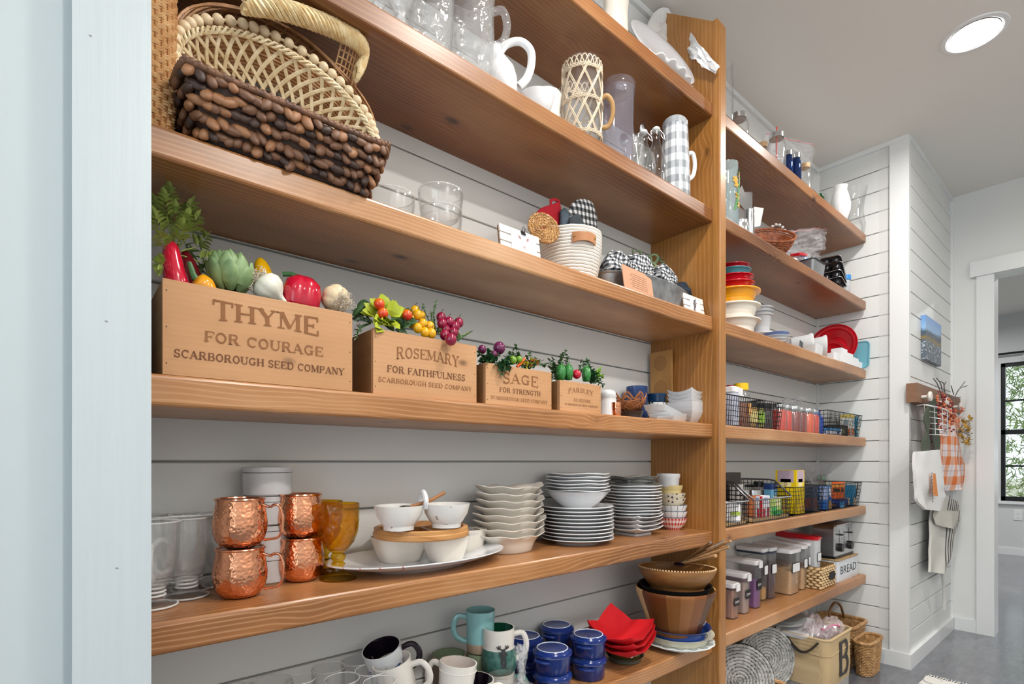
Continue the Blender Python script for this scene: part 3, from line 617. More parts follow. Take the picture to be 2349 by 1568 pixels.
# ================================================================= slab-serif lettering (drawn here, no font file)
def _arcp(cx, cy, rx, ry, a0, a1, n=10): return [(cx+rx*cos(radians(a0+(a1-a0)*k/n)), cy+ry*sin(radians(a0+(a1-a0)*k/n))) for k in range(n+1)]
TK, TN = .17, .07     # thick and thin strokes, cap height 1
SERIF_GLYPH = {   # width, strokes [(points, width)], serifs [(x, y)]
 'T': (.86, [([(.43, 0), (.43, 1)], TK), ([(.04, .96), (.82, .96)], TN), ([(.05, 1), (.05, .74)], TN), ([(.81, 1), (.81, .74)], TN)], [(.43, 0)]),
 'H': (.98, [([(.2, 0), (.2, 1)], TK), ([(.78, 0), (.78, 1)], TK), ([(.2, .5), (.78, .5)], TN)], [(.2, 0), (.2, 1), (.78, 0), (.78, 1)]),
 'Y': (.92, [([(.14, 1), (.47, .46)], TK), ([(.78, 1), (.47, .46)], TN), ([(.47, 0), (.47, .48)], TK)], [(.14, 1), (.78, 1), (.47, 0)]),
 'M': (1.16, [([(.17, 0), (.17, 1)], TN), ([(.2, 1), (.57, .08)], TK), ([(.57, .08), (.94, 1)], TN), ([(.96, 0), (.96, 1)], TK)], [(.17, 0), (.15, 1), (.96, 0), (.98, 1)]),
 'E': (.84, [([(.2, 0), (.2, 1)], TK), ([(.1, .965), (.76, .965)], TN), ([(.1, .035), (.78, .035)], TN), ([(.2, .5), (.55, .5)], TN), ([(.75, 1), (.75, .74)], TN), ([(.77, 0), (.77, .28)], TN), ([(.55, .62), (.55, .38)], TN)], []),
 'F': (.78, [([(.2, 0), (.2, 1)], TK), ([(.1, .965), (.74, .965)], TN), ([(.2, .5), (.55, .5)], TN), ([(.73, 1), (.73, .74)], TN), ([(.55, .62), (.55, .38)], TN)], [(.2, 0)]),
 'O': (.96, [(_arcp(.48, .5, .33, .45, 90, 270), .14), (_arcp(.48, .5, .33, .45, -90, 90), .14)], []),
 'R': (.96, [([(.2, 0), (.2, 1)], TK), ([(.1, .965), (.5, .965)], TN), (_arcp(.5, .74, .2, .225, 90, -90), .12), ([(.2, .515), (.5, .515)], TN), ([(.5, .5), (.76, .03)], TK)], [(.2, 0), (.8, 0)]),
 'C': (.9, [(_arcp(.48, .5, .33, .45, 45, 315, 14), .13), ([(.77, 1), (.77, .68)], TN)], []),
 'U': (.96, [([(.19, 1), (.19, .34)], TK), (_arcp(.48, .34, .29, .30, 180, 360), .1), ([(.77, .34), (.77, 1)], TN)], [(.19, 1), (.77, 1)]),
 'A': (.98, [([(.14, 0), (.46, 1)], TN), ([(.46, 1), (.82, 0)], TK), ([(.26, .34), (.7, .34)], TN)], [(.14, 0), (.84, 0)]),
 'G': (.98, [(_arcp(.48, .5, .33, .45, 45, 300, 14), .13), ([(.77, 1), (.77, .68)], TN), ([(.74, .04), (.74, .44)], TK), ([(.55, .44), (.92, .44)], TN)], []),
 'S': (.74, [(_arcp(.36, .73, .22, .235, 20, 270), .12), (_arcp(.37, .265, .24, .235, 90, -160), .13), ([(.6, 1), (.6, .74)], TN), ([(.1, 0), (.1, .27)], TN)], []),
 'B': (.88, [([(.2, 0), (.2, 1)], TK), ([(.1, .965), (.5, .965)], TN), (_arcp(.5, .745, .2, .22, 90, -90), .12), ([(.2, .52), (.52, .52)], TN), (_arcp(.52, .275, .23, .24, 90, -90), .13), ([(.1, .035), (.5, .035)], TN)], []),
 'L': (.8, [([(.2, 0), (.2, 1)], TK), ([(.1, .035), (.74, .035)], TN), ([(.73, 0), (.73, .3)], TN)], [(.2, 1)]),
 'D': (.94, [([(.2, 0), (.2, 1)], TK), ([(.1, .965), (.45, .965)], TN), (_arcp(.45, .5, .36, .465, 90, -90, 12), .13), ([(.1, .035), (.45, .035)], TN)], []),
 'N': (.98, [([(.17, 0), (.17, 1)], TN), ([(.17, 1), (.8, .03)], TK), ([(.8, .0), (.8, 1)], TN)], [(.17, 0), (.12, 1), (.8, 1)]),
 'I': (.42, [([(.21, 0), (.21, 1)], TK)], [(.21, 0), (.21, 1)]),
 'P': (.84, [([(.2, 0), (.2, 1)], TK), ([(.1, .965), (.5, .965)], TN), (_arcp(.5, .73, .21, .235, 90, -90), .12), ([(.2, .495), (.5, .495)], TN)], [(.2, 0)]),
 ' ': (.45, [], [])}
def strip(pts, w, yx=1):
    """ribbon polygon list around a polyline"""
    L = []; Rr = []
    for i, p in enumerate(pts):
        a = pts[max(i-1, 0)]; b = pts[min(i+1, len(pts)-1)]; dx, dy = b[0]-a[0], b[1]-a[1]; q = math.hypot(dx, dy) or 1
        nx, ny = -dy/q*w/2, dx/q*w/2; L.append((p[0]+nx, p[1]+ny)); Rr.append((p[0]-nx, p[1]-ny))
    return L, Rr
def letters(mb, text, x0, x1, zc, h, bend=0, track=1.0, depth=.0005, glyphs=None, serif=.17, bold=1.0):
    """text from x0 to x1 on the XZ plane facing -Y, centred on zc; bend lifts the middle like an arch"""
    G = glyphs or SERIF_GLYPH; Wt = sum(G[c][0] for c in text); sx = (x1-x0)/Wt; x = x0; xm_ = (x0+x1)/2; hw = (x1-x0)/2
    def put(px, py):
        X = px; t = (X-xm_)/hw; return X, zc-h/2+py*h*(1+(.22*t*t if bend else 0))+bend*(1-t*t)
    lay = [0]
    def quad(q):
        lay[0] += 1; y = -depth-lay[0] % 7*.000012; vs = [(*[put(*p)[0]], y, put(*p)[1]) for p in q]; mb.add(vs, [tuple(range(len(vs)))])
    for c in text:
        w, strokes, ser = G[c]
        for pts, wd in strokes:
            P = [(x+p[0]*sx, p[1]) for p in pts]
            # measure width in metres
            M_ = [(p[0], p[1]*h) for p in P]; L, Rr = strip(M_, wd*h*bold*min(1.25, max(.7, sx/h)))
            for i in range(len(P)-1):
                q = [Rr[i], Rr[i+1], L[i+1], L[i]]; quad([(a, b/h) for a, b in q])
        for sx_, sy_ in ser:
            cx = x+sx_*sx; hy = .035 if sy_ < .5 else .965; quad([(cx-serif*sx, hy-.035), (cx+serif*sx, hy-.035), (cx+serif*sx, hy+.035), (cx-serif*sx, hy+.035)])
        x += w*sx
    return mb
def text_mesh(s, size, depth=.0003):
    """plain sans lettering from Blender's own built-in font, flat in XZ facing -Y"""
    cu_ = bpy.data.curves.new('t', 'FONT'); cu_.body = s; cu_.size = size; cu_.align_x = 'CENTER'; cu_.align_y = 'CENTER'; cu_.resolution_u = 2
    o = bpy.data.objects.new('t', cu_); COL.objects.link(o); dg = bpy.context.evaluated_depsgraph_get(); me = o.evaluated_get(dg).to_mesh()
    m = MB(); m.add([(v.co.x, -depth, v.co.y) for v in me.vertices], [tuple(p.vertices) for p in me.polygons]); o.to_mesh_clear(); bpy.data.objects.remove(o); bpy.data.curves.remove(cu_); return m
# ================================================================= sixth shelf, left bay
Z6 = ZT[5]
def at_z(u, v, z): x, y, _ = onz(u, v, z); return x, min(y, YB-.045)
# --- drinking glasses
def tumbler(label, x, y, r=.034, ribs=False, h=.156):
    o = [(r*.78, 0), (r*.80, .004), (r*.9, h*.4), (r, h-.002), (r*1.0, h)]
    rf = (lambda a, z, q: 1+(.012*sin(z*700) if z > .02 and q > .01 else 0)) if ribs else None
    pr = vessel(o, .0024, .012)
    if ribs: pr = vessel([(r*.78, 0), (r*.80, .004)]+[(r*(.82+.18*k/26), .01+(h-.014)*k/26) for k in range(27)]+[(r, h)], .0024, .012)
    o_ = thing('drinking_glass', label, 'glass', (x, y, Z6), group='tall clear drinking glasses'); obj('body', MB().lathe(pr, 36, rf=rf), GLASS, o_, smooth=50); ring('rim', r-.0012, h, .0011, RIM_GLINT, o_); return o_
for (u, v, r, lb, rb) in ((418, 1566, .036, 'clear drinking glass cut by the lower edge of the picture, leftmost', False), (510, 1549, .043, 'ribbed clear drinking glass, the widest one, left of the plain glasses', True), (613, 1554, .040, 'plain clear glass right beside the ribbed one', False), (690, 1556, .029, 'narrow plain clear glass between two wider ones', False), (753, 1530, .034, 'plain clear glass in the second row, left of the rearmost one', False), (819, 1513, .034, 'plain clear glass at the back, nearest the wall', False), (785, 1556, .034, 'plain clear glass in the front row, left of the last one', False), (853, 1535, .034, 'plain clear glass in the second row beside the blue patterned mug', False), (871, 1563, .032, 'plain clear glass in the front row touching the cream mugs', False)):
    z = Z6+.156; x, y = at_z(u, v, z)
    tumbler(lb, x, y, r, rb)
# --- mugs, the upper ones set on others
def mug(label, loc, rz, r, h, mt, mt_in=None, mtH=None, tilt=(0, 0), flare=1.0, hout=.034, mt2=None, split=None, bead=False, grp=None, name='mug', rdown=None):
    t = thing(name, label, 'mug', loc, rz, grp, rot=(tilt[0], tilt[1], rz)); b = rdown or r*.72
    o = [(b*.9, 0), (b, .004), (r*.9*(1 if not rdown else .95), h*.35), (r*.97, h*.75), (r*flare, h)]
    if rdown: o = [(b*.92, 0), (b, .004), (b*1.02, h*.3), (r*.96, h*.62), (r, h*.8), (r*flare, h)]
    P = [(.001, 0)]+o+[(o[-1][0]-.0028, h)]
    if split:
        lo = [(.001, 0)]+[p for p in o if p[1] < split]; f = lambda z: next(a[0]+(b_[0]-a[0])*(z-a[1])/(b_[1]-a[1]) for a, b_ in zip(o, o[1:]) if a[1] <= z <= b_[1])
        rs = f(split); obj('lower_band', MB().lathe(lo+[(rs, split)], 40, cap1=False), mt2, t, smooth=60); obj('body', MB().lathe([(rs, split)]+[p for p in o if p[1] > split]+[(o[-1][0]-.0028, h)], 40, cap0=False, cap1=False), mt, t, smooth=60)
    else: obj('body', MB().lathe(P, 40, cap1=False), mt, t, smooth=60)
    obj('lining', MB().lathe([(o[-1][0]-.0028, h)]+[(q-.003, z) for q, z in reversed(o) if .006 < z < h]+[(.001, .006)], 40, cap0=False), mt_in or mt, t, smooth=60)
    hh = handle(MB(), r*.9, h*.22, h*.82, hout, .0052, 8, 1.3); obj('handle', hh, mtH or mt, t)
    if bead:
        for k in range(44): a = 2*pi*k/44
        bm = MB()
        for k in range(44): a = 2*pi*k/44; bm.ball((r*.985*cos(a), r*.985*sin(a), h*.84), .0016, 6, 4)
        obj('beading', bm, mt, t)
    return t
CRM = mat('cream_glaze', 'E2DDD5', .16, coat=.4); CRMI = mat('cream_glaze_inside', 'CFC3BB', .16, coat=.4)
NAVY = mat('black_plum_glaze', '1B1220', .1, coat=.6); TEAL = mat('teal_glaze', '8FC3C4', .14, coat=.5); SAGE_ = mat('sage_glaze', '8A9A7C', .3, coat=.2); TANB = mat('tan_clay', 'B39C86', .6)
BRN = mat('brown_speckle', '7B685A', .4, var=.2, vscale=60); GRN = mat('dark_green_glaze', '10402C', .1, coat=.5); TGRN = NT('green_stoneware'); TGRN.col(TGRN.ramp(TGRN.noise(TGRN.tc.outputs['Object'], 90, 3), [(.35, '2E5B54'), (.62, '4C7A70')])); TGRN.set(Roughness=.3, Coat_Weight=.2)
xm, ym = at_z(925, 1508, Z6+.168)
mug('short cream mug hidden beneath the tilted cream mug', (xm+.004, ym, Z6), .5, .040, .066, CRM, CRMI, grp='cream mugs')
mug('cream mug tilted towards the glasses, handle on its right', (xm, ym, Z6+.073), RZC-.15, .0405, .097, CRM, CRMI, tilt=(radians(9), radians(-12)), bead=False, hout=.038, grp='cream mugs')
xm, ym = at_z(1040, 1517, Z6+.153)
mug('short cream mug beneath the beaded cream mug', (xm, ym, Z6), .2, .038, .05, CRM, CRMI, grp='cream mugs')
mug('cream mug with a beaded band under the rim, handle on its left', (xm, ym, Z6+.056), RZC+pi-.35, .0405, .096, CRM, CRMI, tilt=(radians(5), radians(-5)), bead=True, grp='cream mugs')
xm, ym = XY(893, 1.065), 1.062
BLUEPAT = NT('blue_pattern_glaze'); q5 = BLUEPAT.noise(BLUEPAT.tc.outputs['Object'], 120, 2); sp5 = BLUEPAT.n('SeparateXYZ'); BLUEPAT.L(BLUEPAT.tc.outputs['Object'], sp5.inputs[0])
BLUEPAT.col(BLUEPAT.mix(BLUEPAT.math('MULTIPLY', BLUEPAT.math('GREATER_THAN', q5, .53), BLUEPAT.math('LESS_THAN', sp5.outputs[2], .062)), 'DEE2E4', '2C4C8C')); BLUEPAT.set(Roughness=.15, Coat_Weight=.4)
mug('upside mug beneath the mug with the black inside', (xm, ym, Z6), 1, .038, .085, CRM, CRMI, grp='cream mugs')
mug('white mug with blue pattern and glossy black inside, tilted against the wall', (xm, ym-.01, Z6+.0955), RZC+.2, .042, .095, BLUEPAT.m, NAVY, NAVY, tilt=(radians(14), radians(-14)), hout=.036)
xm, ym = XY(1030, 1.07), 1.07
mug('brown speckled mug standing behind the beaded cream mug', (xm, ym, Z6), RZC, .042, .118, BRN, SAGE_, SAGE_)
xm, ym = XY(1079, .96), .955
mug('cream mug with a dark inside between the beaded mug and the glass jug', (xm, ym, Z6), RZC+.1, .040, .100, CRM, NAVY, hout=.03, tilt=(0, radians(6)))
xt, yt = XY(1102, 1.035), 1.035
mug('sage green mug under the tall teal mug', (xt, yt, Z6), RZC+pi, .0345, .118, SAGE_, BRN)
mug('tall teal mug with a bare clay band, handle on its left', (xt, yt, Z6+.119), RZC+pi+.1, .0355, .101, TEAL, TEAL, flare=1.03, mt2=TANB, split=.024, hout=.034, rdown=.0335)
xo, yo = XY(1144, .985), .985
mug('green and cream mug underneath the moose mug', (xo, yo, Z6), RZC-.2, .0385, .081, CRM, GRN, TGRN.m, mt2=TGRN.m, split=.05)
mo = mug('cream and green stoneware mug with a moose, dark green inside', (xo, yo, Z6+.084), RZC+.02, .0385, .102, CRM, GRN, CRM, mt2=TGRN.m, split=.055, rdown=.042, flare=.98, hout=.032)
mm = MB()   # moose head and antlers as a flat dark print on the side facing the aisle
def arcprint(poly, r, a0):
    n = len(poly); return [((r)*cos(a0+x/r), (r)*sin(a0+x/r), z) for x, z in poly]
moose = [(-.004, .018), (-.006, .034), (-.005, .048), (-.009, .052), (-.009, .055), (-.004, .056), (-.0045, .060), (-.010, .061), (-.014, .063), (-.016, .068), (-.0145, .069), (-.012, .066), (-.0115, .071), (-.010, .071), (-.0095, .066), (-.007, .071), (-.0055, .071), (-.006, .064), (-.002, .062), (.002, .062), (.006, .064), (.0055, .071), (.007, .071), (.0095, .066), (.010, .071), (.0115, .071), (.012, .066), (.0145, .069), (.016, .068), (.014, .063), (.010, .061), (.0045, .060), (.005, .055), (.011, .050), (.009, .046), (.005, .046), (.008, .030), (.007, .018)]
aF = -pi/2-RZC-.45+.0
def moose_r(z): return .0432 if z < .06 else .0415
mm.add([((moose_r(z))*cos(aF+x/.041), moose_r(z)*sin(aF+x/.041), z) for x, z in moose], [tuple(range(len(moose)))])
obj('moose_print', mm, mat('dark_print', '3A3A3C', .5), mo, smooth=0)
# --- small glass jug with a twist of cellophane
xj, yj = XY(1152, .915), .915
jg = thing('glass_cup', 'clear bellied glass with an open rim standing in front of the moose mug', 'glass', (xj, yj, Z6))
obj('body', MB().lathe(vessel([(.026, 0), (.028, .004), (.040, .045), (.040, .062), (.034, .085), (.030, .105)], .0022, .006), 32), GLASS, jg, smooth=60)
CELL = gl('cellophane', (.95, .96, .97), .08, 1.6, .8, body=.16)
def crumple(nu, nv, W, H, amp, seed, M=None, taper=None):
    m = MB(); 
    def f(a, b):
        w = W*(taper(b) if taper else 1); x = (a-.5)*w; z = b*H
        y = amp*(noise.noise(Vector((a*5, b*6, seed)))+.6*noise.noise(Vector((a*13, b*15, seed+5))))*(w/W+.2)
        return (x+amp*.4*noise.noise(Vector((a*7, b*9, seed+9))), y, z)
    return m.grid(f, nu, nv, M)
xc, yc2 = XY(1186, .915), .90
cb = thing('candy_bag', 'twist of clear cellophane holding coloured sweets beside the bellied glass', 'bag', (xc, yc2, Z6))
tp = lambda b: 1.0 if b < .45 else (.22 if .55 < b < .62 else .22+.9*abs(b-.58)) if b > .5 else 1-(b-.45)*12
ub = MB()
for k in range(3): crumple(16, 26, .06, .165, .009, k*3.1, TR(rz=k*pi/3+RZC), tp).v; ub.grid(lambda a, b, k=k: tuple(TR(rz=k*pi/3+RZC) @ Vector(((a-.5)*.062*max(.18, tp(b)), .010*noise.noise(Vector((a*6, b*9, k*4.3)))+.006*noise.noise(Vector((a*15, b*21, k))), b*.165+.004*noise.noise(Vector((a*8, b*3, k)))))), 18, 28)
obj('wrapper', ub, CELL, cb, smooth=20)
for k, c in enumerate(('D9A520', 'D2691E', '1E1E1E', 'E8C23A', '6E8B3D', 'C0392B', 'E0AA20', '222222')):
    a = k*2.4; o = obj('sweet', MB().ball((0, 0, 0), .008, 8, 6, d=(1.2, 1, .9)), mat('sweet_'+c, c, .2, coat=.4), cb, (.012*cos(a), .012*sin(a), .012+.0085*k*.95), (a, k, 0))
# --- cobalt lidded cocottes
CB = mat('cobalt_enamel', '182F70', .16, coat=.15); CBR = mat('pale_rim_glaze', 'E2E8F2', .3)
def cocotte(label, loc, rz):
    t = thing('mini_cocotte', label, 'cocotte', loc, rz, 'cobalt blue mini cocottes')
    obj('pot', MB().lathe(vessel([(.041, 0), (.044, .003), (.0465, .040), (.047, .043)], .004), 44), CB, t, smooth=60)
    for sg in (0, pi): obj('handle', MB().tube(smooth_path([(.045, -.020, .034), (.0545, -.014, .036), (.058, 0, .0365), (.0545, .014, .036), (.045, .020, .034)], 4), .0038, 8, M=TR(rz=sg)), CB, t)
    ld = obj('lid', MB().lathe([(.001, .0435), (.0475, .0435), (.0505, .045), (.0495, .050), (.046, .0515), (.044, .0545), (.040, .0575), (.037, .0565), (.001, .0558)], 44), CB, t, smooth=40)
    obj('rim_line', MB().tube([(.0385*cos(a), .0385*sin(a), .0573) for a in [k*pi/24 for k in range(48)]], .0013, 5, loop=True), CBR, ld)
    obj('foot_line', MB().tube([(.0478*cos(a), .0478*sin(a), .0448) for a in [k*pi/24 for k in range(48)]], .0014, 5, loop=True), CBR, ld)
    return t
xq, yq = XY(1267, .945), .945; ck = cocotte('cobalt blue lidded cocotte, lower one of the front left pair', (xq, yq, Z6), .4)
dup(ck, (xq, yq, Z6+.0578), .2, 'cobalt blue lidded cocotte, upper one of the front left pair')
xq, yq = XY(1349, .957), .957; dup(ck, (xq, yq, Z6), .6, 'cobalt blue lidded cocotte, lower one of the front right pair'); dup(ck, (xq+.001, yq, Z6+.0578), .5, 'cobalt blue lidded cocotte, upper one of the front right pair')
xq, yq = XY(1277, 1.072), 1.072; dup(ck, (xq, yq, Z6), 0, 'cobalt blue lidded cocotte, lower one of the rear pair by the wall'); dup(ck, (xq, yq, Z6+.0578), .3, 'cobalt blue lidded cocotte, upper one of the rear pair by the wall')
xq, yq = XY(1204, 1.06), 1.06; dup(ck, (xq, yq, Z6), .9, 'cobalt blue lidded cocotte, lower one of the pair behind the moose mug'); dup(ck, (xq, yq, Z6+.0578), .7, 'cobalt blue lidded cocotte, upper one of the pair behind the moose mug')
# --- red fabric bowl huggers on two dishes
xd, yd = XY(1433, .967), .967
tag(obj('oval_dish', MB().lathe(vessel([(.038, 0), (.042, .003), (.052, .014), (.056, .018)], .003), 40), mat('grey_green_glaze', '4B5148', .15, coat=.4), None, (xd, yd, Z6), smooth=60), 'shallow dark grey green dish at the bottom under the brown dish', 'dish')
BD = NT('brown_drip_glaze'); s6 = BD.n('SeparateXYZ'); BD.L(BD.tc.outputs['Object'], s6.inputs[0]); BD.col(BD.ramp(BD.math('ADD', BD.math('MULTIPLY', s6.outputs[2], 28), BD.math('MULTIPLY', BD.noise(BD.tc.outputs['Object'], 60, 2), .25)), [(.3, '4A4322'), (.62, '5A4420'), (.72, 'B9AFA0'), (.82, '5B351E')])); BD.set(Roughness=.12, Coat_Weight=.5)
m = MB(); m.lathe(vessel([(.034, 0), (.038, .003), (.050, .018), (.053, .026)], .003), 48, rf=lambda a, z, r: 1+(.07*cos(3*a) if z > .01 and r > .02 else 0))
tag(obj('oval_dish', m, BD.m, None, (xd, yd-.002, Z6+.0085), smooth=60), 'glossy brown dish with a drip glazed wavy rim under the red fabric bowls', 'dish')
RED = mat('red_quilted_fabric', 'D30F1C', .75, bump=(220, .2, .001)); STP = mat('white_label', 'E8D8DC', .7)
def hugger(label, loc, rot, dz=0):
    def f(a, b):
        x, y = a*2-1, b*2-1; r = max(abs(x), abs(y)); q = abs(x*y); rr = math.hypot(x, y); w_ = 1-.13*q**3; x *= w_; y *= w_
        return (x*.073*(1+.10*q), y*.073*(1+.10*q), .022*r**2+.014*(q**1.4)+.012*(rr**2)-.006*(1-min(1, q*3))*r**4)
    m = MB(); n = 22; m.grid(f, n, n)
    m.grid(lambda a, b: tuple(Vector(f(1-a, b))-Vector((0, 0, .005))), n, n)
    N = n+1; e1 = [i for i in range(N)]+[j*N+n for j in range(1, N)]+[n*N+i for i in range(n-1, -1, -1)]+[j*N for j in range(n-1, 0, -1)]
    oth = lambda i: N*N+(i//N)*N+(n-i % N)
    for k in range(len(e1)): a, b = e1[k], e1[(k+1) % len(e1)]; m.f.append((a, oth(a), oth(b), b)); m.m.append(0)
    o = obj('fabric_bowl', m, RED, None, loc, rot, smooth=60); return tag(o, label, 'bowl', 'red fabric bowl holders')
xr, yr = XY(1424, .955), .952
for k, lb in enumerate(('red quilted fabric bowl holder, lowest of the three, with a white stitched mark', 'red quilted fabric bowl holder, middle of the three', 'red quilted fabric bowl holder, topmost of the three')):
    h_ = hugger(lb, (xr, yr+.004*k, Z6+.040+.0165*k), (radians(9), radians(-8), RZC+.78+.1))
    if k == 0:
        st = MB().cbox((0, 0, 0), (.005, .0006, .02)); st.cbox((0, 0, .016), (.004, .0006, .004)); obj('label', st, STP, h_, (-.052, -.058, .027), (radians(38), 0, -.72), smooth=0)
# --- pile of round dishes with the salad bowls
xs6, ys6 = XY(1555, .932), .932
m = MB(); P = [(.02, 0), (.078, 0), (.082, .006), (.106, .012), (.110, .0155), (.106, .0165), (.020, .011)]
m.lathe(P, 90, rf=lambda a, z, r: 1+(.022*abs(cos(7.5*a)) if r > .08 else 0)); ep = thing('egg_plate', 'pale round egg plate with a scalloped edge at the bottom under the wooden bowls', 'plate', (xs6, ys6, Z6+.004))
obj('plate', m, mat('pale_blue_white_glaze', 'D9E0E2', .12, coat=.4), ep, smooth=40)
well = MB().lathe([(.001, .0045), (.008, .0055), (.0125, .0115), (.0135, .0142), (.0005+.0138, .0145)], 14, cap1=False)
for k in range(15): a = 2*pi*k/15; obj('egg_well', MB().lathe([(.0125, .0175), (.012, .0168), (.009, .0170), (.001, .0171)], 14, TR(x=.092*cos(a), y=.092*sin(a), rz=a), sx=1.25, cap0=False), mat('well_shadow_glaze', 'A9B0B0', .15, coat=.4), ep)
bowl_thing('foot_ring', [(.05, 0), (.055, .001), (.056, .004), (.055, .0045)], PORC, (xs6, ys6, Z6), 'low white foot ring under the egg plate', 'dish')
bowl_thing('pie_dish', [(.060, 0), (.064, .003), (.092, .022), (.108, .026), (.110, .028)], mat('pale_cream_glaze', 'E4E0C8', .14, coat=.4), (xs6, ys6, Z6+.018), 'pale cream dish with a broad rim on the egg plate', 'dish', n=56)
bowl_thing('pie_dish', [(.055, 0), (.06, .003), (.088, .024), (.099, .030), (.101, .0325)], mat('royal_blue_glaze', '1E4595', .1, coat=.6), (xs6-.002, ys6, Z6+.034), 'royal blue dish with a glossy rim between the cream dish and the white bowl', 'dish', n=56)
bowl_thing('wide_bowl', [(.040, 0), (.044, .003), (.072, .018), (.086, .040), (.0875, .044)], PORC, (xs6-.006, ys6, Z6+.042), 'wide white bowl holding the wooden salad bowl', 'bowl', n=56)
zs6 = Z6+.0465
sb = thing('salad_bowl', 'tapered acacia salad bowl made of light and dark wooden staves', 'bowl', (xs6-.016, ys6, zs6))
N_ = 18; cols = ['7E4A26', '633714', 'E9C48A', '6C3E1C', '8E5A2E', '553010', 'D8AA68', '6C3C1C', '84521F']
o = [(.0715, 0), (.076, .004), (.102, .075), (.121, .128), (.1225, .136), (.121, .141)]; i_ = [(.117, .141), (.114, .128), (.096, .075), (.068, .010), (.001, .008)]
for k in range(N_):
    a0, a1 = 2*pi*k/N_, 2*pi*(k+1)/N_-.002; Pf = [(.001, 0)]+o+i_; m = MB()
    m.loft([[(r*cos(a0+(a1-a0)*j/3), r*sin(a0+(a1-a0)*j/3), z) for r, z in Pf] for j in range(4)], closed=False, cap0=False, cap1=False)
    m.f = [tuple(reversed(f)) for f in m.f]
    c = cols[(k*5+3) % len(cols)]; obj('stave', m, mat('stave_'+c, c, .42, coat=.15, var=.14, vscale=22), sb, smooth=50)
cf = tag(obj('basket_liner', MB().lathe(vessel([(.058, 0), (.062, .003), (.088, .030), (.108, .062), (.111, .066)], .003), 40, rf=lambda a, z, r: 1+.012*sin(40*a+z*300)), mat('black_weave', '191818', .6), None, (xs6-.016, ys6, zs6+.086), smooth=0), 'black woven liner bowl between the two wooden bowls', 'bowl')
cvw = NT('carved_bowl_wood'); sv = cvw.n('SeparateXYZ'); cvw.L(cvw.tc.outputs['Object'], sv.inputs[0]); cvw.col(cvw.mix(.5, cvw.ramp(cvw.noise(cvw.mapping(cvw.tc.outputs['Object'], (1, 1, 4)), 14, 5, .6), [(.3, '5E3A1C'), (.5, '8A5C2E'), (.72, 'AE7C44')]), cvw.ramp(cvw.math('MULTIPLY', sv.outputs[2], 12), [(.2, '7C5028'), (.8, 'A0723E')]))); cvw.set(Roughness=.45, Coat_Weight=.1)
cvb = thing('carved_bowl', 'round wooden bowl with a notched rim holding the serving utensils', 'bowl', (xs6-.014, ys6-.004, zs6+.128), rot=(radians(-2), radians(3), 0))
o = [(.045, 0), (.055, .003), (.088, .022), (.109, .050), (.1185, .070), (.1185, .076)]
obj('bowl', MB().lathe(vessel(o, .005), 64), cvw.m, cvb, smooth=60)
nb = MB()
for k in range(84): a = 2*pi*k/84; nb.ball((.1165*cos(a), .1165*sin(a), .0765), .0032, 6, 4)
obj('notched_rim', nb, mat('rim_notches', 'D3B084', .5), cvb)
cx6, cy6, cz6 = xs6-.014, ys6-.004, zs6+.128
def utensil(name, label, u0, v0, Y0, u1, v1, Y1, r, mt, head=None, hm=None, flat=.5):
    p0 = Vector((XY(u0, Y0), Y0, ZY(u0, v0, Y0))); p1 = Vector((XY(u1, Y1), Y1, ZY(u1, v1, Y1)))
    t = thing(name, label, 'utensil', tuple(p0), group='serving utensils in the carved bowl'); d = p1-p0
    obj('handle', MB().tube([(0, 0, 0), tuple(d*.5), tuple(d)], r, 8, flat=flat, rfn=lambda q: .75+.5*q), mt, t)
    if head: obj('head', MB().ball((0, 0, 0), head, 12, 7, M=Matrix.Translation(tuple(-d.normalized()*head*1.2)), d=(1.3, 1, .4)), hm or mt, t)
    return t
utensil('serving_spoon', 'pale wooden spoon handle, lowest of the utensils', 1572, 1290, .93, 1642, 1274, .83, .0095, UTENSIL, .018, NAVY)
utensil('serving_fork', 'wooden serving fork handle, middle of the utensils', 1580, 1285, .93, 1672, 1254, .815, .0085, UTENSIL, .016)
utensil('salad_server', 'wooden salad server handle with a silver end, topmost', 1578, 1284, .95, 1676, 1240, .81, .0075, UTENSIL, .015)
utensil('steel_tongs', 'ornate steel handle beside the wooden utensils', 1560, 1290, .95, 1630, 1243, .835, .005, STEEL, .008)
utensil('steel_ladle', 'second ornate steel handle pointing up to the right', 1566, 1288, .95, 1660, 1240, .825, .0045, STEEL, .008)
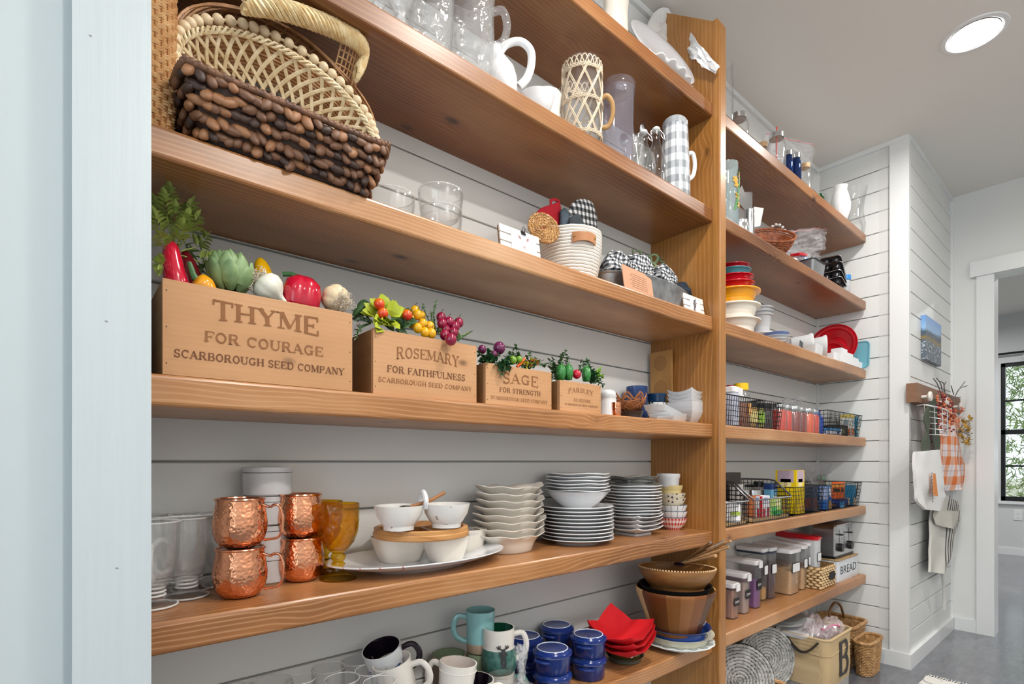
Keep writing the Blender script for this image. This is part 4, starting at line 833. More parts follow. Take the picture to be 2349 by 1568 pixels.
# ================================================================= fourth shelf, left bay: seed crates
Z4 = ZT[3]
INK = mat('branded_letters', '8A5A36', .8, var=.25, vscale=60); INKD = mat('branded_letters_dark', '6B4228', .8, var=.25, vscale=60); NAIL = mat('nail_head', '5A4630', .6); MOSS = mat('crate_filler', '3A3A26', .95, bump=(80, .6, .004))
def crate(label, u0, u1, Y, H, D, lines):
    x0, x1 = XY(u0, Y), XY(u1, Y); L = x1-x0; t = .009
    c = thing('seed_crate', label, 'crate', ((x0+x1)/2, Y, Z4))
    b = MB(); b.box(-L/2, 0, 0, L/2, t, H); obj('front_panel', b, CRATE, c, smooth=0)
    b = MB(); b.box(-L/2, D-t, 0, L/2, D, H); obj('back_panel', b, CRATE, c, smooth=0)
    for s in (-1, 1): obj('side_panel', MB().box(-t/2, 0, 0, t/2, D-2*t, H-.001), CRATED, c, (s*(L/2-t/2-.0003), t, 0), smooth=0)
    obj('base', MB().box(-L/2+t, t, .001, L/2-t, D-t, .008), CRATED, c, smooth=0)
    obj('filler', MB().box(-L/2+t, t, .008, L/2-t, D-t, H-.028), MOSS, c, smooth=0)
    xf = lambda u: XY(u, Y)-(x0+x1)/2
    for k, (tx, a0, a1, zf, hf, bend, mt, bold) in enumerate(lines):
        m = letters(MB(), tx, xf(a0), xf(a1), zf*H, hf*H, bend*H, bold=bold); obj('lettering', m, mt, c, (0, -.0003, 0), smooth=0)
    nm_ = MB()
    for zz in (.12, .5, .88):
        for s in (-1, 1): nm_.lathe([(.0012, 0), (.0003, .0002)], 6, TR(s*(L/2-t/2), -.0001, zz*H, rx=pi/2))
    obj('nail_heads', nm_, NAIL, c, smooth=0)
    return c
crate('largest pine crate branded THYME, overflowing with peppers, artichoke and garlic', 373, 808, .889, .1365, .165,
      [('THYME', 487, 732, .735, .19, .03, INK, 1.05), ('FOR COURAGE', 467, 742, .455, .115, 0, INK, .95), ('SCARBOROUGH SEED COMPANY', 398, 790, .235, .085, 0, INKD, 1.0)])
crate('second largest pine crate branded ROSEMARY, holding yellow and purple berries', 856, 1093, .901, .1215, .160,
      [('ROSEMARY', 908, 1053, .655, .16, .06, INK, .8), ('FOR FAITHFULNESS', 887, 1067, .415, .105, 0, INKD, .9), ('SCARBOROUGH SEED COMPANY', 867, 1082, .235, .075, 0, INK, .9)])
crate('third pine crate branded SAGE, with purple onions and green sprigs', 1114, 1265, .903, .090, .150,
      [('SAGE', 1153, 1235, .66, .24, .05, INK, .8), ('FOR STRENGTH', 1145, 1240, .395, .12, 0, INKD, .85), ('SCARBOROUGH SEED COMPANY', 1125, 1256, .185, .085, 0, INK, .8)])
crate('smallest pine crate branded PARSLEY, with little green peppers and one red', 1284, 1378, .903, .0755, .140,
      [('PARSLEY', 1303, 1361, .665, .14, .08, INK, .8), ('TO SOOTHE', 1315, 1355, .405, .1, 0, INK, .75), ('SCARBOROUGH SEED COMPANY', 1295, 1371, .245, .07, 0, INKD, .75)])
# ---- vegetables
def pnt(u, v, Y): return (XY(u, Y), Y, ZY(u, v, Y))
PRED = mat('pepper_red', 'C01232', .16, coat=.5); PDRK = mat('pepper_dark_red', '74101F', .14, coat=.6); PORG = mat('pepper_orange', 'E39A17', .18, coat=.4); PYEL = mat('pepper_yellow', 'EFB60E', .2, coat=.4)
PGRN = mat('pepper_green', '2F7A36', .2, coat=.4); STEM = mat('stem_green', '3E6B3C', .5); GARW = mat('garlic_white', 'DFE0D2', .35, var=.06, vscale=20); GARC = mat('garlic_cream', 'DCC7A4', .45, var=.1, vscale=25)
def tapered(name, label, cat, pts, rs, mt, lobes=0, n=20, grp=None, amp=.08):
    P = smooth_path(pts, 6); N2 = len(P)-1
    def rfn(q):
        k = q*(len(rs)-1); i = min(int(k), len(rs)-2); return rs[i]+(rs[i+1]-rs[i])*(k-i)
    m = MB(); m.tube([tuple(Vector(p)-Vector(pts[0])) for p in P], 1.0, n, rfn=rfn)
    o = thing(name, label, cat, pts[0], group=grp); obj('flesh', m, mt, o, smooth=60); return o
pp = tapered('long_pepper', 'long crimson pepper standing at the left end of the THYME crate', 'pepper', [pnt(418, 715, .95), pnt(405, 650, .94), pnt(396, 600, .945), pnt(393, 566, .95), pnt(394, 553, .952)], [.018, .0175, .015, .0125, .009, .002], PRED)
tapered('long_pepper', 'dark red glossy pepper behind the crimson one', 'pepper', [pnt(452, 690, 1.0), pnt(442, 640, 1.0), pnt(430, 600, 1.0), pnt(424, 573, 1.005)], [.016, .017, .014, .010, .002], PDRK)
o = tapered('chunky_pepper', 'orange pepper with a curled green stem in the THYME crate', 'pepper', [pnt(447, 640, .93), pnt(458, 650, .93), pnt(474, 678, .93), pnt(484, 706, .93)], [.004, .015, .0195, .018, .012, .005], PORG)
obj('stem', MB().tube([tuple(Vector(pnt(*q))-Vector(pnt(447, 640, .93))) for q in ((449, 641, .93), (442, 628, .93), (436, 608, .93), (434, 601, .93))], .0045, 8, rfn=lambda q: 1.3-.6*q), STEM, o)
# artichoke
ARTI = NT('artichoke_leaf'); sa = ARTI.noise(ARTI.tc.outputs['Object'], 25, 3); ARTI.col(ARTI.ramp(sa, [(.3, '5C7A50'), (.5, '7E9A68'), (.75, '93AC7C')])); ARTI.set(Roughness=.5)
ac = Vector(pnt(529, 630, .95)); ar = thing('artichoke', 'green artichoke with overlapping leaves in the middle of the THYME crate', 'artichoke', tuple(ac))
obj('heart', MB().ball((0, 0, .004), .025, 16, 10), ARTI.m, ar)
for row, (el, n_, L, w, r0) in enumerate(((-.75, 7, 1.25, .62, .030), (-.35, 8, 1.2, .56, .0305), (.05, 7, 1.15, .56, .029), (.42, 6, 1.05, .56, .027), (.8, 5, .8, .6, .026))):
    for j in range(n_):
        a = 2*pi*(j+.5*(row % 2))/n_; m = MB(); jl = 1+.08*sin(j*5+row)
        def f(s, t, el=el, L=L, w=w, jl=jl, a=a, r0=r0, row=row):
            q = max(0, sin(pi*min(1, .1+t*.86)))**.55 if t > .5 else .62+.55*t; sd = (s-.5)*2
            e2 = el-.25+t*L*jl; R2 = r0+.0045*t**1.6*(1.3-row*.18)+.0030*(1-sd*sd)-.0012; A = a+sd*w*q*(.75+.25*(1-t)); ce_ = max(.18, cos(e2))
            return (R2*ce_*cos(A), R2*ce_*sin(A), R2*sin(min(e2, 1.5))*1.12+.003*t)
        m.grid(f, 8, 9); obj('leaf', m, ARTI.m, ar, smooth=60)
tapered('small_pepper', 'yellow pepper tip behind the white garlic', 'pepper', [pnt(608, 668, 1.0), pnt(604, 630, 1.0), pnt(599, 606, 1.0), pnt(597, 591, 1.0)], [.015, .0165, .014, .010, .002], PYEL)
def garlic(label, c, r, mt, dr):
    t = thing('garlic_bulb', label, 'garlic', tuple(c), rot=tuple((-Vector(dr)).to_track_quat('Z', 'Y').to_euler()))
    pr = [(.002, -.72), (.5, -.70), (.9, -.42), (1.03, -.05), (.93, .32), (.62, .62), (.3, .82), (.2, 1.05), (.16, 1.25)]
    obj('bulb', MB().lathe([(a*r, b*r) for a, b in pr], 48, rf=lambda a, z, q: 1-.075*(1-abs(sin(a*3.5)))**2), mt, t, smooth=70)
    m = MB(); R = random.Random(int(r*1e5))
    for k in range(80):
        P = []; p = Vector((R.gauss(0, .3), R.gauss(0, .3), -.85+R.gauss(0, .12)))*r; d = Vector((R.gauss(0, 1), R.gauss(0, 1), R.gauss(0, 1))).normalized()
        for q in range(7): P.append(tuple(p)); p = p+d*r*.13; d = (d+Vector((R.gauss(0, .6), R.gauss(0, .6), R.gauss(0, .6)))-(p/r-Vector((0, 0, -.9)))*.5).normalized()
        m.tube(P, .0006, 4)
    rt = obj('roots', m, mat('garlic_roots', 'D2C6B4', .8), t); rt['kind'] = 'stuff'; return t
cg = Vector(pnt(616, 661, .94)); garlic('white garlic bulb with curly roots next to the artichoke', cg, .0265, GARW, (-.762*.7-.65*.35, .6475*.7-.76*.35, .62))
cg = Vector(pnt(770, 686, .94)); garlic('cream garlic bulb with a bushy root at the right end of the THYME crate', cg, .0265, GARC, (.762*.75-.65*.45, -.6475*.75-.76*.45, -.38))
bc = Vector(pnt(692, 682, .95)); bp_ = thing('bell_pepper', 'shiny red bell pepper between the two garlic bulbs', 'pepper', tuple(bc), rot=(0, radians(8), 0))
obj('flesh', MB().lathe([(.004, -.036), (.026, -.034), (.033, -.015), (.0345, .006), (.030, .024), (.020, .033), (.008, .029), (.001, .027)], 56, rf=lambda a, z, q: 1-.13*(1-abs(sin(a*2+.6)))**2), PRED, bp_, smooth=70)
obj('stem', MB().tube([(0, 0, .026), (-.006, 0, .034), (-.022, .004, .036), (-.034, .01, .033)], .0045, 8), STEM, bp_)
# ---- leaves and sprigs
LG = {n: mat('leaf_'+n, c, .5, var=.3, vscale=14) for n, c in (('celery', '8FA04C'), ('dark', '3E5E36'), ('boxwood', '2E5A34'), ('bright', '7CAD2E'), ('lime', 'AEBB33'), ('herb', '7C9E5A'), ('sage', '6A7B64'))}
def sprig(name, label, root, tips, mt, n, L, Wd, seed, r=.0012, cat='foliage', grp=None, stem='stem_green'):
    R = random.Random(seed); t = thing(name, label, cat, tuple(root), group=grp); st = MB(); lv = MB()
    for tip in tips:
        d = Vector(tip)-Vector(root); P = smooth_path([(0, 0, 0), tuple(d*.5+Vector((R.gauss(0, .004), R.gauss(0, .004), .004))), tuple(d)], 5); st.tube(P, r, 5)
        for k in range(n):
            q = P[min(len(P)-1, int(len(P)*(.25+.75*k/n)))]; dr = Vector((R.gauss(0, 1), R.gauss(0, 1), R.gauss(.25, .8))).normalized()
            if k == n-1: q = P[-1]; dr = d.normalized()
            leaf(lv, q, dr, L*R.uniform(.7, 1.2), Wd*R.uniform(.8, 1.2), droop=R.uniform(0, .12))
    obj('stems', st, mat(stem, '4E5B36', .6), t); f = obj('leaves', lv, mt, t, smooth=0); f['kind'] = 'stuff'; return t
def jag(mb, p, d, L, w, R, nl=5):
    """one deeply cut leaf: leaflets along a midrib"""
    p = Vector(p); d = Vector(d).normalized(); s = d.cross(Vector((0, 1, .3))).normalized()
    for k in range(nl):
        t = .2+.8*k/(nl-1); q = p+d*L*t
        for sg in (-1, 1): leaf(mb, q, d*.6+s*sg*.8+Vector((0, R.gauss(0, .3), 0)), w*(1.15-.6*t), w*.45, droop=.05)
    leaf(mb, p+d*L*.85, d, w, w*.5)
R = random.Random(8); rt = Vector(pnt(400, 600, .985)); ce = thing('celery_sprig', 'yellow green celery leaves rising at the left end of the THYME crate', 'foliage', tuple(rt)); st = MB(); lv = MB()
for (u, v, Y) in ((378, 470, .95), (401, 505, .96), (432, 492, .97), (362, 520, .95), (445, 520, .97), (412, 545, .95), (372, 560, .93), (366, 612, .93), (460, 560, 1.0), (470, 600, 1.0), (388, 448, .96), (440, 480, .98), (425, 520, .95), (360, 490, .97)):
    q = Vector(pnt(u, v, Y))-rt; st.tube(smooth_path([(0, 0, -.03), (.0, .0, .01), tuple(q*.8)], 4), .0013, 5); jag(lv, q*.75, q+Vector((0, -.01, .012)), .030, .021, R)
obj('stems', st, LG['celery'], ce); l_ = obj('leaves', lv, LG['celery'], ce, smooth=0); l_['kind'] = 'stuff'
sprig('herb_sprig', 'brownish green sprig between the celery leaves and the artichoke', pnt(478, 640, 1.02), [pnt(458, 555, 1.02), pnt(440, 590, 1.02), pnt(425, 560, 1.03)], LG['herb'], 9, .018, .009, 3)
lf = thing('broad_leaf', 'single broad dark leaf at the corner of the ROSEMARY crate', 'foliage', pnt(856, 716, .96)); m = MB(); p0 = Vector(pnt(856, 716, .96))
m.grid(lambda a, b: tuple((Vector(pnt(856-50*b, 712-14*sin(b*pi)+16*b, .96))-p0)+Vector((0, -.012*sin(a*pi), (a-.5)*.032*sin(pi*min(1, b*.92+.06))**.7))), 6, 10); obj('blade', m, LG['dark'], lf)
sprig('dark_sprig', 'dark twiggy sprig hanging left of the ROSEMARY crate', pnt(850, 742, .95), [pnt(815, 735, .94), pnt(822, 758, .94), pnt(818, 775, .93), pnt(835, 730, .95), pnt(812, 715, .96)], LG['sage'], 7, .009, .006, 5)
R = random.Random(21); p0 = Vector(pnt(880, 745, .95)); lm_ = thing('lime_leaf_cluster', 'lime green serrated leaves spilling over the ROSEMARY crate', 'foliage', tuple(p0)); lv = MB()
for (u, v, Y, L, w) in ((862, 700, .94, .04, .03), (882, 690, .94, .04, .034), (905, 712, .93, .04, .034), (925, 712, .94, .035, .03), (868, 735, .92, .035, .03), (850, 712, .94, .04, .03), (890, 735, .92, .04, .032), (902, 745, .91, .035, .028), (912, 735, .94, .03, .03), (862, 755, .885, .03, .022), (870, 764, .885, .022, .016)):
    q = Vector(pnt(u, v, Y))-p0
    for k in range(3): leaf(lv, q*.6, q+Vector((R.gauss(0, .012), R.gauss(0, .008), R.gauss(0, .01))), L*.8, w*.8, up=(0, -1, .4), droop=.1)
l_ = obj('leaves', lv, LG['lime'], lm_, smooth=0)
lv = MB()
for (u, v) in ((915, 748), (925, 735), (905, 756), (930, 750)):
    for k in range(3): leaf(lv, Vector(pnt(u, v, .935))-p0, (R.gauss(0, 1), -.5, R.gauss(.2, .5)), .028, .02, up=(0, -1, .4))
obj('dark_leaves', lv, LG['dark'], lm_, smooth=0)
def fruit(name, label, u, v, Y, r, mt, stemc=True, grp=None, d=(1, 1, 1.05), cat='fruit'):
    t = thing(name, label, cat, pnt(u, v, Y), group=grp); obj('flesh', MB().ball((0, 0, 0), r, 16, 10, d=d), mt, t, smooth=80)
    if stemc: obj('stem', MB().tube([(0, 0, r*.9), (.002, 0, r*1.4), (.006, 0, r*1.8)], .0006, 5), mat('twig_dark', '3A2E22', .7), t)
    return t
TOM = NT('tomato_skin'); s7 = TOM.n('SeparateXYZ'); TOM.L(TOM.tc.outputs['Object'], s7.inputs[0]); TOM.col(TOM.ramp(TOM.math('ADD', TOM.math('MULTIPLY', s7.outputs[2], 35), .4), [(.2, 'D42A12'), (.8, 'E8791C')])); TOM.set(Roughness=.15, Coat_Weight=.5)
for (u, v, lb) in ((878, 718, 'orange red physalis fruit low among the lime leaves'), (870, 697, 'red physalis fruit at the top left of the lime leaves'), (934, 722, 'orange red physalis fruit right of the lime leaves')): fruit('physalis', lb, u, v, .925, .0105, TOM.m, False, 'physalis fruits')
BY = mat('berry_yellow', 'E2AA16', .22, coat=.4); BP = mat('berry_purple', '8E0F3A', .12, coat=.6)
for i, (u, v, Y) in enumerate(((958, 722, .94), (946, 742, .935), (970, 742, .93), (958, 752, .925), (975, 762, .92), (986, 748, .93), (990, 764, .918), (966, 724, .96), (952, 712, .95), (940, 732, .94))):
    fruit('yellow_berry', 'yellow berry, one of ten clustered above the word ROSEMARY', u, v, Y, .0097, BY, True, 'yellow berries in the ROSEMARY crate', d=(1, 1, 1.1))
for i, (u, v, Y) in enumerate(((1030, 738, .94), (1044, 748, .935), (1014, 742, .94), (1022, 756, .94), (1040, 762, .93), (1034, 778, .885), (1012, 728, .95), (1052, 740, .94), (1026, 744, .95), (1020, 768, .925))):
    fruit('purple_berry', 'large dark purple berry hanging lowest over the front of the ROSEMARY crate' if i == 5 else 'dark purple berry, one of nine clustered at the right end of the ROSEMARY crate', u, v, Y, .0122 if i == 5 else .0107, BP, True, 'purple berries in the ROSEMARY crate')
sprig('herb_sprig', 'feathery pale green herb sprig between the yellow and purple berries', pnt(1000, 765, .96), [pnt(970, 700, .97), pnt(1000, 690, .97), pnt(990, 720, .96), pnt(1006, 740, .95), pnt(1012, 760, .93)], LG['herb'], 26, .007, .003, 9)
sprig('berry_leaf', 'small pointed leaf at the right end of the ROSEMARY crate', pnt(1050, 782, .95), [pnt(1068, 770, .95), pnt(1060, 775, .95)], LG['herb'], 2, .022, .014, 10)
for i, (u, v, Y, r, lb) in enumerate(((1145, 798, .95, .0145, 'shiny purple onion standing tallest in the SAGE crate'), (1106, 801, .96, .010, 'purple onion at the left end of the SAGE crate'), (1133, 812, .94, .008, 'small purple onion low in front of the shiny one'))):
    fruit('purple_onion', lb, u, v, Y, r, mat('onion_purple', '6B2350', .15, coat=.5), False, 'purple onions', cat='vegetable')
def bush(label, spots, root, n, L, seed, mt=LG['boxwood'], grp=None): return sprig('boxwood_sprig', label, pnt(*root), [pnt(*q) for q in spots], mt, int(n*1.9), L*1.1, L*.72, seed, r=.0007, grp=grp)
bush('dense boxwood sprigs on the left of the SAGE crate', ((1100, 812, .93), (1108, 825, .92), (1120, 808, .93), (1130, 825, .91), (1118, 835, .905), (1102, 832, .93), (1140, 815, .94), (1125, 818, .92)), (1122, 845, .94), 13, .011, 31)
bush('boxwood sprig hanging over the front above the word SAGE', ((1140, 838, .90), (1148, 848, .898), (1156, 830, .90), (1160, 845, .899), (1152, 855, .897), (1165, 822, .92), (1170, 836, .90)), (1158, 838, .915), 12, .011, 32, LG['boxwood'])
bush('upright boxwood sprigs at the right of the SAGE crate', ((1182, 795, .95), (1178, 812, .94), (1190, 815, .94), (1170, 815, .94), (1215, 812, .95), (1225, 822, .95), (1240, 828, .95), (1252, 835, .95), (1222, 838, .94)), (1200, 850, .95), 12, .010, 33, LG['dark'])
for (u, v, r, lb) in ((1176, 826, .010, 'round green pepper beside the hanging sprig'), (1191, 824, .008, 'small green pepper behind the round one')): fruit('green_pepper', lb, u, v, .925, r, mat('pepper_light_green', '6E9A2E', .2, coat=.4), False, cat='vegetable')
tapered('chili', 'thin orange chili lying in the SAGE crate', 'pepper', [pnt(1186, 842, .925), pnt(1196, 832, .925), pnt(1205, 820, .93)], [.0035, .004, .002], mat('chili_orange', 'D9571C', .2, coat=.4))
R = random.Random(40); p0 = Vector(pnt(1210, 840, .92)); t = thing('autumn_leaves', 'small yellow and orange leaves at the right of the SAGE crate', 'foliage', tuple(p0)); a_, b_ = MB(), MB()
for k in range(26): leaf(a_ if k % 3 else b_, Vector(pnt(R.uniform(1197, 1232), R.uniform(826, 842), .92))-p0, (R.gauss(0, 1), -.4, R.gauss(.3, .6)), .012, .007)
obj('yellow_leaves', a_, LG['lime'], t, smooth=0); obj('orange_leaves', b_, mat('leaf_orange', 'CF5A22', .4), t, smooth=0)
bush('dark boxwood sprigs rising behind the PARSLEY crate on its left', ((1268, 825, .96), (1262, 845, .95), (1275, 855, .94), (1258, 862, .93), (1290, 815, .96), (1298, 808, .96), (1286, 828, .96), (1302, 822, .96), (1272, 838, .96), (1262, 830, .96)), (1280, 872, .95), 12, .010, 34, LG['dark'])
bush('leafy boxwood sprigs at the right end of the PARSLEY crate', ((1336, 828, .96), (1346, 826, .96), (1330, 842, .95), (1352, 842, .95), (1362, 850, .94), (1370, 858, .93), (1378, 868, .92), (1358, 862, .93), (1382, 880, .90), (1376, 850, .94), (1368, 868, .92)), (1355, 880, .94), 12, .010, 35, LG['boxwood'])
bush('bright green sprig tip at the far right of the PARSLEY crate', ((1377, 846, .93), (1382, 862, .92), (1372, 852, .93)), (1368, 874, .93), 10, .009, 36, LG['bright'])
for k, (u, v, lb) in enumerate(((1287, 852, 'green bell pepper at the left of the PARSLEY crate'), (1304, 852, 'green bell pepper second from the left in the PARSLEY crate'), (1345, 856, 'green bell pepper at the right of the PARSLEY crate'))):
    g_ = thing('mini_pepper', lb, 'pepper', pnt(u, v, .93), group='miniature green peppers'); obj('flesh', MB().lathe([(.001, -.022), (.009, -.021), (.0125, -.006), (.012, .008), (.007, .017), (.002, .018)], 28, rf=lambda a, z, q: 1-.12*(1-abs(sin(a*2+.4)))**2), PGRN, g_, smooth=70); obj('stem', MB().tube([(0, 0, .016), (.002, 0, .022), (.005, 0, .026)], .0018, 6), STEM, g_)
fruit('mini_apple', 'small glossy red pepper between the green ones', 1323, 858, .925, .0115, PRED, False, cat='vegetable')
# ---- right of the crates
sx, sy = XY(1394, .955), .955
sh = thing('sugar_shaker', 'white ceramic shaker jar with a rounded lid beside the PARSLEY crate', 'jar', (sx, sy, Z4))
obj('body', MB().lathe([(.001, 0), (.0285, .001), (.028, .010), (.0245, .045), (.0235, .055), (.0255, .058), (.0255, .062), (.001, .0625)], 32), PORC, sh, smooth=40)
obj('lid', MB().lathe([(.0225, .063), (.0235, .067), (.021, .073), (.012, .078), (.001, .0785)], 28), PORC, sh, smooth=60)
tag(obj('copper_tumbler', MB().lathe(vessel([(.0125, 0), (.013, .001), (.0135, .040)], .001), 28), cu.m, None, (*at(1414, .925, 3)[:2], Z4), smooth=60), 'tiny hammered copper cup beside the white shaker', 'cup')
BG = gl('smoky_ribbed_glass', hx('8A7468'), .05, edge=.45, body=.1)
xb_, yb_ = XY(1449, .95), .955
bowl_thing('ribbed_glass_bowl', [(.026, 0), (.028, .003), (.036, .020), (.038, .024)], BG, (xb_, yb_, Z4), 'smoky ribbed glass bowl under the woven twig basket', n=72, rf=lambda a, z, r: 1+.03*sin(24*a))
TWIG = mat('twig_brown', '9A5F36', .55, var=.35, vscale=90)
tw = thing('twig_basket', 'small brown looped twig basket sitting on the smoky glass bowl', 'basket', (xb_, yb_, Z4+.0265)); R = random.Random(5); w = MB()
for k in range(26):
    a = 2*pi*k/26; P = []
    for j in range(9): t = j/8; r = .018+.026*t**.6; P.append((r*cos(a+t*1.3*(1 if k % 2 else -1)), r*sin(a+t*1.3*(1 if k % 2 else -1)), .003+.030*t**1.5+.004*sin(a*3)))
    w.tube(P, .0016, 5)
for k in range(9): w.tube([((.018+.003*k)*cos(a), (.018+.003*k)*sin(a), .003+.0032*k*(k/9)+.004*sin(a*3)*k/9) for a in [j*pi/12 for j in range(24)]], .0017, 5, loop=True)
obj('weave', w, TWIG, tw)
lp = MB()
for k in range(7):
    a = 2*pi*k/7; P = [(.040*cos(a-.45), .040*sin(a-.45), .026), (.046*cos(a-.2), .046*sin(a-.2), .040), (.044*cos(a), .044*sin(a), .047), (.046*cos(a+.2), .046*sin(a+.2), .040), (.040*cos(a+.45), .040*sin(a+.45), .026)]
    for q in (0, .0035): lp.tube(smooth_path([(x, y, z+q) for x, y, z in P], 4), .0014, 5)
obj('loop_rim', lp, TWIG, tw)
BGL = gl('blue_bubble_glass', hx('4A6AA8'), .08, edge=.3, body=.35)
bowl_thing('blue_glass_bowl', [(.030, 0), (.033, .003), (.035, .03), (.0345, .068)], BGL, (XY(1461, 1.07), 1.07, Z4+.058), 'frosted blue glass tumbler at the back behind the twig basket', n=60, rf=lambda a, z, r: 1+.02*sin(20*a+z*500))
bowl_thing('blue_glass_bowl', [(.030, 0), (.033, .003), (.036, .03), (.036, .068)], BGL, (XY(1461, 1.07), 1.07, Z4), 'frosted blue glass tumbler holding the upper one behind the twig basket', n=60)
DTT = NT('dotted_glaze'); v9 = DTT.n('TexVoronoi'); v9.inputs['Scale'].default_value = 110; v9.inputs['Randomness'].default_value = .4; DTT.L(DTT.tc.outputs['Object'], v9.inputs['Vector']); DTT.col(DTT.mix(DTT.math('LESS_THAN', v9.outputs['Distance'], .36), 'E6E6E4', '1D1E22')); DTT.set(Roughness=.15, Coat_Weight=.4)
x_, y_ = XY(1505, 1.05), 1.05
bowl_thing('grey_bowl', [(.026, 0), (.028, .002), (.036, .03), (.037, .038)], mat('warm_grey_glaze', 'A59C94', .2, coat=.3), (x_, y_, Z4), 'grey bowl under the dotted bowl by the corner')
bowl_thing('dotted_bowl', [(.026, 0), (.028, .002), (.034, .012), (.035, .040)], DTT.m, (x_, y_, Z4+.036), 'white bowl with black leaf dots under the navy ramekin', rf=None)
bowl_thing('navy_ramekin', [(.028, 0), (.030, .002), (.032, .022), (.0345, .024), (.035, .029)], mat('deep_blue_glaze', '143E66', .1, coat=.6), (x_, y_, Z4+.0765), 'glossy navy ramekin standing on the dotted bowl', 'ramekin')
# white square serving plates laid askew
xq, yq = XY(1524, .985), .985
def slab(L, Wd, h, th=.003):
    m = MB(); A = rbox_rings(L, Wd, 0, h, .004, 3)[0]; f = lambda k, z, d=0: [(x*k-(d if x > 0 else -d), y*k-(d if y > 0 else -d), z) for x, y, _ in rbox_rings(L, Wd, 0, h, .004, 3)[0]]
    m.loft([f(.84, 0), f(.86, .0015), f(1, h), f(.985, h), f(.84, .004), f(.5, .004)]); return m
sp0 = tag(obj('serving_plate', slab(.105, .085, .017), PORC, None, (XY(1533, .945), .945, Z4), (0, 0, RZC+.78+.1), smooth=30), 'white rectangular plate lowest in the slanted pile', 'plate', 'white rectangular plates')
dup(sp0, (XY(1531, .95), .95, Z4+.010), RZC+.80, 'white rectangular plate second from below in the slanted pile')
dup(sp0, (XY(1524, .962), .962, Z4+.019), 0, 'white rectangular plate tilted on top, sloping down to the right', rot=(radians(4), radians(12), RZC+.75))
dup(sp0, (XY(1520, .966), .966, Z4+.0255), 0, 'topmost white rectangular plate of the slanted pile', rot=(radians(4), radians(13), RZC+.72))
tag(obj('white_tray', slab(.075, .055, .006), PORC, None, (XY(1506, .925), .925, Z4), (0, 0, RZC+.7), smooth=30), 'thin white tray sticking out below the slanted pile', 'plate')
# square bowls
def sqbowl(h, H, conc):
    m = MB(); n = 16; 
    def ring(k, z, cv=0):
        out = []
        for s in range(4):
            for j in range(n):
                t = -1+2*j/n; a = s*pi/2; x, y = 1, t; rr = ring_cv = 1; X, Y2 = x*cos(a)-y*sin(a), x*sin(a)+y*cos(a); out.append((X*h*k, Y2*h*k, z-cv*(1-t*t)))
        return out
    m.loft([ring(.45, 0), ring(.52, .002), ring(.78, H*.45, conc*.2), ring(.93, H*.75, conc*.6), ring(1, H, conc), ring(.965, H, conc), ring(.74, H*.45, conc*.2), ring(.45, .004)]); return m
x9, y9 = XY(1572, .975), .968
p = tag(obj('square_bowl', sqbowl(.048, .046, .0), PORC, None, (x9, y9, Z4), (0, 0, 0), smooth=30), 'deep square white bowl at the bottom of the pile beside the upright', 'bowl', 'flat rimmed square bowls')
for k in range(1, 4): dup(p, (x9, y9, Z4+.0095*k), 0, f'square white bowl with straight rim, {["", "second", "third", "fourth"][k]} from the bottom by the upright')
p = tag(obj('square_bowl', sqbowl(.0465, .044, .011), PORC, None, (x9-.001, y9, Z4+.047), (0, 0, 0), smooth=30), 'square white bowl with dipping rim, lowest of the three upper ones', 'bowl', 'dipped rim square bowls')
for k, w_ in ((1, 'middle of the three upper ones'), (2, 'topmost of the pile')): dup(p, (x9-.001, y9, Z4+.047+.0135*k), 0, 'square white bowl with dipping rim, '+w_)
# wooden board with hollows leaning in the corner
wbm = MB(); wd_, ht_ = .098, .262; wb_ = thing('mould_board', 'narrow wooden board with two round hollows standing in the corner', 'board', (XP0-.012, 1.067, Z4), rot=(0, radians(-1), 0))
obj('board', MB().box(-.009, -wd_/2+.006, 0, .001, wd_/2-.006, ht_), LIGHTBRD if 'LIGHTBRD' in globals() else wood('maple_board', 'C99C62', 'B98A50', 'A2743E', 'Z', freq=500, knots=False, coat=0, rough=.55, spread=.3), wb_, smooth=0)
for zc in (.220, .135, .05): obj('hollow', MB().tube([(-.0092, .026*cos(a), zc+.026*sin(a)) for a in [k*pi/16 for k in range(32)]], .0010, 5, loop=True).lathe([(.025, 0), (.001, .0002)], 28, TR(x=-.0093, z=zc, ry=-pi/2)), mat('hollow_wood', 'A87A48', .6), wb_, smooth=0)
# ================================================================= third shelf, left bay
Z3 = ZT[2]
def rattan(name, c1, c2, sc=60): 
    q = NT(name); q.col(q.ramp(q.noise(q.tc.outputs['Object'], sc, 4, .6), [(.3, c2), (.68, c1)])); q.set(Roughness=.5); q.bump(q.noise(q.tc.outputs['Object'], sc*8, 2), .2, .0006); return q.m
HYA = [rattan('hyacinth_brown', '8A6044', '4A2F20', 40), rattan('hyacinth_tan', 'B07C52', '6E4830', 40), rattan('hyacinth_dark', '4A3024', '22150F', 40)]
PALER = rattan('pale_reed', 'EEE0C0', 'D3BC90'); TANR = rattan('tan_reed', 'C08C5A', '8A5C34'); HONEY = rattan('honey_reed', 'E8BC8A', 'C48E58'); BEADM = mat('wood_bead', 'DCC6A4', .45, var=.06)
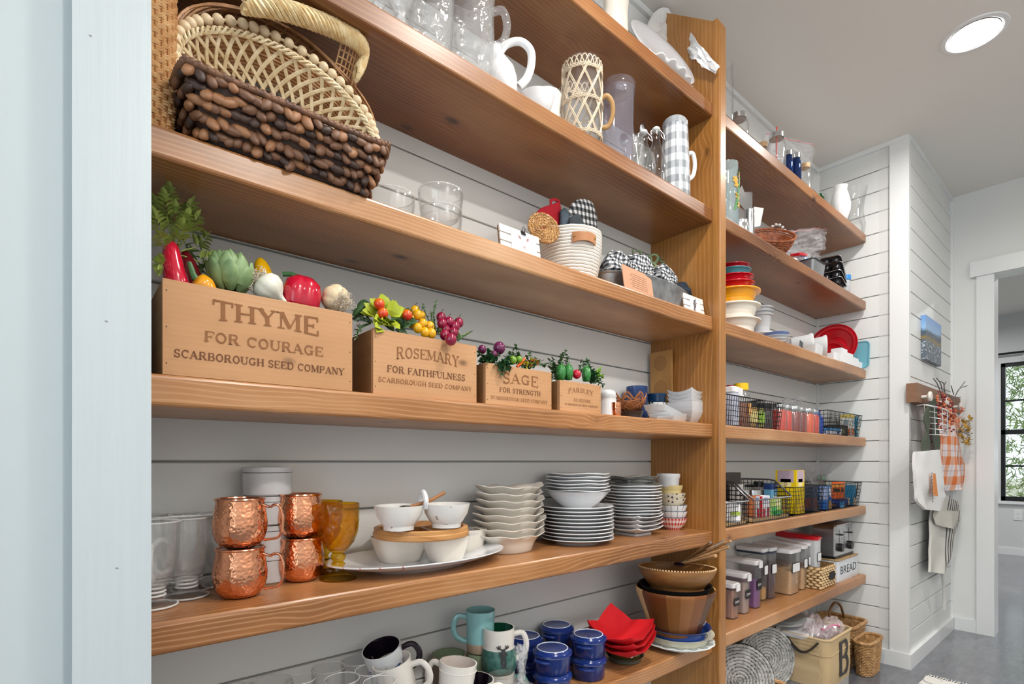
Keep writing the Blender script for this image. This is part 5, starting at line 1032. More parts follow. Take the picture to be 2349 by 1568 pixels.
# tall woven basket cut off by the casing
x0, x1, Yb = XY(340, .93), XY(401, .93), .93
tb = thing('tall_basket', 'tall honey coloured woven basket standing against the casing', 'basket', ((x0+x1)/2-.03, Yb+.03, Z3)); hw, hd, H = (x1-x0)/2+.03, .055, .30
def rr_loop(hx_, hy_, z, wave=0, ph=0, n=44, r=.02):
    base = ring_rr(hx_, hy_, z, r, 5); P = [Vector(p) for p in base]; L = []; m = len(P); tot = sum((P[i]-P[(i+1) % m]).length for i in range(m)); out = []; acc = 0; i = 0; seg = (P[1]-P[0]).length
    for k in range(n):
        t = tot*k/n
        while acc+seg < t: acc += seg; i += 1; seg = (P[(i+1) % m]-P[i % m]).length
        p = P[i % m]+(P[(i+1) % m]-P[i % m])*((t-acc)/max(seg, 1e-6)); nrm = Vector((p.x, p.y, 0)); nrm.normalize(); out.append(tuple(p+nrm*wave*(1 if (k+ph) % 2 else -1)))
    return out
w = MB()
prof_ = lambda z: 1-.10*max(0, (.09-z)/.09)**1.5
for k in range(72):
    z = .003+k*(H-.006)/72; s_ = prof_(z); w.tube(rr_loop(hw*s_, hd*s_, z, .0016, k//2, 48), .0024, 4, loop=True, flat=.8)
obj('weave', w, rattan('tall_honey', 'F6D6A8', 'D9A870'), tb)['kind'] = 'stuff'
st = MB()
for k, p in enumerate(rr_loop(1, 1, 0, 0, 0, 48, .3)):
    a = rr_loop(hw, hd, 0, 0, 0, 48)[k]; st.tube([(a[0]*prof_(z), a[1]*prof_(z), z) for z in (.002, .03, .06, .09, H)], .0019, 4)
obj('stakes', st, rattan('dark_stake', 'B07A44', '8C5A30'), tb)['kind'] = 'stuff'
obj('lining_board', MB().loft([ring_rr(hw-.004, hd-.004, z, .018) if z > .05 else ring_rr(hw*.88, hd*.88, z, .018) for z in (.001, .09, H-.003)]), TANR, tb)
# dark chunky tray basket
bx0, bx1 = XY(413, .845), XY(903, .845); bcx = (bx0+bx1)/2; BL, BW = (bx1-bx0)/2, .118; bcy = .845+BW; BH = .074
kb = thing('chunky_basket', 'dark brown chunky water hyacinth tray basket overhanging the shelf edge', 'basket', (bcx, bcy, Z3))
def side_pt(s, t):     # s around the rim 0..1, t bottom to top
    P = [(-1, -1), (1, -1), (1, 1), (-1, 1)]; k = int(s*4) % 4; f = s*4-int(s*4); a, b = P[k], P[(k+1) % 4]
    kx = .80+.20*t**.8; ky = .62+.38*t**.8; X = (a[0]+(b[0]-a[0])*f)*BL*kx; Y2 = (a[1]+(b[1]-a[1])*f)*BW*ky; c = abs(X/(BL*kx))*abs(Y2/(BW*ky)); return Vector((X*(1-.05*c**6), Y2*(1-.05*c**6), .002+t*BH+.007*(c**5)*t))
obj('lining', MB().loft([[tuple(side_pt(j/48, t)*.97) for j in range(48)] for t in (0, .3, .6, .98)], cap1=False), HYA[2], kb, smooth=0)
R = random.Random(77); bases = []
for mi in range(3):
    for v_ in range(3):
        m = MB(); m.ball((0, 0, 0), 1, 9, 6); m.v = [(x*(1+.25*noise.noise(Vector((x*1.5, y*1.5, z*1.5+v_*7)))), y*(1+.2*noise.noise(Vector((x*2, y*2, z*2+v_*3)))), z*(1+.25*noise.noise(Vector((x*2, y*2+9, z*2))))) for x, y, z in m.v]
        bases.append((m, HYA[mi]))
first = [None]*9; cnt = 0
for (s0, s1, n) in ((.0, .25, 21), (.25, .5, 9), (.5, .75, 10), (.75, 1.0, 9)):
    for row in range(5 if s0 != .5 else 2):
        for k in range(n):
            s = s0+(s1-s0)*(k+.5+.5*(row % 2)-.25+R.uniform(-.15, .15))/n; t = (row+.5)/5 if s0 != .5 else .75+.2*row; p = side_pt(min(max(s, s0+.002), s1-.002), t); q = side_pt(min(s+.004, s1-.0005), t)-side_pt(max(s-.004, s0), t)
            idx = R.choice((0, 1, 2, 3, 4, 5, 0, 1, 6, 7)); yaw = atan2(q.y, q.x); sc = (R.uniform(.011, .017), .0065, R.uniform(.007, .0095)); tilt = R.choice((-1.1, .9, .4, -.5, 1.4, 1.2, .1)); p = p+Vector((0, 0, R.uniform(-.004, .004)))
            rot = (Matrix.Rotation(yaw, 4, 'Z') @ Matrix.Rotation(radians(-22), 4, 'X') @ Matrix.Rotation(tilt, 4, 'Y')).to_euler()
            if first[idx] is None: first[idx] = o = obj('braid_piece', bases[idx][0], bases[idx][1], kb, tuple(p), tuple(rot), smooth=80); o.scale = sc
            else: child(first[idx], 'braid_piece', tuple(p), tuple(rot), kb, sc)
rim = MB(); n = 120
for k in range(n):
    s = k/n; p = side_pt(s, 1.02); q = side_pt((s+.006) % 1, 1.02)-p; q.normalize(); rim.ball(tuple(p+Vector((0, 0, .001))), .0052, 7, 5, d=(1.0, 1.0, 1.0))
rim.tube([tuple(side_pt(k/60, 1.0)+Vector((0, 0, .001))) for k in range(60)], .005, 7, loop=True); obj('rim', rim, HYA[0], kb, smooth=80)
# ---- leaning oval baskets (local: opening along +z, tilted towards the aisle)
def tilted(name, label, cx, cy, cz, tilt, roll=0): return thing(name, label, 'basket', (cx, cy, cz), rot=(radians(tilt), radians(roll), 0))
ocx = (XY(410, .925)+XY(855, .925))/2
def oval(a, b, z, n=72, wave=0, m_=24, ph=0): return [((a+wave*cos(m_*t+ph))*cos(t), (b+wave*cos(m_*t+ph))*sin(t), z) for t in [2*pi*k/n for k in range(n)]]
lb_ = tilted('lattice_basket', 'pale oval bread basket with an open diamond lattice, leaning inside the dark basket', ocx+.0, .925, Z3+.122, 83, 3)
A0, B0, A1, B1, D1 = .095, .048, .160, .108, .058
NS = 40
for fam in (1, -1):
    for k in range(NS):
        th = 2*pi*k/NS; m = MB()
        for off in (-1, 0, 1):
            P = []
            for j in range(11):
                t = j/10; an = th+fam*(.42*t)+off*.017*(1-.3*t); q = t**.85; P.append(((A0+(A1-A0)*q)*cos(an), (B0+(B1-B0)*q)*sin(an), D1*t**1.25-D1+.0022*fam*sin(pi*t*2.5)))
            m.tube(P, .00175, 5)
        obj('reed_strand', m, PALER, lb_)
m = MB()
for ph in range(3):
    for lay in (0, 1): m.tube([((A0+.004+.006*cos(22*t+ph*2.1+lay*.7))*cos(t), (B0+.004+.006*cos(22*t+ph*2.1+lay*.7))*sin(t), -D1+.004+.004*sin(22*t+ph*2.1)) for t in [2*pi*k/150 for k in range(150)]], .0019, 5, loop=True)
obj('braided_ring', m, PALER, lb_)
m = MB()
for ph in range(3): m.tube([((A1+.0+.0045*cos(30*t+ph*2.1))*cos(t), (B1+.0045*cos(30*t+ph*2.1))*sin(t), .0+.0035*sin(30*t+ph*2.1)) for t in [2*pi*k/180 for k in range(180)]], .0022, 5, loop=True)
obj('rim', m, PALER, lb_)
m = MB()
for k in range(-5, 6):
    y = k*.0085; xx = A0*sqrt(max(0, 1-(y/B0)**2)); m.box(-xx, y-.0036, -D1-.0022, xx, y+.0036, -D1-.0008)
for k in range(-11, 12):
    x = k*.0085; yy = B0*sqrt(max(0, 1-(x/A0)**2)); m.box(x-.0034, -yy, -D1-.0012, x+.0034, yy, -D1+.0004)
obj('base', m, rattan('bleached_splint', 'F0E6CE', 'D8C8A4'), lb_, smooth=0)
# beaded basket behind
bb_ = tilted('beaded_basket', 'light brown oval basket edged with round wooden beads, behind the lattice basket', ocx+.002, .940, Z3+.134, 83, 4)
NB = 52; fb = None; A2, B2 = .164, .113
for k in range(NB):
    t = 2*pi*(k+.15*sin(k))/NB; loc = (A2*cos(t), B2*sin(t), .012)
    if fb is None: fb = obj('bead', MB().ball((0, 0, 0), .0087, 14, 9, d=(1, 1, .92)), BEADM, bb_, loc, smooth=80)
    else: child(fb, 'bead', loc, (0, 0, t), bb_)
obj('bead_cord', MB().tube(oval(A2, B2, .012), .0022, 6, loop=True), PALER, bb_)
m = MB()
for k in range(14): m.tube(oval(A2-.002-.0035*k, B2-.002-.0035*k, .003-.0038*k, 64), .0024, 5, loop=True)
obj('wall_reeds', m, HONEY, bb_)
# brown reed basket behind that
rb_ = tilted('reed_basket', 'brown basket of long curved parallel reeds behind the beaded one', ocx+.004, .952, Z3+.150, 84, 4); m = MB(); R = random.Random(9)
for k in range(22):
    a, b, z = .166+.0008*k*(k < 9)-.003*max(0, k-9), .136+.0014*k*(k < 9)-.003*max(0, k-9), .010-.0035*k
    m.tube([((a+.004*sin(3*t+k))*cos(t), (b+.004*sin(3*t+k*1.3))*sin(t), z+.003*sin(5*t+k)) for t in [2*pi*j/64 for j in range(64)]], .0024, 5, loop=True)
obj('wall_reeds', m, TANR, rb_)
m = MB()
for k in range(40): t = 2*pi*k/40; m.tube([(.170*cos(t), .143*sin(t), .003), (.158*cos(t+.1), .13*sin(t+.1), -.03), (.12*cos(t+.2), .075*sin(t+.2), -.062)], .0022, 5)
obj('ribs', m, TANR, rb_)
# white wicker tray at the back
pts = [pnt(560, 8, .90), pnt(640, 20, .905), pnt(720, 46, .915), pnt(780, 72, .92), pnt(820, 96, .92), pnt(836, 120, .925), pnt(832, 144, .93), pnt(818, 168, .935)]
wc = thing('wicker_tray', 'cream wicker tray with a thick twisted rim standing behind the other baskets', 'basket', pts[0]); m = MB(); P0 = Vector(pts[0]); SP = smooth_path(pts, 8)
for ph in range(9):
    Q = []
    for i, p in enumerate(SP): an = i*.55+ph*2*pi/9; Q.append(tuple(Vector(p)-P0+Vector((0, .012*cos(an), .0135*sin(an)))))
    m.tube(Q, .0040, 5)
obj('rope_rim', m, rattan('cream_wicker', 'EBD9AE', 'C9A468'), wc); m = MB()
for i in range(26, len(SP), 2):
    p = Vector(SP[i])-P0; m.tube([tuple(p+Vector((0, .012, 0))), tuple(p+Vector((-.002, .035, -.03))), tuple(p+Vector((-.012, .06, -.085)))], .0017, 5)
for k in range(7): m.tube([tuple(Vector(p)-P0+Vector((-.001*k, .022+.006*k, -.014-.010*k))) for p in SP[26::3]], .0015, 5)
obj('open_weave', m, HONEY, wc)
# ---- glass bowls
def gbowl(label, u, Y, z, r, h):
    t = thing('glass_bowl', label, 'bowl', (XY(u, Y), Y, z)); obj('body', MB().lathe(vessel([(r*.72, 0), (r*.78, .003), (r*.93, h*.35), (r, h*.8), (r, h)], .0022), 40), GLASS, t, smooth=60); ring('rim', r-.0011, h, .0012, RIM_GLINT, t); ring('base_edge', r*.76, .003, .0013, RIM_GLINT, t); return t
gbowl('clear glass bowl just right of the dark basket', 898, .975, Z3, .047, .064)
gbowl('clear glass bowl, lower one of the stacked pair', 1012, .975, Z3, .046, .070); gbowl('clear glass bowl, upper one of the stacked pair', 1011, .975, Z3+.052, .049, .058)
# ---- pig picture on a little pallet
def pallet(name, label, u0, u1, Y, H, tilt=8):
    x0, x1 = XY(u0, Y), XY(u1, Y); L = x1-x0; t = thing(name, label, 'picture', ((x0+x1)/2, Y, Z3), rot=(radians(-tilt), 0, 0))
    WW = mat('whitewashed_wood', 'E2E0DC', .65, var=.08, vscale=60)
    for k in range(3): obj('slat', MB().box(-L/2, 0, k*H/3+.0015, L/2, .004, (k+1)*H/3-.0015), WW, t, smooth=0)
    for s in (-1, 1): obj('rail', MB().box(s*L*.42-.006, .0045, 0, s*L*.42+.006, .012, H*.99), CRATED, t, smooth=0)
    return t, L
pg, L = pallet('pig_picture', 'small whitewashed pallet picture of a pig held by a black clip', 1150, 1241, .905, .0605)
PAP = mat('picture_paper', 'DDE0E3', .8); obj('paper', MB().box(-L*.24, -.0012, .002, L*.40, -.0004, .0535), PAP, pg, smooth=0)
PK = mat('pig_pink', 'D9B9BA', .8, var=.1, vscale=150); PKD = mat('pig_shade', '9C7F84', .8); PKW = mat('pig_pale', 'ECE2E2', .8); cxp = L*.08
def flat_blob(cx, cz, a, b, rot=0, dy=0, n=20): 
    m = MB(); m.v = [(cx+a*cos(t)*cos(rot)-b*sin(t)*sin(rot), -.0013-dy, cz+a*cos(t)*sin(rot)+b*sin(t)*cos(rot)) for t in [2*pi*k/n for k in range(n)]]; m.f = [tuple(range(n))]; m.m = [0]; return m
def blobs(L_): 
    m = MB()
    for q in L_: b_ = flat_blob(*q); m.add(b_.v, b_.f)
    return m
obj('ears', blobs([(cxp-.0125, .041, .0075, .0045, 2.3, 0), (cxp+.0125, .041, .0075, .0045, .85, 0)]), PK, pg, smooth=0); obj('ear_shading', blobs([(cxp-.012, .0405, .005, .0025, 2.3, .0001), (cxp+.012, .0405, .005, .0025, .85, .0001)]), PKD, pg, smooth=0)
obj('pig_head', blobs([(cxp, .025, .013, .016, 0, .0002), (cxp, .008, .018, .007, 0, .0001)]), PKW, pg, smooth=0); obj('snout', blobs([(cxp, .019, .0062, .0052, 0, .0003)]), PK, pg, smooth=0)
obj('face_lines', blobs([(cxp-.002, .019, .0011, .0016, 0, .0004), (cxp+.002, .019, .0011, .0016, 0, .0004), (cxp-.0065, .030, .0013, .0013, 0, .0004), (cxp+.0065, .030, .0013, .0013, 0, .0004)]), PKD, pg, smooth=0)
obj('binder_clip', MB().loft([[(x*.0065+cxp, -.0045 if x else 0, .050) for x in (-1, 1)]+[(cxp+.0065, .0, .0595), (cxp-.0065, 0, .0595)], [(cxp-.0065, .008, .050), (cxp+.0065, .008, .050), (cxp+.0065, .002, .0598), (cxp-.0065, .002, .0598)]]), BLACKP, pg, smooth=0)
obj('clip_wire', MB().tube([(cxp-.003, -.002, .055), (cxp-.005, -.004, .064), (cxp, -.004, .069), (cxp+.005, -.004, .064), (cxp+.003, -.002, .055)], .0007, 5), BLACKW, pg)
# ---- rope basket with mitts
ROPE = mat('cotton_rope', 'E4DFD6', .8, bump=(260, .3, .001)); xr_, yr_ = XY(1311, .99), .992
rp = thing('rope_basket', 'white coiled rope basket with a tan leather handle, full of oven mitts', 'basket', (xr_, yr_, Z3), rz=RZC)
NR = 17; prr = lambda z: .062+.018*sin(min(1, z/.12)*pi/2)
for k in range(NR):
    z = .0045+k*.0083; r = prr(z); obj('rope_coil', MB().tube([(r*cos(t), r*.93*sin(t), z+.0005*sin(40*t)) for t in [2*pi*j/56 for j in range(56)]], .0046, 8, loop=True), ROPE, rp)
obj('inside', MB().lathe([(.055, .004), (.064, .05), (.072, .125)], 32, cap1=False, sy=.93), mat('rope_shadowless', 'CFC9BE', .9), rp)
LEA = mat('tan_leather', 'B27A50', .5, bump=(300, .2, .0005)); hl = MB(); aa = -pi/2+.33
def on_rp(da, z, o=.0055): r = prr(z)+o; return (r*cos(aa+da), r*.93*sin(aa+da), z)
hl.loft([[on_rp(da, .118-.010*(1-(da/.36)**2)*0-dz_, .0055+.007*(1-(da/.4)**2)+th) for th, dz_ in ((0, 0), (.003, 0), (.003, .022+.004*(da/.36)**2), (0, .022+.004*(da/.36)**2))] for da in [(-.40+.80*k/14) for k in range(15)]]); obj('leather_handle', hl, LEA, rp, smooth=0)
rv = MB()
for da in (-.33, .33): q = on_rp(da, .107, .0115); rv.ball(q, .0028, 8, 5)
obj('rivets', rv, mat('brass', 'B9975A', .3, metal=1), rp)
tv = thing('straw_trivet', 'round braided straw trivet standing at the left inside the rope basket', 'trivet', pnt(1247, 523, .965), rot=(radians(78), 0, radians(-20)))
for k in range(5):
    r = .008+k*.0078; m = MB()
    for ph in range(2): m.tube([((r+.0026*cos(t*round(r*500)+ph*pi))*cos(t), (r+.0026*cos(t*round(r*500)+ph*pi))*sin(t), .0022*sin(t*round(r*500)+ph*pi)) for t in [2*pi*j/(24+16*k) for j in range(24+16*k)]], .0031, 5, loop=True)
    obj('braid_ring', m, rattan('straw_braid', 'C79A62', '8F6434'), tv)
def pad(name, label, mt, pts, th, cat='oven mitt', n=18, extra=None):
    """soft quilted shape: outline given as (u,v) pixels on a plane Y"""
    Y = pts[0][2]; P = [Vector((XY(u, Y), Y, ZY(u, v, Y))) for u, v, _ in pts]; c = sum(P, Vector())/len(P); t = thing(name, label, cat, tuple(c))
    O = smooth_path([tuple(p-c) for p in P]+[tuple(P[0]-c)], 4)[:-1]; rings = []
    for k in range(7): q = k/6; s = sin(pi*(.12+.76*q)); f = .45+.55*min(1, s*1.15); rings.append([(p[0]*f, -th+2*th*q, p[2]*f) for p in O])
    rings = [[(0+p[0]*.02, -th*1.0, p[2]*.02) for p in rings[0]]]+rings+[[(p[0]*.02, th*1.0, p[2]*.02) for p in rings[0]]]
    obj('padding', MB().loft(rings), mt, t, smooth=70); return t
CHK = NT('black_white_check'); s8 = CHK.n('SeparateXYZ'); CHK.L(CHK.mapping(CHK.tc.outputs['Object'], rot=(0, radians(8), 0)), s8.inputs[0])
f1 = CHK.math('LESS_THAN', CHK.math('FRACT', CHK.math('MULTIPLY', s8.outputs[0], 62)), .5); f2 = CHK.math('LESS_THAN', CHK.math('FRACT', CHK.math('MULTIPLY', s8.outputs[2], 52)), .5)
CHK.col(CHK.ramp(CHK.math('MULTIPLY', CHK.math('ADD', f1, f2), .5), [(0, 'E8E8E8'), (.34, '77787A'), (.7, '1C1D20')], 'CONSTANT')); CHK.set(Roughness=.85)
rp2 = pad('pot_holder', 'crimson fabric pot holder with a loop, standing in the rope basket', mat('crimson_fabric', 'B01226', .8), [(1218, 500, 1.0), (1240, 478, 1.0), (1262, 470, 1.0), (1283, 466, 1.0), (1287, 500, 1.0), (1288, 540, 1.0), (1262, 545, 1.0)], .005)
c_ = rp2.location; obj('hanging_loop', MB().tube([tuple(Vector(pnt(u, v, 1.0))-c_) for u, v in ((1264, 472), (1263, 460), (1272, 457), (1282, 461), (1282, 472))], .0026, 6, flat=1.6), mat('crimson_fabric', 'B01226'), rp2)
DKN = mat('dark_knit', '2E353B', .9, bump=(180, .8, .003)); KN2 = mat('grey_blue_knit', '47545E', .9, bump=(180, .8, .003))
pad('knit_mitt', 'dark blue grey ribbed knitted cloth beside the crimson pot holder', KN2, [(1286, 482, .985), (1296, 478, .985), (1304, 495, .985), (1312, 530, .985), (1312, 560, .985), (1288, 560, .985)], .009)
pad('knit_mitt', 'folded black cloth in front of the chequered mitt', DKN, [(1306, 500, .965), (1318, 492, .965), (1330, 495, .965), (1340, 520, .965), (1346, 550, .965), (1320, 565, .965), (1306, 540, .965)], .008)
pad('chequered_mitt', 'black and white chequered oven mitt, tallest thing in the rope basket', CHK.m, [(1306, 480, .99), (1316, 462, .99), (1336, 457, .99), (1356, 464, .99), (1366, 490, .99), (1368, 520, .99), (1362, 560, .99), (1335, 575, .99), (1315, 540, .99), (1300, 500, .99)], .009)
# ---- metal tray with gingham towels
GALV = NT('galvanised_metal'); GALV.col(GALV.ramp(GALV.noise(GALV.tc.outputs['Object'], 30, 4), [(.35, '8F9396'), (.65, 'B9BCBE')])); GALV.set(Metallic=.8, Roughness=.4)
gx0, gx1 = XY(1392, .95), XY(1588, .95); gcx = (gx0+gx1)/2; ga = (gx1-gx0)/2-.004
gt = thing('metal_tub', 'oval galvanised tub holding bundled gingham towels', 'tub', (gcx, .985, Z3)); m = MB()
S_ = [(.05, 0), (.86, 0), (.88, .004), (.98, .060), (1.0, .062), (1.01, .066), (.99, .068), (.965, .063), (.86, .006), (.05, .005)]
m.loft([[(ga*r*cos(t), .085*r*sin(t), z) for t in [2*pi*k/48 for k in range(48)]] for r, z in S_]); obj('tub', m, GALV.m, gt, smooth=40)
GGM = NT('fine_gingham'); s9 = GGM.n('SeparateXYZ'); GGM.L(GGM.tc.outputs['Object'], s9.inputs[0]); nz9 = GGM.noise(GGM.tc.outputs['Object'], 9, 2)
f1 = GGM.math('LESS_THAN', GGM.math('FRACT', GGM.math('ADD', GGM.math('MULTIPLY', s9.outputs[0], 95), GGM.math('MULTIPLY', nz9, 5))), .5); f2 = GGM.math('LESS_THAN', GGM.math('FRACT', GGM.math('ADD', GGM.math('MULTIPLY', s9.outputs[2], 95), GGM.math('MULTIPLY', nz9, 7))), .5)
GGM.col(GGM.ramp(GGM.math('MULTIPLY', GGM.math('ADD', f1, f2), .5), [(0, 'E4E4E6'), (.34, '7C7F84'), (.7, '22262C')], 'CONSTANT')); GGM.set(Roughness=.9)
def cloth(name, label, u, v, Y, ax, ay, az, seed, mt, cat='towel'):
    m = MB(); m.ball((0, 0, 0), 1, 34, 22); vs = []
    for x, y, z in m.v:
        n_ = noise.noise(Vector((x*1.6, y*1.6, z*1.6+seed)))*.28+.13*noise.noise(Vector((x*5+seed, y*5, z*5)))+.06*sin(9*x+5*z+seed); k = 1+n_; vs.append((x*ax*k, y*ay*k, z*az*k))
    m.v = vs; return tag(obj(name, m, mt, None, pnt(u, v, Y), smooth=60), label, cat, 'towels in the metal tub')
cloth('gingham_towel', 'gingham towel bundled at the left end of the metal tub', 1415, 618, .98, .055, .045, .045, 1, GGM.m)
cloth('gingham_towel', 'gingham towel humped behind the pinkish wooden card', 1462, 622, .985, .055, .045, .046, 4, GGM.m)
cloth('striped_towel', 'black and white patterned towel in the middle of the tub, right of the card', 1520, 645, .98, .050, .04, .042, 7, GGM.m)
cloth('navy_towel', 'dark navy cloth bunched at the right end of the tub', 1560, 672, .985, .036, .035, .035, 12, mat('navy_cloth', '262E3A', .9, var=.4, vscale=30))
cd = thing('wooden_card', 'pinkish thin wooden card with faint printing propped against the tub', 'card', pnt(1467, 668, .898), rot=(radians(-10), radians(2), 0))
x0, x1 = XY(1427, .9), XY(1505, .9); hwc = (x1-x0)/2*.86; obj('board', MB().box(-hwc, 0, -.014, hwc, .002, .064, ), mat('pinkish_veneer', 'C08E6E', .6, var=.1, vscale=14), cd, smooth=0); tl = MB()
for k in range(7): tl.box(-hwc*.55*(1 if k % 2 else .8), -.0004, .046-k*.0065, hwc*.6, -.0001, .0472-k*.0065)
obj('printing', tl, mat('faint_print', '9C6B50', .8), cd, smooth=0)
GRB = mat('green_ribbon', '7A8C6A', .8); gr = thing('ribbon_greenery', 'curled pale green ribbon lying on top of the towels', 'decoration', pnt(1480, 595, 1.0)); m = MB(); c_ = Vector(pnt(1480, 595, 1.0)); R = random.Random(3)
for (u, v) in ((1452, 582), (1462, 590), (1470, 598), (1485, 602), (1500, 598), (1512, 594), (1518, 604), (1495, 610)):
    q = Vector(pnt(u, v, 1.0))-c_; a0 = R.uniform(0, 6)
    for s_ in range(2): m.tube([tuple(q+Vector((.012*cos(a0+t)*(1+.2*s_), .008*sin(a0*2+t), .009*sin(a0+t)+.002*t))) for t in [j*.55 for j in range(11)]], .0012, 4, flat=3)
obj('ribbon', m, GRB, gr, smooth=0)
pg2, L2 = pallet('pallet_picture', 'tiny whitewashed pallet picture by the upright, a dark brown figure on it', 1572, 1617, .905, .060)
obj('paper', MB().box(-L2*.22, -.0012, .004, L2*.30, -.0004, .050), PAP, pg2, smooth=0); m = MB()
for a, b, c, d in ((-.004, .006, .002, .046), (.004, .02, .009, .05), (-.008, .008, -.004, .034), (.002, .03, .012, .036), (-.009, .028, -.002, .044)): m.tube([(a, -.0016, b), ((a+c)/2+.002, -.0016, (b+d)/2), (c, -.0016, d)], .0016, 4, flat=.3)
obj('figure_print', m, mat('brown_print', '4A3A40', .8), pg2)
# ================================================================= second shelf, left bay
Z2, Z1 = ZT[1], ZT[0]
CUT = gl('cut_glass', (.95, .97, .98), .03, 1.5, .62, body=.10, bump=55)
def pressed(name, label, u, Y, z, prof, th, n, rf, cat='glass', hnd=None, grp=None):
    t = thing(name, label, cat, (XY(u, Y), Y, z), rz=RZC, group=grp); obj('body', MB().lathe(vessel(prof, th, .008), n, rf=rf), CUT, t, smooth=28)
    if hnd: obj('handle', handle(MB(), *hnd), CUT, t)
    return t
petal = lambda a, z, r: 1+.05*abs(sin(4*a+(z*45)))+.015*sin(a*16)
pressed('crystal_pitcher', 'heavy cut crystal pitcher with a handle on its right', 1082, .965, Z2, [(.030, 0), (.034, .004), (.036, .02), (.046, .07), (.050, .12), (.047, .17), (.050, .215), (.054, .235)], .004, 64, petal, 'pitcher', (.048, .105, .185, .032, .0075, 8, 1.2))
pressed('crystal_vase', 'wide pressed crystal vase with petal pattern left of the crystal pitcher', 988, .975, Z2, [(.030, 0), (.034, .004), (.040, .04), (.046, .10), (.048, .16), (.051, .20)], .004, 64, lambda a, z, r: 1+.06*abs(sin(3*a+(z*60)))+.01*sin(a*20))
gp = [(.030, 0), (.031, .003), (.012, .012), (.009, .03), (.013, .04), (.010, .05), (.014, .062), (.028, .085), (.034, .12), (.035, .15)]
g2 = pressed('crystal_goblet', 'crystal goblet closest to the crystal vase', 918, .935, Z2, gp, .0025, 40, lambda a, z, r: 1+.05*abs(sin(5*a+z*50))*(z > .06), grp='crystal goblets')
dup(g2, (XY(868, .925), .925, Z2), 0, 'crystal goblet at the left, near the shelf edge'); dup(g2, (XY(895, 1.04), 1.04, Z2), 0, 'crystal goblet at the far left, deeper on the shelf'); 
# white jug on its side
jg2 = thing('white_jug', 'white porcelain jug with a tall looped handle, beaded edge', 'jug', (XY(1172, .95), .95, Z2+.018), rot=(0, radians(0), RZC))
jm = MB(); jm.lathe(vessel([(.026, 0), (.030, .004), (.042, .035), (.044, .06), (.036, .085), (.030, .100), (.033, .115)], .003), 40, TR(x=-.012, z=.008, ry=radians(-20))); obj('body', jm, PORC, jg2, smooth=60)
obj('handle', MB().tube(smooth_path([(-.034, 0, .108), (-.012, 0, .138), (.022, 0, .146), (.046, 0, .125), (.048, 0, .090), (.038, 0, .060), (.020, 0, .040)], 6), .0065, 10, flat=1.5), PORC, jg2)
bd = MB(); Mb = TR(x=-.012, z=.008, ry=radians(-20))
for k in range(30): a = 2*pi*k/30; bd.ball(tuple(Mb @ Vector((.0335*cos(a), .0335*sin(a), .115))), .0024, 6, 4)
obj('beaded_edge', bd, PORC, jg2)
# lidless sugar bowl, scoop
sb2 = thing('sugar_bowl', 'cream scalloped sugar bowl with a silver spoon standing in it', 'bowl', (XY(1252, .985), .985, Z2)); obj('bowl', MB().lathe(vessel([(.026, 0), (.03, .004), (.036, .03), (.035, .08), (.040, .118)], .003), 64, rf=lambda a, z, r: 1+.03*abs(sin(5*a))), CRM, sb2, smooth=50)
obj('spoon', MB().tube([(-.01, -.01, .08), (.012, -.02, .118), (.026, -.026, .140)], .0055, 8, flat=.3), STEEL, sb2)
tag(obj('gravy_boat', MB().lathe(vessel([(.020, 0), (.024, .003), (.030, .03), (.034, .050)], .0025), 40, sx=1.25), PORC, None, (XY(1232, .925), .925, Z2), (0, 0, RZC), smooth=60), 'white oval cup in front of the scalloped sugar bowl', 'cup')
# rattan wrapped pitcher
CANE = mat('pale_cane', 'D8C6AC', .5, var=.12, vscale=50)
xp, yp = XY(1335, .935), .935; wp = thing('wrapped_pitcher', 'glass pitcher wrapped in pale rattan lattice with a round cane handle', 'pitcher', (xp, yp, Z2), rz=RZC)
rp_ = lambda z: .0485+.002*sin(z*14); Hh = .208
obj('glass', MB().lathe(vessel([(.043, 0), (.047, .004)]+[(rp_(z), z) for z in (.04, .09, .14, .19)]+[(.049, Hh-.004), (.0515, Hh)], .0025, .008), 48), GLASS, wp, smooth=60)
m = MB()
for fam in (1, -1):
    for k in range(8):
        for off in (-.035, .035):
            m.tube([((rp_(z)+.0022+.0008*fam)*cos(2*pi*k/8+fam*z*9.5+off), (rp_(z)+.0022+.0008*fam)*sin(2*pi*k/8+fam*z*9.5+off), z) for z in [.006+.180*j/22 for j in range(23)]], .0015, 5)
obj('cane_lattice', m, CANE, wp)
for zc in (.012, .098, .178):
    m = MB()
    for ph in range(3): m.tube([((rp_(zc)+.0035)*cos(t), (rp_(zc)+.0035)*sin(t), zc+.0038*sin(12*t+ph*2.1)) for t in [2*pi*k/96 for k in range(96)]], .0016, 5, loop=True)
    obj('cane_band', m, CANE, wp)
m = MB()
for k in range(24):
    a0 = 2*pi*k/24; m.tube([((rp_(.19)+.003)*cos(a0+t*.52), (rp_(.19)+.003)*sin(a0+t*.52), .178+.026*sin(pi*t)) for t in [j/8 for j in range(9)]], .0015, 5)
obj('cane_scallops', m, CANE, wp); hm = MB(); hp = smooth_path([(.050, 0, .125), (.066, 0, .132), (.080, 0, .112), (.080, 0, .078), (.068, 0, .052), (.050, 0, .048)], 8); hm.tube(hp, .0048, 8); n_ = len(hp)
for k in range(n_*2): i = min(n_-2, k//2); p = Vector(hp[i]).lerp(Vector(hp[i+1]), .5*(k % 2)); d_ = Vector(hp[i+1])-Vector(hp[i]); M_ = Matrix.Translation(p) @ d_.to_track_quat('Z', 'Y').to_matrix().to_4x4(); hm.tube([tuple(M_ @ Vector((.0055*cos(t), .0055*sin(t), 0))) for t in [j*pi/4 for j in range(8)]], .0011, 4, loop=True)
obj('handle', hm, mat('wrapped_cane', 'CBA878', .55), wp)
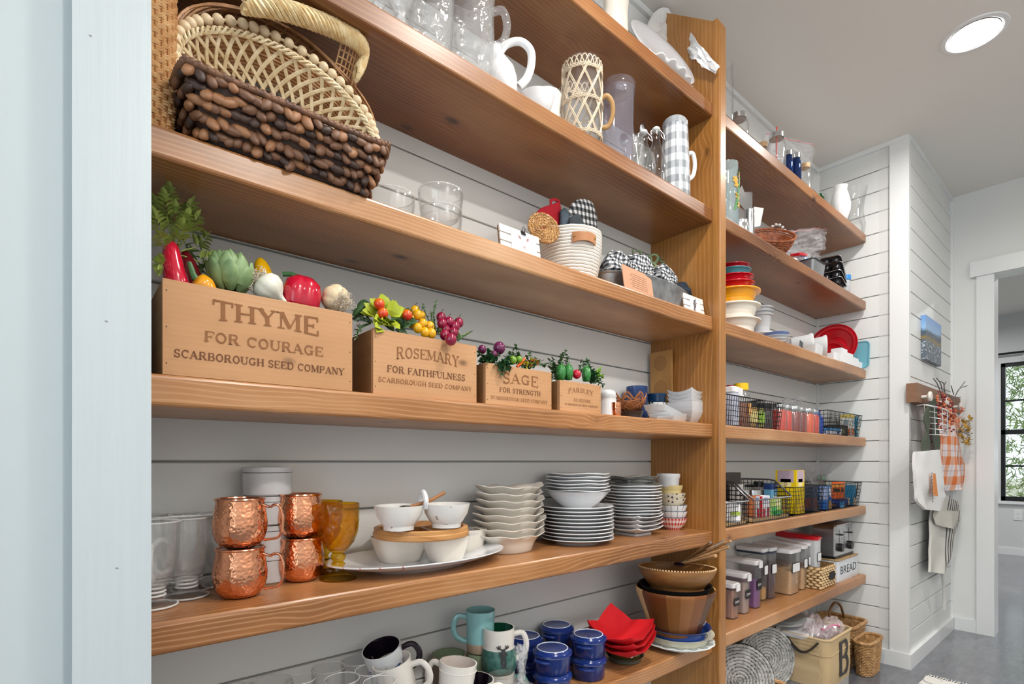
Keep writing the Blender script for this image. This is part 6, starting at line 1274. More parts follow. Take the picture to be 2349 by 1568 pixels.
# lilac tinted plastic pitcher
LIL = gl('lilac_plastic', hx('DCDCEE'), .05, 1.45, .72, body=.05); xl, yl = XY(1418, .955), .955
pl2 = thing('plastic_pitcher', 'tall clear lilac tinted plastic pitcher with a lid', 'pitcher', (xl, yl, Z2), rz=RZC)
obj('body', MB().lathe(vessel([(.036, 0), (.039, .003), (.046, .225), (.0465, .232)], .0022, .006), 48, rf=lambda a, z, r: 1+.012*(abs(sin(4*a)) > .93)), LIL, pl2, smooth=40)
obj('lid', MB().lathe([(.001, .226), (.0475, .226), (.0485, .232), (.0485, .250), (.046, .253), (.001, .251)], 48), LIL, pl2, smooth=40)
obj('pour_slot', MB().lathe([(.009, 0), (.011, .002), (.008, .0035), (.001, .002)], 20, TR(x=.048*cos(-pi/2), y=.0485*sin(-pi/2), z=.214, rx=pi/2), sx=1.5), LIL, pl2)
# glass jug holding spoons, swing-top bottles
jx, jy = XY(1457, 1.02), 1.02; sj = pressed('spoon_jug', 'clear glass jug with a big looped handle holding silver spoons', 1455, 1.02, Z2, [(.028, 0), (.030, .004), (.034, .06), (.032, .13), (.031, .185)], .003, 40, None, 'jug', (.032, .03, .145, .030, .0055, 8, 1.2))
for k, (dx, dy, h) in enumerate(((-.004, -.01, .235), (.012, -.002, .228), (.002, .01, .222), (.018, -.012, .200))):
    t = thing('silver_spoon', ['silver spoon standing tallest in the glass jug', 'second tallest silver spoon in the glass jug', 'silver spoon at the back of the glass jug', 'shorter silver spoon leaning right in the glass jug'][k], 'spoon', (jx+dx, jy+dy, Z2+.02), rot=(radians(4-k*2), radians(3+3*k), k))
    obj('stem', MB().tube([(0, 0, 0), (0, 0, h-.05)], .0022, 6), STEEL, t); obj('bowl', MB().ball((0, 0, h-.033), .019, 14, 8, d=(.75, .28, 1.15)), STEEL, t)
BOT = gl('bottle_glass', (.90, .93, .92), .02, 1.5, .7)
def swing(label, u, Y, h, r=.029):
    t = thing('swing_top_bottle', label, 'bottle', (XY(u, Y), Y, Z2), rz=RZC, group='swing top bottles')
    o = [(r*.9, 0), (r, .004), (r, h*.45), (r*.85, h*.58), (r*.45, h*.76), (.0125, h*.84), (.0115, h*.93), (.0145, h*.935), (.0145, h*.955), (.012, h*.957)]
    obj('body', MB().lathe(vessel(o, .0022, .006), 32), BOT, t, smooth=60); obj('stopper', MB().ball((0, 0, h*.975), .0125, 14, 8, d=(1, 1, .7)), PORC, t)
    m = MB(); m.tube([(.0145*cos(q), .0145*sin(q), h*.90) for q in [k*pi/8 for k in range(16)]], .0009, 4, loop=True)
    m.tube([(-.015, 0, h*.90), (-.016, 0, h*.95), (-.006, 0, h*1.0), (.006, 0, h*1.0), (.016, 0, h*.95), (.024, 0, h*.90), (.027, 0, h*.82), (.018, 0, h*.86), (.015, 0, h*.9)], .0011, 5); obj('wire_bail', m, STEEL, t); return t
swing('clear swing top bottle, left one', 1476, .955, .170); swing('clear swing top bottle, right one beside the chequered pitcher', 1505, .945, .195)
# grey chequered pitcher
GPM = NT('grey_gingham_enamel'); sg = GPM.n('SeparateXYZ'); GPM.L(GPM.tc.outputs['Object'], sg.inputs[0]); an = GPM.math('ARCTAN2', sg.outputs[1], sg.outputs[0])
f1 = GPM.math('LESS_THAN', GPM.math('FRACT', GPM.math('MULTIPLY', an, 12/6.283)), .5); f2 = GPM.math('LESS_THAN', GPM.math('FRACT', GPM.math('MULTIPLY', sg.outputs[2], 22)), .5); tp_ = GPM.math('GREATER_THAN', sg.outputs[2], .238)
GPM.col(GPM.mix(tp_, GPM.ramp(GPM.math('MULTIPLY', GPM.math('ADD', f1, f2), .5), [(0, 'E6E8EA'), (.34, 'B4B9BE'), (.7, '8C9298')], 'CONSTANT'), 'A7ABAE')); GPM.set(Roughness=.15, Coat_Weight=.4)
xg, yg = XY(1549, .945), .945; gpt = thing('gingham_pitcher', 'tall white and grey chequered pitcher beside the upright', 'pitcher', (xg, yg, Z2), rz=RZC+.2)
obj('body', MB().lathe(vessel([(.044, 0), (.046, .003), (.045, .10), (.041, .19), (.039, .235)], .003), 48, sx=1), GPM.m, gpt, smooth=60); m = MB()
m.loft([[((.039+.006*max(0, cos(a+2.2))*k)*cos(a), (.039+.006*max(0, cos(a+2.2))*k)*sin(a), .235+k*(.006+.013*max(0, cos(a+2.2)))) for a in [2*pi*j/36 for j in range(36)]] for k in (0, .5, 1)], cap0=False, cap1=False); obj('lip', m, GPM.m, gpt)
obj('handle', handle(MB(), .043, .075, .160, .026, .0055, 8, 1.3), PORC, gpt)
# ================================================================= top shelf, left bay
xs1 = 1.425
sp1 = thing('scalloped_platter', 'white scalloped oval platter lying flat at the edge of the top shelf', 'platter', (xs1-.01, 1.0, Z1)); n = 120; P = [(.03, 0), (.70, 0), (.74, .006), (.94, .015), (1.0, .021), (1.0, .0235), (.93, .018), (.72, .009), (.03, .006)]
m = MB(); m.loft([[(.182*r*(1+.025*cos(22*t)*(r > .9))*cos(t), .118*r*(1+.03*cos(22*t)*(r > .9))*sin(t), z+.0025*cos(22*t)*(r > .9)) for t in [2*pi*k/n for k in range(n)]] for r, z in P]); obj('plate', m, PORC, sp1, smooth=50)
lp_ = thing('leaning_platter', 'big round white platter leaning back against the wall on the top shelf', 'platter', (1.462, .985, Z1+.128), rot=(radians(64), 0, radians(-6)))
obj('plate', MB().lathe([(.01, 0), (.078, 0), (.084, .004), (.110, .012), (.134, .016), (.1355, .0185), (.133, .019), (.108, .016), (.082, .009), (.01, .006)], 64), mat('soft_white_glaze', 'DADADF', .2, coat=.3), lp_, smooth=60)
def crumpled(name, label, mt, f, nu, nv, cat, amp, seed):
    c = Vector(f(.5, .5)); t = thing(name, label, cat, tuple(c)); m = MB()
    def g(a, b):
        p = Vector(f(a, b))-c; q = Vector((a*9, b*5, seed)); return tuple(p+Vector((noise.noise(q), noise.noise(q+Vector((9, 0, 0))), noise.noise(q+Vector((0, 9, 0)))))*amp+Vector((noise.noise(q*3), noise.noise(q*3+Vector((9, 0, 0))), noise.noise(q*3+Vector((0, 9, 0)))))*amp*.45)
    m.grid(g, nu, nv); obj('sheet', m, mt, t, smooth=12); return t
pnx = lambda u, v, X=1.592: (X, YX(u, X), ZX(u, v, X))
TIS = mat('white_tissue_paper', 'EDEFF0', .6, alpha=.93)
arcp = smooth_path([pnt(1478, 66, 1.05), pnt(1505, 24, 1.06), pnt(1535, 22, 1.06), pnt(1565, 62, 1.02), pnx(1595, 88), pnx(1618, 118), pnx(1650, 152)], 6)
inp = smooth_path([pnt(1478, 110, 1.05), pnt(1510, 100, 1.06), pnt(1540, 110, 1.05), pnt(1562, 132, 1.02), pnx(1590, 135), pnx(1612, 152), pnx(1640, 170)], 6)
crumpled('tissue_paper', 'crumpled white tissue paper sticking out around the leaning platter', TIS, lambda a, b: tuple(Vector(inp[min(len(inp)-1, int(a*(len(inp)-1)))]).lerp(Vector(arcp[min(len(arcp)-1, int(a*(len(arcp)-1)))]), b)), 36, 10, 'paper', .009, 2)
pbx, pby = XY(1412, .99), .99; PBG = mat('cream_bag', 'D9D3C8', .6, bump=(60, .3, .003)); m = MB()
m.loft([[((.045+.006*noise.noise(Vector((cos(t)*2, sin(t)*2, z*20))))*cos(t)*kk, (.03+.006*noise.noise(Vector((cos(t)*3, sin(t)*2, z*25+4))))*sin(t)*kk, z+.004*sin(5*t)*(z > .2)) for t in [2*pi*k/28 for k in range(28)]] for z, kk in ((0, .9), (.05, 1), (.10, 1.03), (.16, .95), (.2, 1.05), (.235, 1.1))], cap1=False); tag(obj('paper_bag', m, PBG, None, (pbx, pby, Z1), smooth=40), 'crumpled cream paper bag standing on the top shelf left of the platters', 'bag')
# ================================================================= right bay
def jar(label, u, Y, z, h, r, mt, cap, capmt, name='glass_jar', cat='jar', neck=.72, grp=None, fill=None, fillh=.8, caph=.014):
    t = thing(name, label, cat, (XY(u, Y), Y, z), group=grp); hb = h-caph
    obj('body', MB().lathe(vessel([(r*.9, 0), (r, .004), (r, hb*.72), (r*.92, hb*.84), (r*neck, hb*.93), (r*neck, hb)], .0018), 28), mt, t, smooth=60)
    if fill: obj('contents', MB().lathe([(.001, .004), (r-.004, .004), (r-.003, hb*fillh)], 20), fill, t, smooth=50)
    if cap: obj('lid', MB().lathe([(.001, hb-.006), (r*neck+.002, hb-.006), (r*neck+.002, h-.001), (r*neck+.0005, h), (.001, h)], 28), capmt, t, smooth=40)
    return t
BLUG = gl('blue_jar_glass', hx('3C64A8'), .03, edge=.3, body=.12); GRG = gl('green_bottle_glass', hx('2E9A56'), .03, edge=.3, body=.1); CAPW = mat('wooden_lid', 'C9A67E', .6); ZIP = gl('zip_bag_film', (.93, .94, .97), .1, 1.5, .85, body=.12)
REDL = mat('red_plastic', 'CC1526', .25, coat=.4)
# --- top shelf
jar('tall clear glass cylinder vase right behind the upright', 1660, .985, Z1, .325, .034, GLASS, False, None, 'cylinder_vase', 'vase', .95)
jar('clear jar with a metal lid, first jar right of the upright', 1694, .955, Z1, .128, .036, GLASS, True, STEEL)
jar('small jar with a wooden lid behind the mason jar', 1750, .985, Z1, .142, .021, GLASS, True, CAPW)
mj = jar('large mason jar with a steel lid and a red and white straw', 1781, .945, Z1, .172, .036, GLASS, True, STEEL)
obj('straw', MB().tube([(0, 0, .03), (.004, 0, .205)], .003, 8), mat('red_straw', 'D84A48', .4), mj)
jar('cobalt blue bottle beside the mason jar', 1808, .955, Z1, .160, .020, BLUG, True, STEEL, 'blue_bottle', 'bottle'); jar('cobalt blue jar second from the mason jar', 1826, .94, Z1, .158, .021, BLUG, True, STEEL, 'blue_bottle', 'bottle')
jar('clear jar with a wooden lid right of the blue jars', 1847, .945, Z1, .158, .024, GLASS, True, CAPW)
tag(obj('glass_cone', MB().lathe(vessel([(.020, 0), (.022, .003), (.026, .06), (.030, .135)], .002), 28), GLASS, None, (XY(1866, .95), .95, Z1), smooth=60), 'slim clear flared glass between the wooden lidded jar and the green bottle', 'glass')
jar('small green glass bottle behind the slim flared glass', 1881, .985, Z1, .15, .020, GRG, False, None, 'green_bottle', 'bottle', .45)
x_ = XY(1910, 1.01); gv = thing('glass_carafe', 'round bellied clear glass carafe with a flared lip', 'vase', (x_, 1.01, Z1), rz=RZC); obj('body', MB().lathe(vessel([(.036, 0), (.04, .004), (.056, .06), (.058, .10), (.050, .15), (.034, .185), (.034, .20), (.050, .25)], .0022), 36, rf=lambda a, z, r: 1+(.10*cos(a) if z > .21 else 0)), GLASS, gv, smooth=60)
bowl_thing('white_vase', [(.024, 0), (.028, .004), (.044, .05), (.047, .085), (.036, .135), (.030, .155), (.034, .175)], PORC, (XY(1927, .925), .925, Z1), 'white ceramic vase in front of the bellied carafe', 'vase')
bowl_thing('fluted_vase', [(.034, 0), (.037, .004), (.044, .05), (.034, .115), (.036, .15), (.048, .22), (.052, .240)], GLASS, (XY(1963, .925), .925, Z1), 'large clear fluted glass vase at the very end of the top shelf', 'vase', n=72, rf=lambda a, z, r: 1+.05*sin(7*a)*(z > .12))
def zipbag(name, label, u0, u1, vt, vb, Y, red=True, amp=.008, seed=3, slope=0, mt=None):
    f = lambda a, b: tuple(Vector((XY(u0+(u1-u0)*a, Y), Y, ZY(u0+(u1-u0)*a, vb+(vt-vb)*b+slope*a, Y)))+Vector((0, .02*sin(a*3+b*2), 0))); c = Vector(f(.5, .5)); t = thing(name, label, 'bag', tuple(c)); m = MB()
    def g(a, b, k=0): q = Vector((a*5, b*5, seed+k)); return tuple(Vector(f(a, b))-c+Vector((noise.noise(q)*.6, noise.noise(q+Vector((5, 0, 0))), noise.noise(q+Vector((0, 5, 0)))*.6))*amp*2+Vector((noise.noise(q*3)*.4, noise.noise(q*3+Vector((5, 0, 0))), 0))*amp+Vector((0, .012*k, 0)))
    for k in (0, 1): m.grid(lambda a, b, k=k: g(a, b, k), 18, 14)
    obj('film', m, mt or ZIP, t, smooth=15)
    if red: obj('zip_strip', MB().tube([g(a/14, .96) for a in range(15)], .0014, 5), mat('zip_red', 'E07A84', .4), t)
    return t
zipbag('zip_bag', 'empty clear zip bag with a red zip lying over the jars of the top shelf', 1765, 1858, 300, 352, .985, slope=38)
# --- second shelf
fl_ = jar('clear glass tumbler with a painted flower, right behind the upright', 1668, .935, Z2, .245, .038, gl('painted_glass', hx('CFE2E6'), .05, edge=.6, body=.25), False, None, 'flower_tumbler', 'glass', .97)
FM = MB()
for k, (u, v) in enumerate(((1672, 405), (1678, 420), (1670, 440), (1680, 448), (1674, 462), (1668, 388))):
    c = Vector((XY(u, .93), 0, ZY(u, v, .905)-Z2)); a = -pi/2-.35+k*.13
    for j in range(5): q = Vector((.0388*cos(a), .0388*sin(a), c.z)); leaf(FM, q, (-sin(a)*cos(j*1.25), cos(a)*cos(j*1.25), sin(j*1.25)), .014, .008, up=(cos(a), sin(a), 0))
obj('painted_flower', FM, [mat('flower_yellow', 'E2B24A', .5)], fl_, smooth=0); FM = MB()
for k in range(9): a = -pi/2-.5+k*.12; leaf(FM, (.0389*cos(a), .0389*sin(a), .05+.018*k), (-sin(a)*.4, cos(a)*.4, .8), .03, .008, up=(cos(a), sin(a), 0))
obj('painted_leaves', FM, mat('flower_green', '5C9A5A', .5), fl_, smooth=0)
jar('shiny steel measuring cup beside the flower tumbler', 1697, .945, Z2, .075, .036, STEEL, False, None, 'steel_cup', 'cup', .98); jar('tall narrow steel jigger in front of the steel cup', 1719, .915, Z2, .115, .017, STEEL, False, None, 'steel_jigger', 'cup', .98)
def sheet(name, label, cat, pts, mt, th=.002):
    c = sum((Vector(p) for p in pts), Vector())/len(pts); t = MB(); n = (Vector(pts[1])-Vector(pts[0])).cross(Vector(pts[2])-Vector(pts[0])).normalized()*th
    t.loft([[tuple(Vector(p)-c) for p in pts], [tuple(Vector(p)-c+n) for p in pts]]); return tag(obj(name, t, mt, None, tuple(c), smooth=0), label, cat)
sheet('steel_scraper', 'grey steel bench scraper blade sticking up from the steel cup', 'tool', [pnt(1684, 452, .95), pnt(1702, 425, .95), pnt(1722, 478, .95), pnt(1712, 486, .95)], STEEL)
sheet('steel_strip', 'second narrow steel blade standing in the steel cup', 'tool', [pnt(1708, 440, .965), pnt(1726, 440, .965), pnt(1726, 485, .965), pnt(1712, 485, .965)], STEEL)
obj_sk = thing('skewer', 'thin steel peeler standing at the back of the steel cup', 'tool', pnt(1690, 440, .97)); c_ = Vector(pnt(1690, 440, .97)); obj('shaft', MB().tube([tuple(Vector(pnt(u, v, .97))-c_) for u, v in ((1688, 480), (1690, 440), (1691, 398), (1695, 392))], .0035, 6), GREYW, obj_sk)
sheet('recipe_card', 'white folded card leaning behind the steel jigger', 'card', [pnt(1722, 522, .975), pnt(1730, 474, .975), pnt(1752, 477, .975), pnt(1744, 518, .975)], WHITEP)
CWK = rattan('copper_wicker', 'B06436', '6E3418', 80); x_ = XY(1770, .96)
wb3 = thing('copper_wicker_bowl', 'reddish brown shiny wicker bowl lying tilted on the second shelf', 'basket', (x_, .965, Z2+.062), rot=(radians(28), radians(-30), 0)); m = MB(); NK = 44
for k in range(16):
    t = k/15; r = .030+.052*sin(t*pi/2); z = -.045+.085*t**1.3; m.tube([((r+.0016*(1 if (j+k) % 2 else -1))*cos(2*pi*j/NK), (r+.0016*(1 if (j+k) % 2 else -1))*sin(2*pi*j/NK), z) for j in range(NK)], .0028, 5, loop=True)
m.lathe([(.001, -.046), (.032, -.045), (.056, -.02), (.078, .03), (.076, .03), (.05, -.018), (.001, -.042)], 30); obj('weave', m, CWK, wb3, smooth=60); obj('rim', MB().tube([(.084*cos(2*pi*j/40), .084*sin(2*pi*j/40), .043) for j in range(40)], .0042, 6, loop=True), CWK, wb3)
lf_ = thing('white_lace_cord', 'white beaded cord draped over the rim of the copper wicker bowl', 'cord', pnt(1790, 520, .99)); c_ = Vector(pnt(1790, 520, .99)); m = MB()
for k, (u, v) in enumerate(((1772, 519), (1780, 515), (1788, 516), (1795, 521), (1800, 528), (1804, 537))): m.ball(tuple(Vector(pnt(u, v, .955))-c_), .0065, 8, 6, d=(1.3, 1, .8))
obj('beads', m, PORC, lf_)
zipbag('zip_bag', 'clear zip bag of blue and white icing tips leaning on the grey pan', 1792, 1886, 526, 588, .965, amp=.012, seed=8); m = MB(); R = random.Random(6)
bt = thing('piping_tips', 'blue and white plastic piping tips inside the zip bag', 'kitchen tool', (XY(1838, .985), .985, Z2+.05)); m2 = MB()
for k in range(16): 
    M_ = TR(R.uniform(-.085, .075), R.uniform(-.012, .018), R.uniform(-.012, .055), R.uniform(-2, 2), R.uniform(-2, 2), 0); (m if k % 2 else m2).lathe([(.013, 0), (.012, .012), (.005, .034), (.0045, .036)], 10, M_)
obj('blue_tips', m, mat('sky_blue_plastic', '4C93DE', .3), bt); obj('white_tips', m2, WHITEP, bt)
GPL = mat('grey_pan', '8D9094', .35, metal=.6); x_ = XY(1856, .93)
lpn = thing('loaf_pan', 'grey metal loaf pan with a dark rolled rim', 'pan', (XY(1852, .95), .95, Z2)); m = MB(); m.loft(rbox_rings(.125, .095, 0, .062, .012, 4, 1.12, 1.12)+[ring_rr(.072, .055, .064, .014), ring_rr(.066, .049, .0635, .012), ring_rr(.060, .045, .006, .01)]); obj('body', m, GPL, lpn, smooth=30); obj('rim', MB().tube([tuple(p) for p in ring_rr(.0715, .0545, .063, .014)], .0025, 6, loop=True), mat('dark_pan', '44464A', .4, metal=.5), lpn)
tag(obj('flat_red_cover', MB().loft(rbox_rings(.075, .05, 0, .012, .01, 4, bev=.002)), REDL, None, (XY(1832, .94), .94, Z2+.066), (radians(8), radians(-10), 0)), 'red plastic cover resting on the grey loaf pan', 'cover')
BPN = NT('dark_nonstick'); BPN.col(BPN.ramp(BPN.noise(BPN.tc.outputs['Object'], 20), [(.3, '26272A'), (.7, '3C3E42')])); BPN.set(Metallic=.5, Roughness=.28)
def muffin(label, loc, rot):
    t = thing('muffin_pan', label, 'pan', loc, rot=rot, group='dark muffin pans'); L_, W_ = .135, .095; m = MB(); m.loft(rbox_rings(L_, W_, 0, .004, .012, 4)); obj('plate', m, BPN.m, t, smooth=30)
    for i in range(3):
        for j in range(2): obj('cup', MB().lathe([(.0185, 0), (.0145, -.022), (.001, -.023)], 20, TR((i-1)*.042, (j-.5)*.043, 0), cap0=False), BPN.m, t, smooth=40)
    obj('edge', MB().tube([tuple(p) for p in ring_rr(L_/2, W_/2, .003, .012)], .0025, 6, loop=True), STEEL, t); return t
xm_, ym_ = XY(1918, .955), .96
for k, (dz, rot, lb) in enumerate(((.032, (0, radians(24), 0), 'lowest dark muffin pan of the slanted heap'), (.058, (0, radians(30), 0), 'second dark muffin pan of the slanted heap'), (.090, (radians(6), radians(40), .1), 'third dark muffin pan, leaning steeply'), (.115, (radians(6), radians(44), .05), 'topmost dark muffin pan, leaning steeply'))): muffin(lb, (xm_-.01*k, ym_, Z2+dz+.012), rot)
CANI = mat('clear_grey_plastic', 'C9CCD2', .2, alpha=.75); x_ = XY(1946, .905)
cn = thing('blue_lid_canister', 'clear canister with a bright blue lid at the end of the second shelf', 'canister', (x_+.02, .93, Z2)); obj('body', MB().lathe(vessel([(.024, 0), (.026, .003), (.027, .075)], .002), 28), CANI, cn); obj('lid', MB().lathe([(.001, .0755), (.030, .0755), (.031, .080), (.0305, .098), (.001, .100)], 28), mat('bright_blue_plastic', '2E86D2', .3, coat=.3), cn)
# --- third shelf: plastic bowls
def pb(name, label, u, Y, z, r, h, mt, wide=1.12, cat='bowl', th=.003, grp=None): return bowl_thing(name, [(r*.62, 0), (r*.66, .003), (r*.88, h*.55), (r*.96, h*.9), (r*wide, h*.93), (r*wide, h)], mt, (XY(u, Y), Y, z), label, cat, grp, th)
IVP = mat('ivory_plastic', 'EDE6DA', .35); YLP = mat('yellow_orange_plastic', 'F0A51C', .25, coat=.3); TLP = mat('teal_plastic', '4E9AA6', .3, coat=.3); xb5, Y5 = 1674, .975
pb('ivory_bowl', 'wide ivory plastic bowl at the very bottom beside the upright', xb5+6, Y5, Z3, .088, .050, IVP); pb('ivory_bowl', 'ivory plastic bowl standing in the wide ivory one', xb5+6, Y5, Z3+.034, .088, .072, IVP)
pb('yellow_bowl', 'orange yellow plastic bowl with a broad rim above the ivory bowls', xb5+6, Y5, Z3+.098, .088, .062, YLP); pb('red_bowl', 'red plastic bowl, lower one above the yellow bowl', xb5+6, Y5, Z3+.150, .074, .040, REDL, 1.06); pb('red_bowl', 'red plastic bowl, upper one with a pinkish rim', xb5+6, Y5, Z3+.176, .070, .040, REDL, 1.06); pb('teal_bowl', 'teal plastic bowl between the red ones', xb5+4, Y5, Z3+.205, .066, .034, TLP, 1.05); pb('red_bowl', 'small red plastic bowl topping the pile beside the upright', xb5+4, Y5, Z3+.229, .062, .026, REDL, 1.05)
FRO = mat('frosted_plastic', 'E4E7EA', .35, alpha=.72); CLR = gl('clear_plastic', (.95, .96, .97), .06, 1.5, .6, body=.02)
for k in range(4): pb('frosted_tub', f'frosted plastic tub, {["lowest", "second", "third", "topmost"][k]} of the nested column behind the bowls', 1746, 1.045, Z3+[0, .078, .094, .110][k], .042, .085, FRO, 1.16, 'tub', grp='frosted tubs')
BLL = mat('blue_tint_lid', '8FA6DC', .35, alpha=.85)
for k in range(3): pb('bluish_cover', f'round translucent bluish lid, {["lowest", "middle", "top"][k]} of three', 1778, .93, Z3+.013*k, .050, .014, BLL if k > 1 else FRO, 1.05, 'lid', grp='bluish round lids')
def lying(name, label, u, Y, z, r, L_, mt, ry, rz=0, cat='container'): return tag(obj(name, MB().lathe(vessel([(r*.7, 0), (r*.8, .004), (r*.95, L_*.8), (r*1.05, L_*.9), (r*1.05, L_)], .002), 32), mt, None, (XY(u, Y), Y, z), (radians(90), 0, rz), smooth=60), label, cat)
lying('clear_container', 'clear plastic container lying on its side, left one', 1812, 1.02, Z3+.055, .052, .09, FRO, 0, .5); lying('clear_container', 'clear domed plastic container lying on its side, right one', 1847, 1.0, Z3+.058, .055, .085, FRO, 0, .45)
tag(obj('small_tag', MB().box(-.016, -.001, -.012, .016, .001, .012), mat('dark_grey_tag', '4C5054', .6), None, pnt(1838, 789, .905), (0, radians(12), 0), smooth=0), 'small dark grey plastic tag leaning on the clear container', 'tag')
def bin_(name, label, x, y, z, L_, W_, h, mt, cat='bin', lab=None):
    t = thing(name, label, cat, (x, y, z)); m = MB(); m.loft(rbox_rings(L_*.9, W_*.9, 0, h, .008, 3, 1.11, 1.11)+[ring_rr(L_/2-.003, W_/2-.003, h, .006, 3), ring_rr(L_/2*.87, W_/2*.87, .004, .005, 3)]); obj('box', m, mt, t, smooth=30)
    if lab: obj('label', MB().box(-.02, -W_/2-.0015, h*.3, .02, -W_/2-.0005, h*.75), lab, t, smooth=0)
    return t
x_ = XY(1868, .925); bin_('clear_bin', 'small translucent square tub in front of the clear containers', x_, .93, Z3, .085, .06, .048, FRO)
x_ = XY(1907, .915); bin_('white_bin', 'low white plastic bin in front of the red bowls, left one', XY(1912, .912), .912, Z3, .10, .045, .034, WHITEP)
ws = thing('stepped_organiser', 'white plastic stepped organiser in front of the red bowls, right one', 'organiser', (XY(1948, .905), .910, Z3)); m = MB(); hw_ = (XY(1974, .905)-XY(1922, .905))/2
for k in range(4): m.box(-hw_+k*hw_/2, -.022, 0, -hw_+(k+1)*hw_/2, .022, .066-.012*k)
obj('steps', m, WHITEP, ws, smooth=0)
xe = 3.075
def disc(name, label, Yc, zc, r, d, mt, x, cat='bowl', tilt=-82): return tag(obj(name, MB().lathe(vessel([(r*.45, 0), (r*.5, .002), (r*.8, d*.7), (r*.9, d), (r, d), (r, d+.002)], .003), 48), mt, None, (x, Yc, zc), (0, radians(tilt), 0), smooth=50), label, cat)
disc('red_platter', 'big red plastic bowl standing on edge against the end wall', 1.005, Z3+.119, .117, .035, REDL, xe); disc('red_dish', 'smaller red dish with pink rings standing in front of the big red bowl', 1.0, Z3+.072, .072, .028, REDL, xe-.045); disc('red_dish', 'red dish standing left of the tomato timer', 1.065, Z3+.05, .05, .024, REDL, xe-.09)
tm = thing('tomato_timer', 'shiny red tomato shaped piece with a green stalk among the red dishes', 'timer', (xe-.12, 1.055, Z3+.075)); obj('tomato', MB().ball((0, 0, 0), .026, 18, 10, d=(1, 1, .75)), REDL, tm, smooth=80); m = MB()
for k in range(6): leaf(m, (0, 0, .0185), (cos(k*1.05), sin(k*1.05), .1), .014, .006)
obj('stalk', m, PGRN, tm, smooth=0); tag(obj('lid_stand', MB().box(-.03, -.02, 0, .03, .02, .054), REDL, None, (xe-.12, 1.055, Z3), smooth=0), 'red block the tomato piece sits on', 'block')
TLL = mat('aqua_lid', '6FB3C4', .3, alpha=.8); tl_ = thing('aqua_cover', 'translucent aqua rounded lid standing on edge at the front end of the third shelf', 'lid', (3.115, .905, Z3+.072), rot=(0, radians(-84), 0)); obj('plate', MB().loft(rbox_rings(.142, .095, 0, .004, .022, 5)), TLL, tl_, smooth=30); obj('rim', MB().tube([tuple(p) for p in ring_rr(.068, .0445, .004, .020)], .0038, 6, loop=True), TLL, tl_)
# --- wire baskets
def wire_basket(label, x0, x1, z, h, Y0=.897, Y1=1.10, mt=BLACKW, sp=.0165, taper=.9, scoop=False, grp='black wire baskets'):
    cx, cy = (x0+x1)/2, (Y0+Y1)/2; t = thing('wire_basket', label, 'basket', (cx, cy, z+.002), group=grp); HX, HY = (x1-x0)/2, (Y1-Y0)/2
    def P(sx_, sy_, q): k = taper+(1-taper)*q; return (sx_*HX*k, sy_*HY*k, q*h)
    m = MB(); r = .0011; nx = max(3, int((x1-x0)/sp)); ny = max(3, int((Y1-Y0)/sp)); nz = max(3, int(h/sp)); fh = (lambda sx_: 1.0) 
    for i in range(nx+1):
        s = -1+2*i/nx
        for sy_ in (-1, 1): m.tube([P(s, sy_, 0), P(s, sy_, 1 if not (scoop and sy_ < 0) else .55)], r, 4)
        m.tube([P(s, -1, 0), P(s, 1, 0)], r, 4)
    for i in range(ny+1):
        s = -1+2*i/ny
        for sx_ in (-1, 1): m.tube([P(sx_, s, 0), P(sx_, s, 1 if not scoop or s > -.2 else .55+.45*(s+1)/.8)], r, 4)
        if i % 2 == 0: m.tube([P(-1, s, 0), P(1, s, 0)], r, 4)
    for k in range(1, nz):
        q = k/nz
        if scoop and q > .55: m.tube([P(-1, -.2-.8*(1-(q-.55)/.45)*.9, q), P(-1, 1, q), P(1, 1, q), P(1, -.2-.8*(1-(q-.55)/.45)*.9, q)], r, 4)
        else: m.tube([P(-1, -1, q), P(1, -1, q), P(1, 1, q), P(-1, 1, q)], r, 4, loop=True)
    obj('wire_mesh', m, mt, t, smooth=0)
    if scoop: rim = [P(-.97, -1, .55), P(.97, -1, .55), P(1, -.95, .6), P(1, -.3, .97), P(1, -.1, 1), P(1, 1, 1), P(-1, 1, 1), P(-1, -.1, 1), P(-1, -.3, .97), P(-1, -.95, .6)]
    else: rim = [P(-1, -1, 1), P(1, -1, 1), P(1, 1, 1), P(-1, 1, 1)]
    obj('rim', MB().tube(rim, .0036 if scoop else .0022, 6, loop=True), GREYW if scoop else mt, t); obj('foot_frame', MB().tube([P(-1, -1, 0), P(1, -1, 0), P(1, 1, 0), P(-1, 1, 0)], .0018, 5, loop=True), mt, t); return t
wire_basket('black wire basket behind the upright holding white and yellow capped bottles', XP1+.012, 2.02, Z4, .105)
wire_basket('black wire basket in the middle of the fourth shelf, behind the first red jars', 2.03, 2.20, Z4, .108, Y0=.905)
wire_basket('black wire basket at the end of the fourth shelf holding small cartons', 2.66, 3.135, Z4, .110)
fc = thing('flip_top_container', 'white lidded clear container in the first wire basket', 'container', (XY(1672, .94), .945, Z4+.006)); obj('body', MB().loft(rbox_rings(.05, .07, 0, .115, .01, 3)), mat('milky_plastic', 'C4C8DA', .3), fc, smooth=30); obj('lid', MB().loft(rbox_rings(.054, .074, .1155, .138, .01, 3, bev=.003)), WHITEP, fc, smooth=30); obj('flip_tab', MB().loft(rbox_rings(.022, .012, .105, .132, .003, 2)), WHITEP, fc, (.018, -.038, 0))
jar('tall bottle with a red cap behind the white lidded container', 1675, 1.03, Z4+.006, .172, .030, CLR, True, REDL, 'red_cap_bottle', 'bottle', .5, caph=.022)
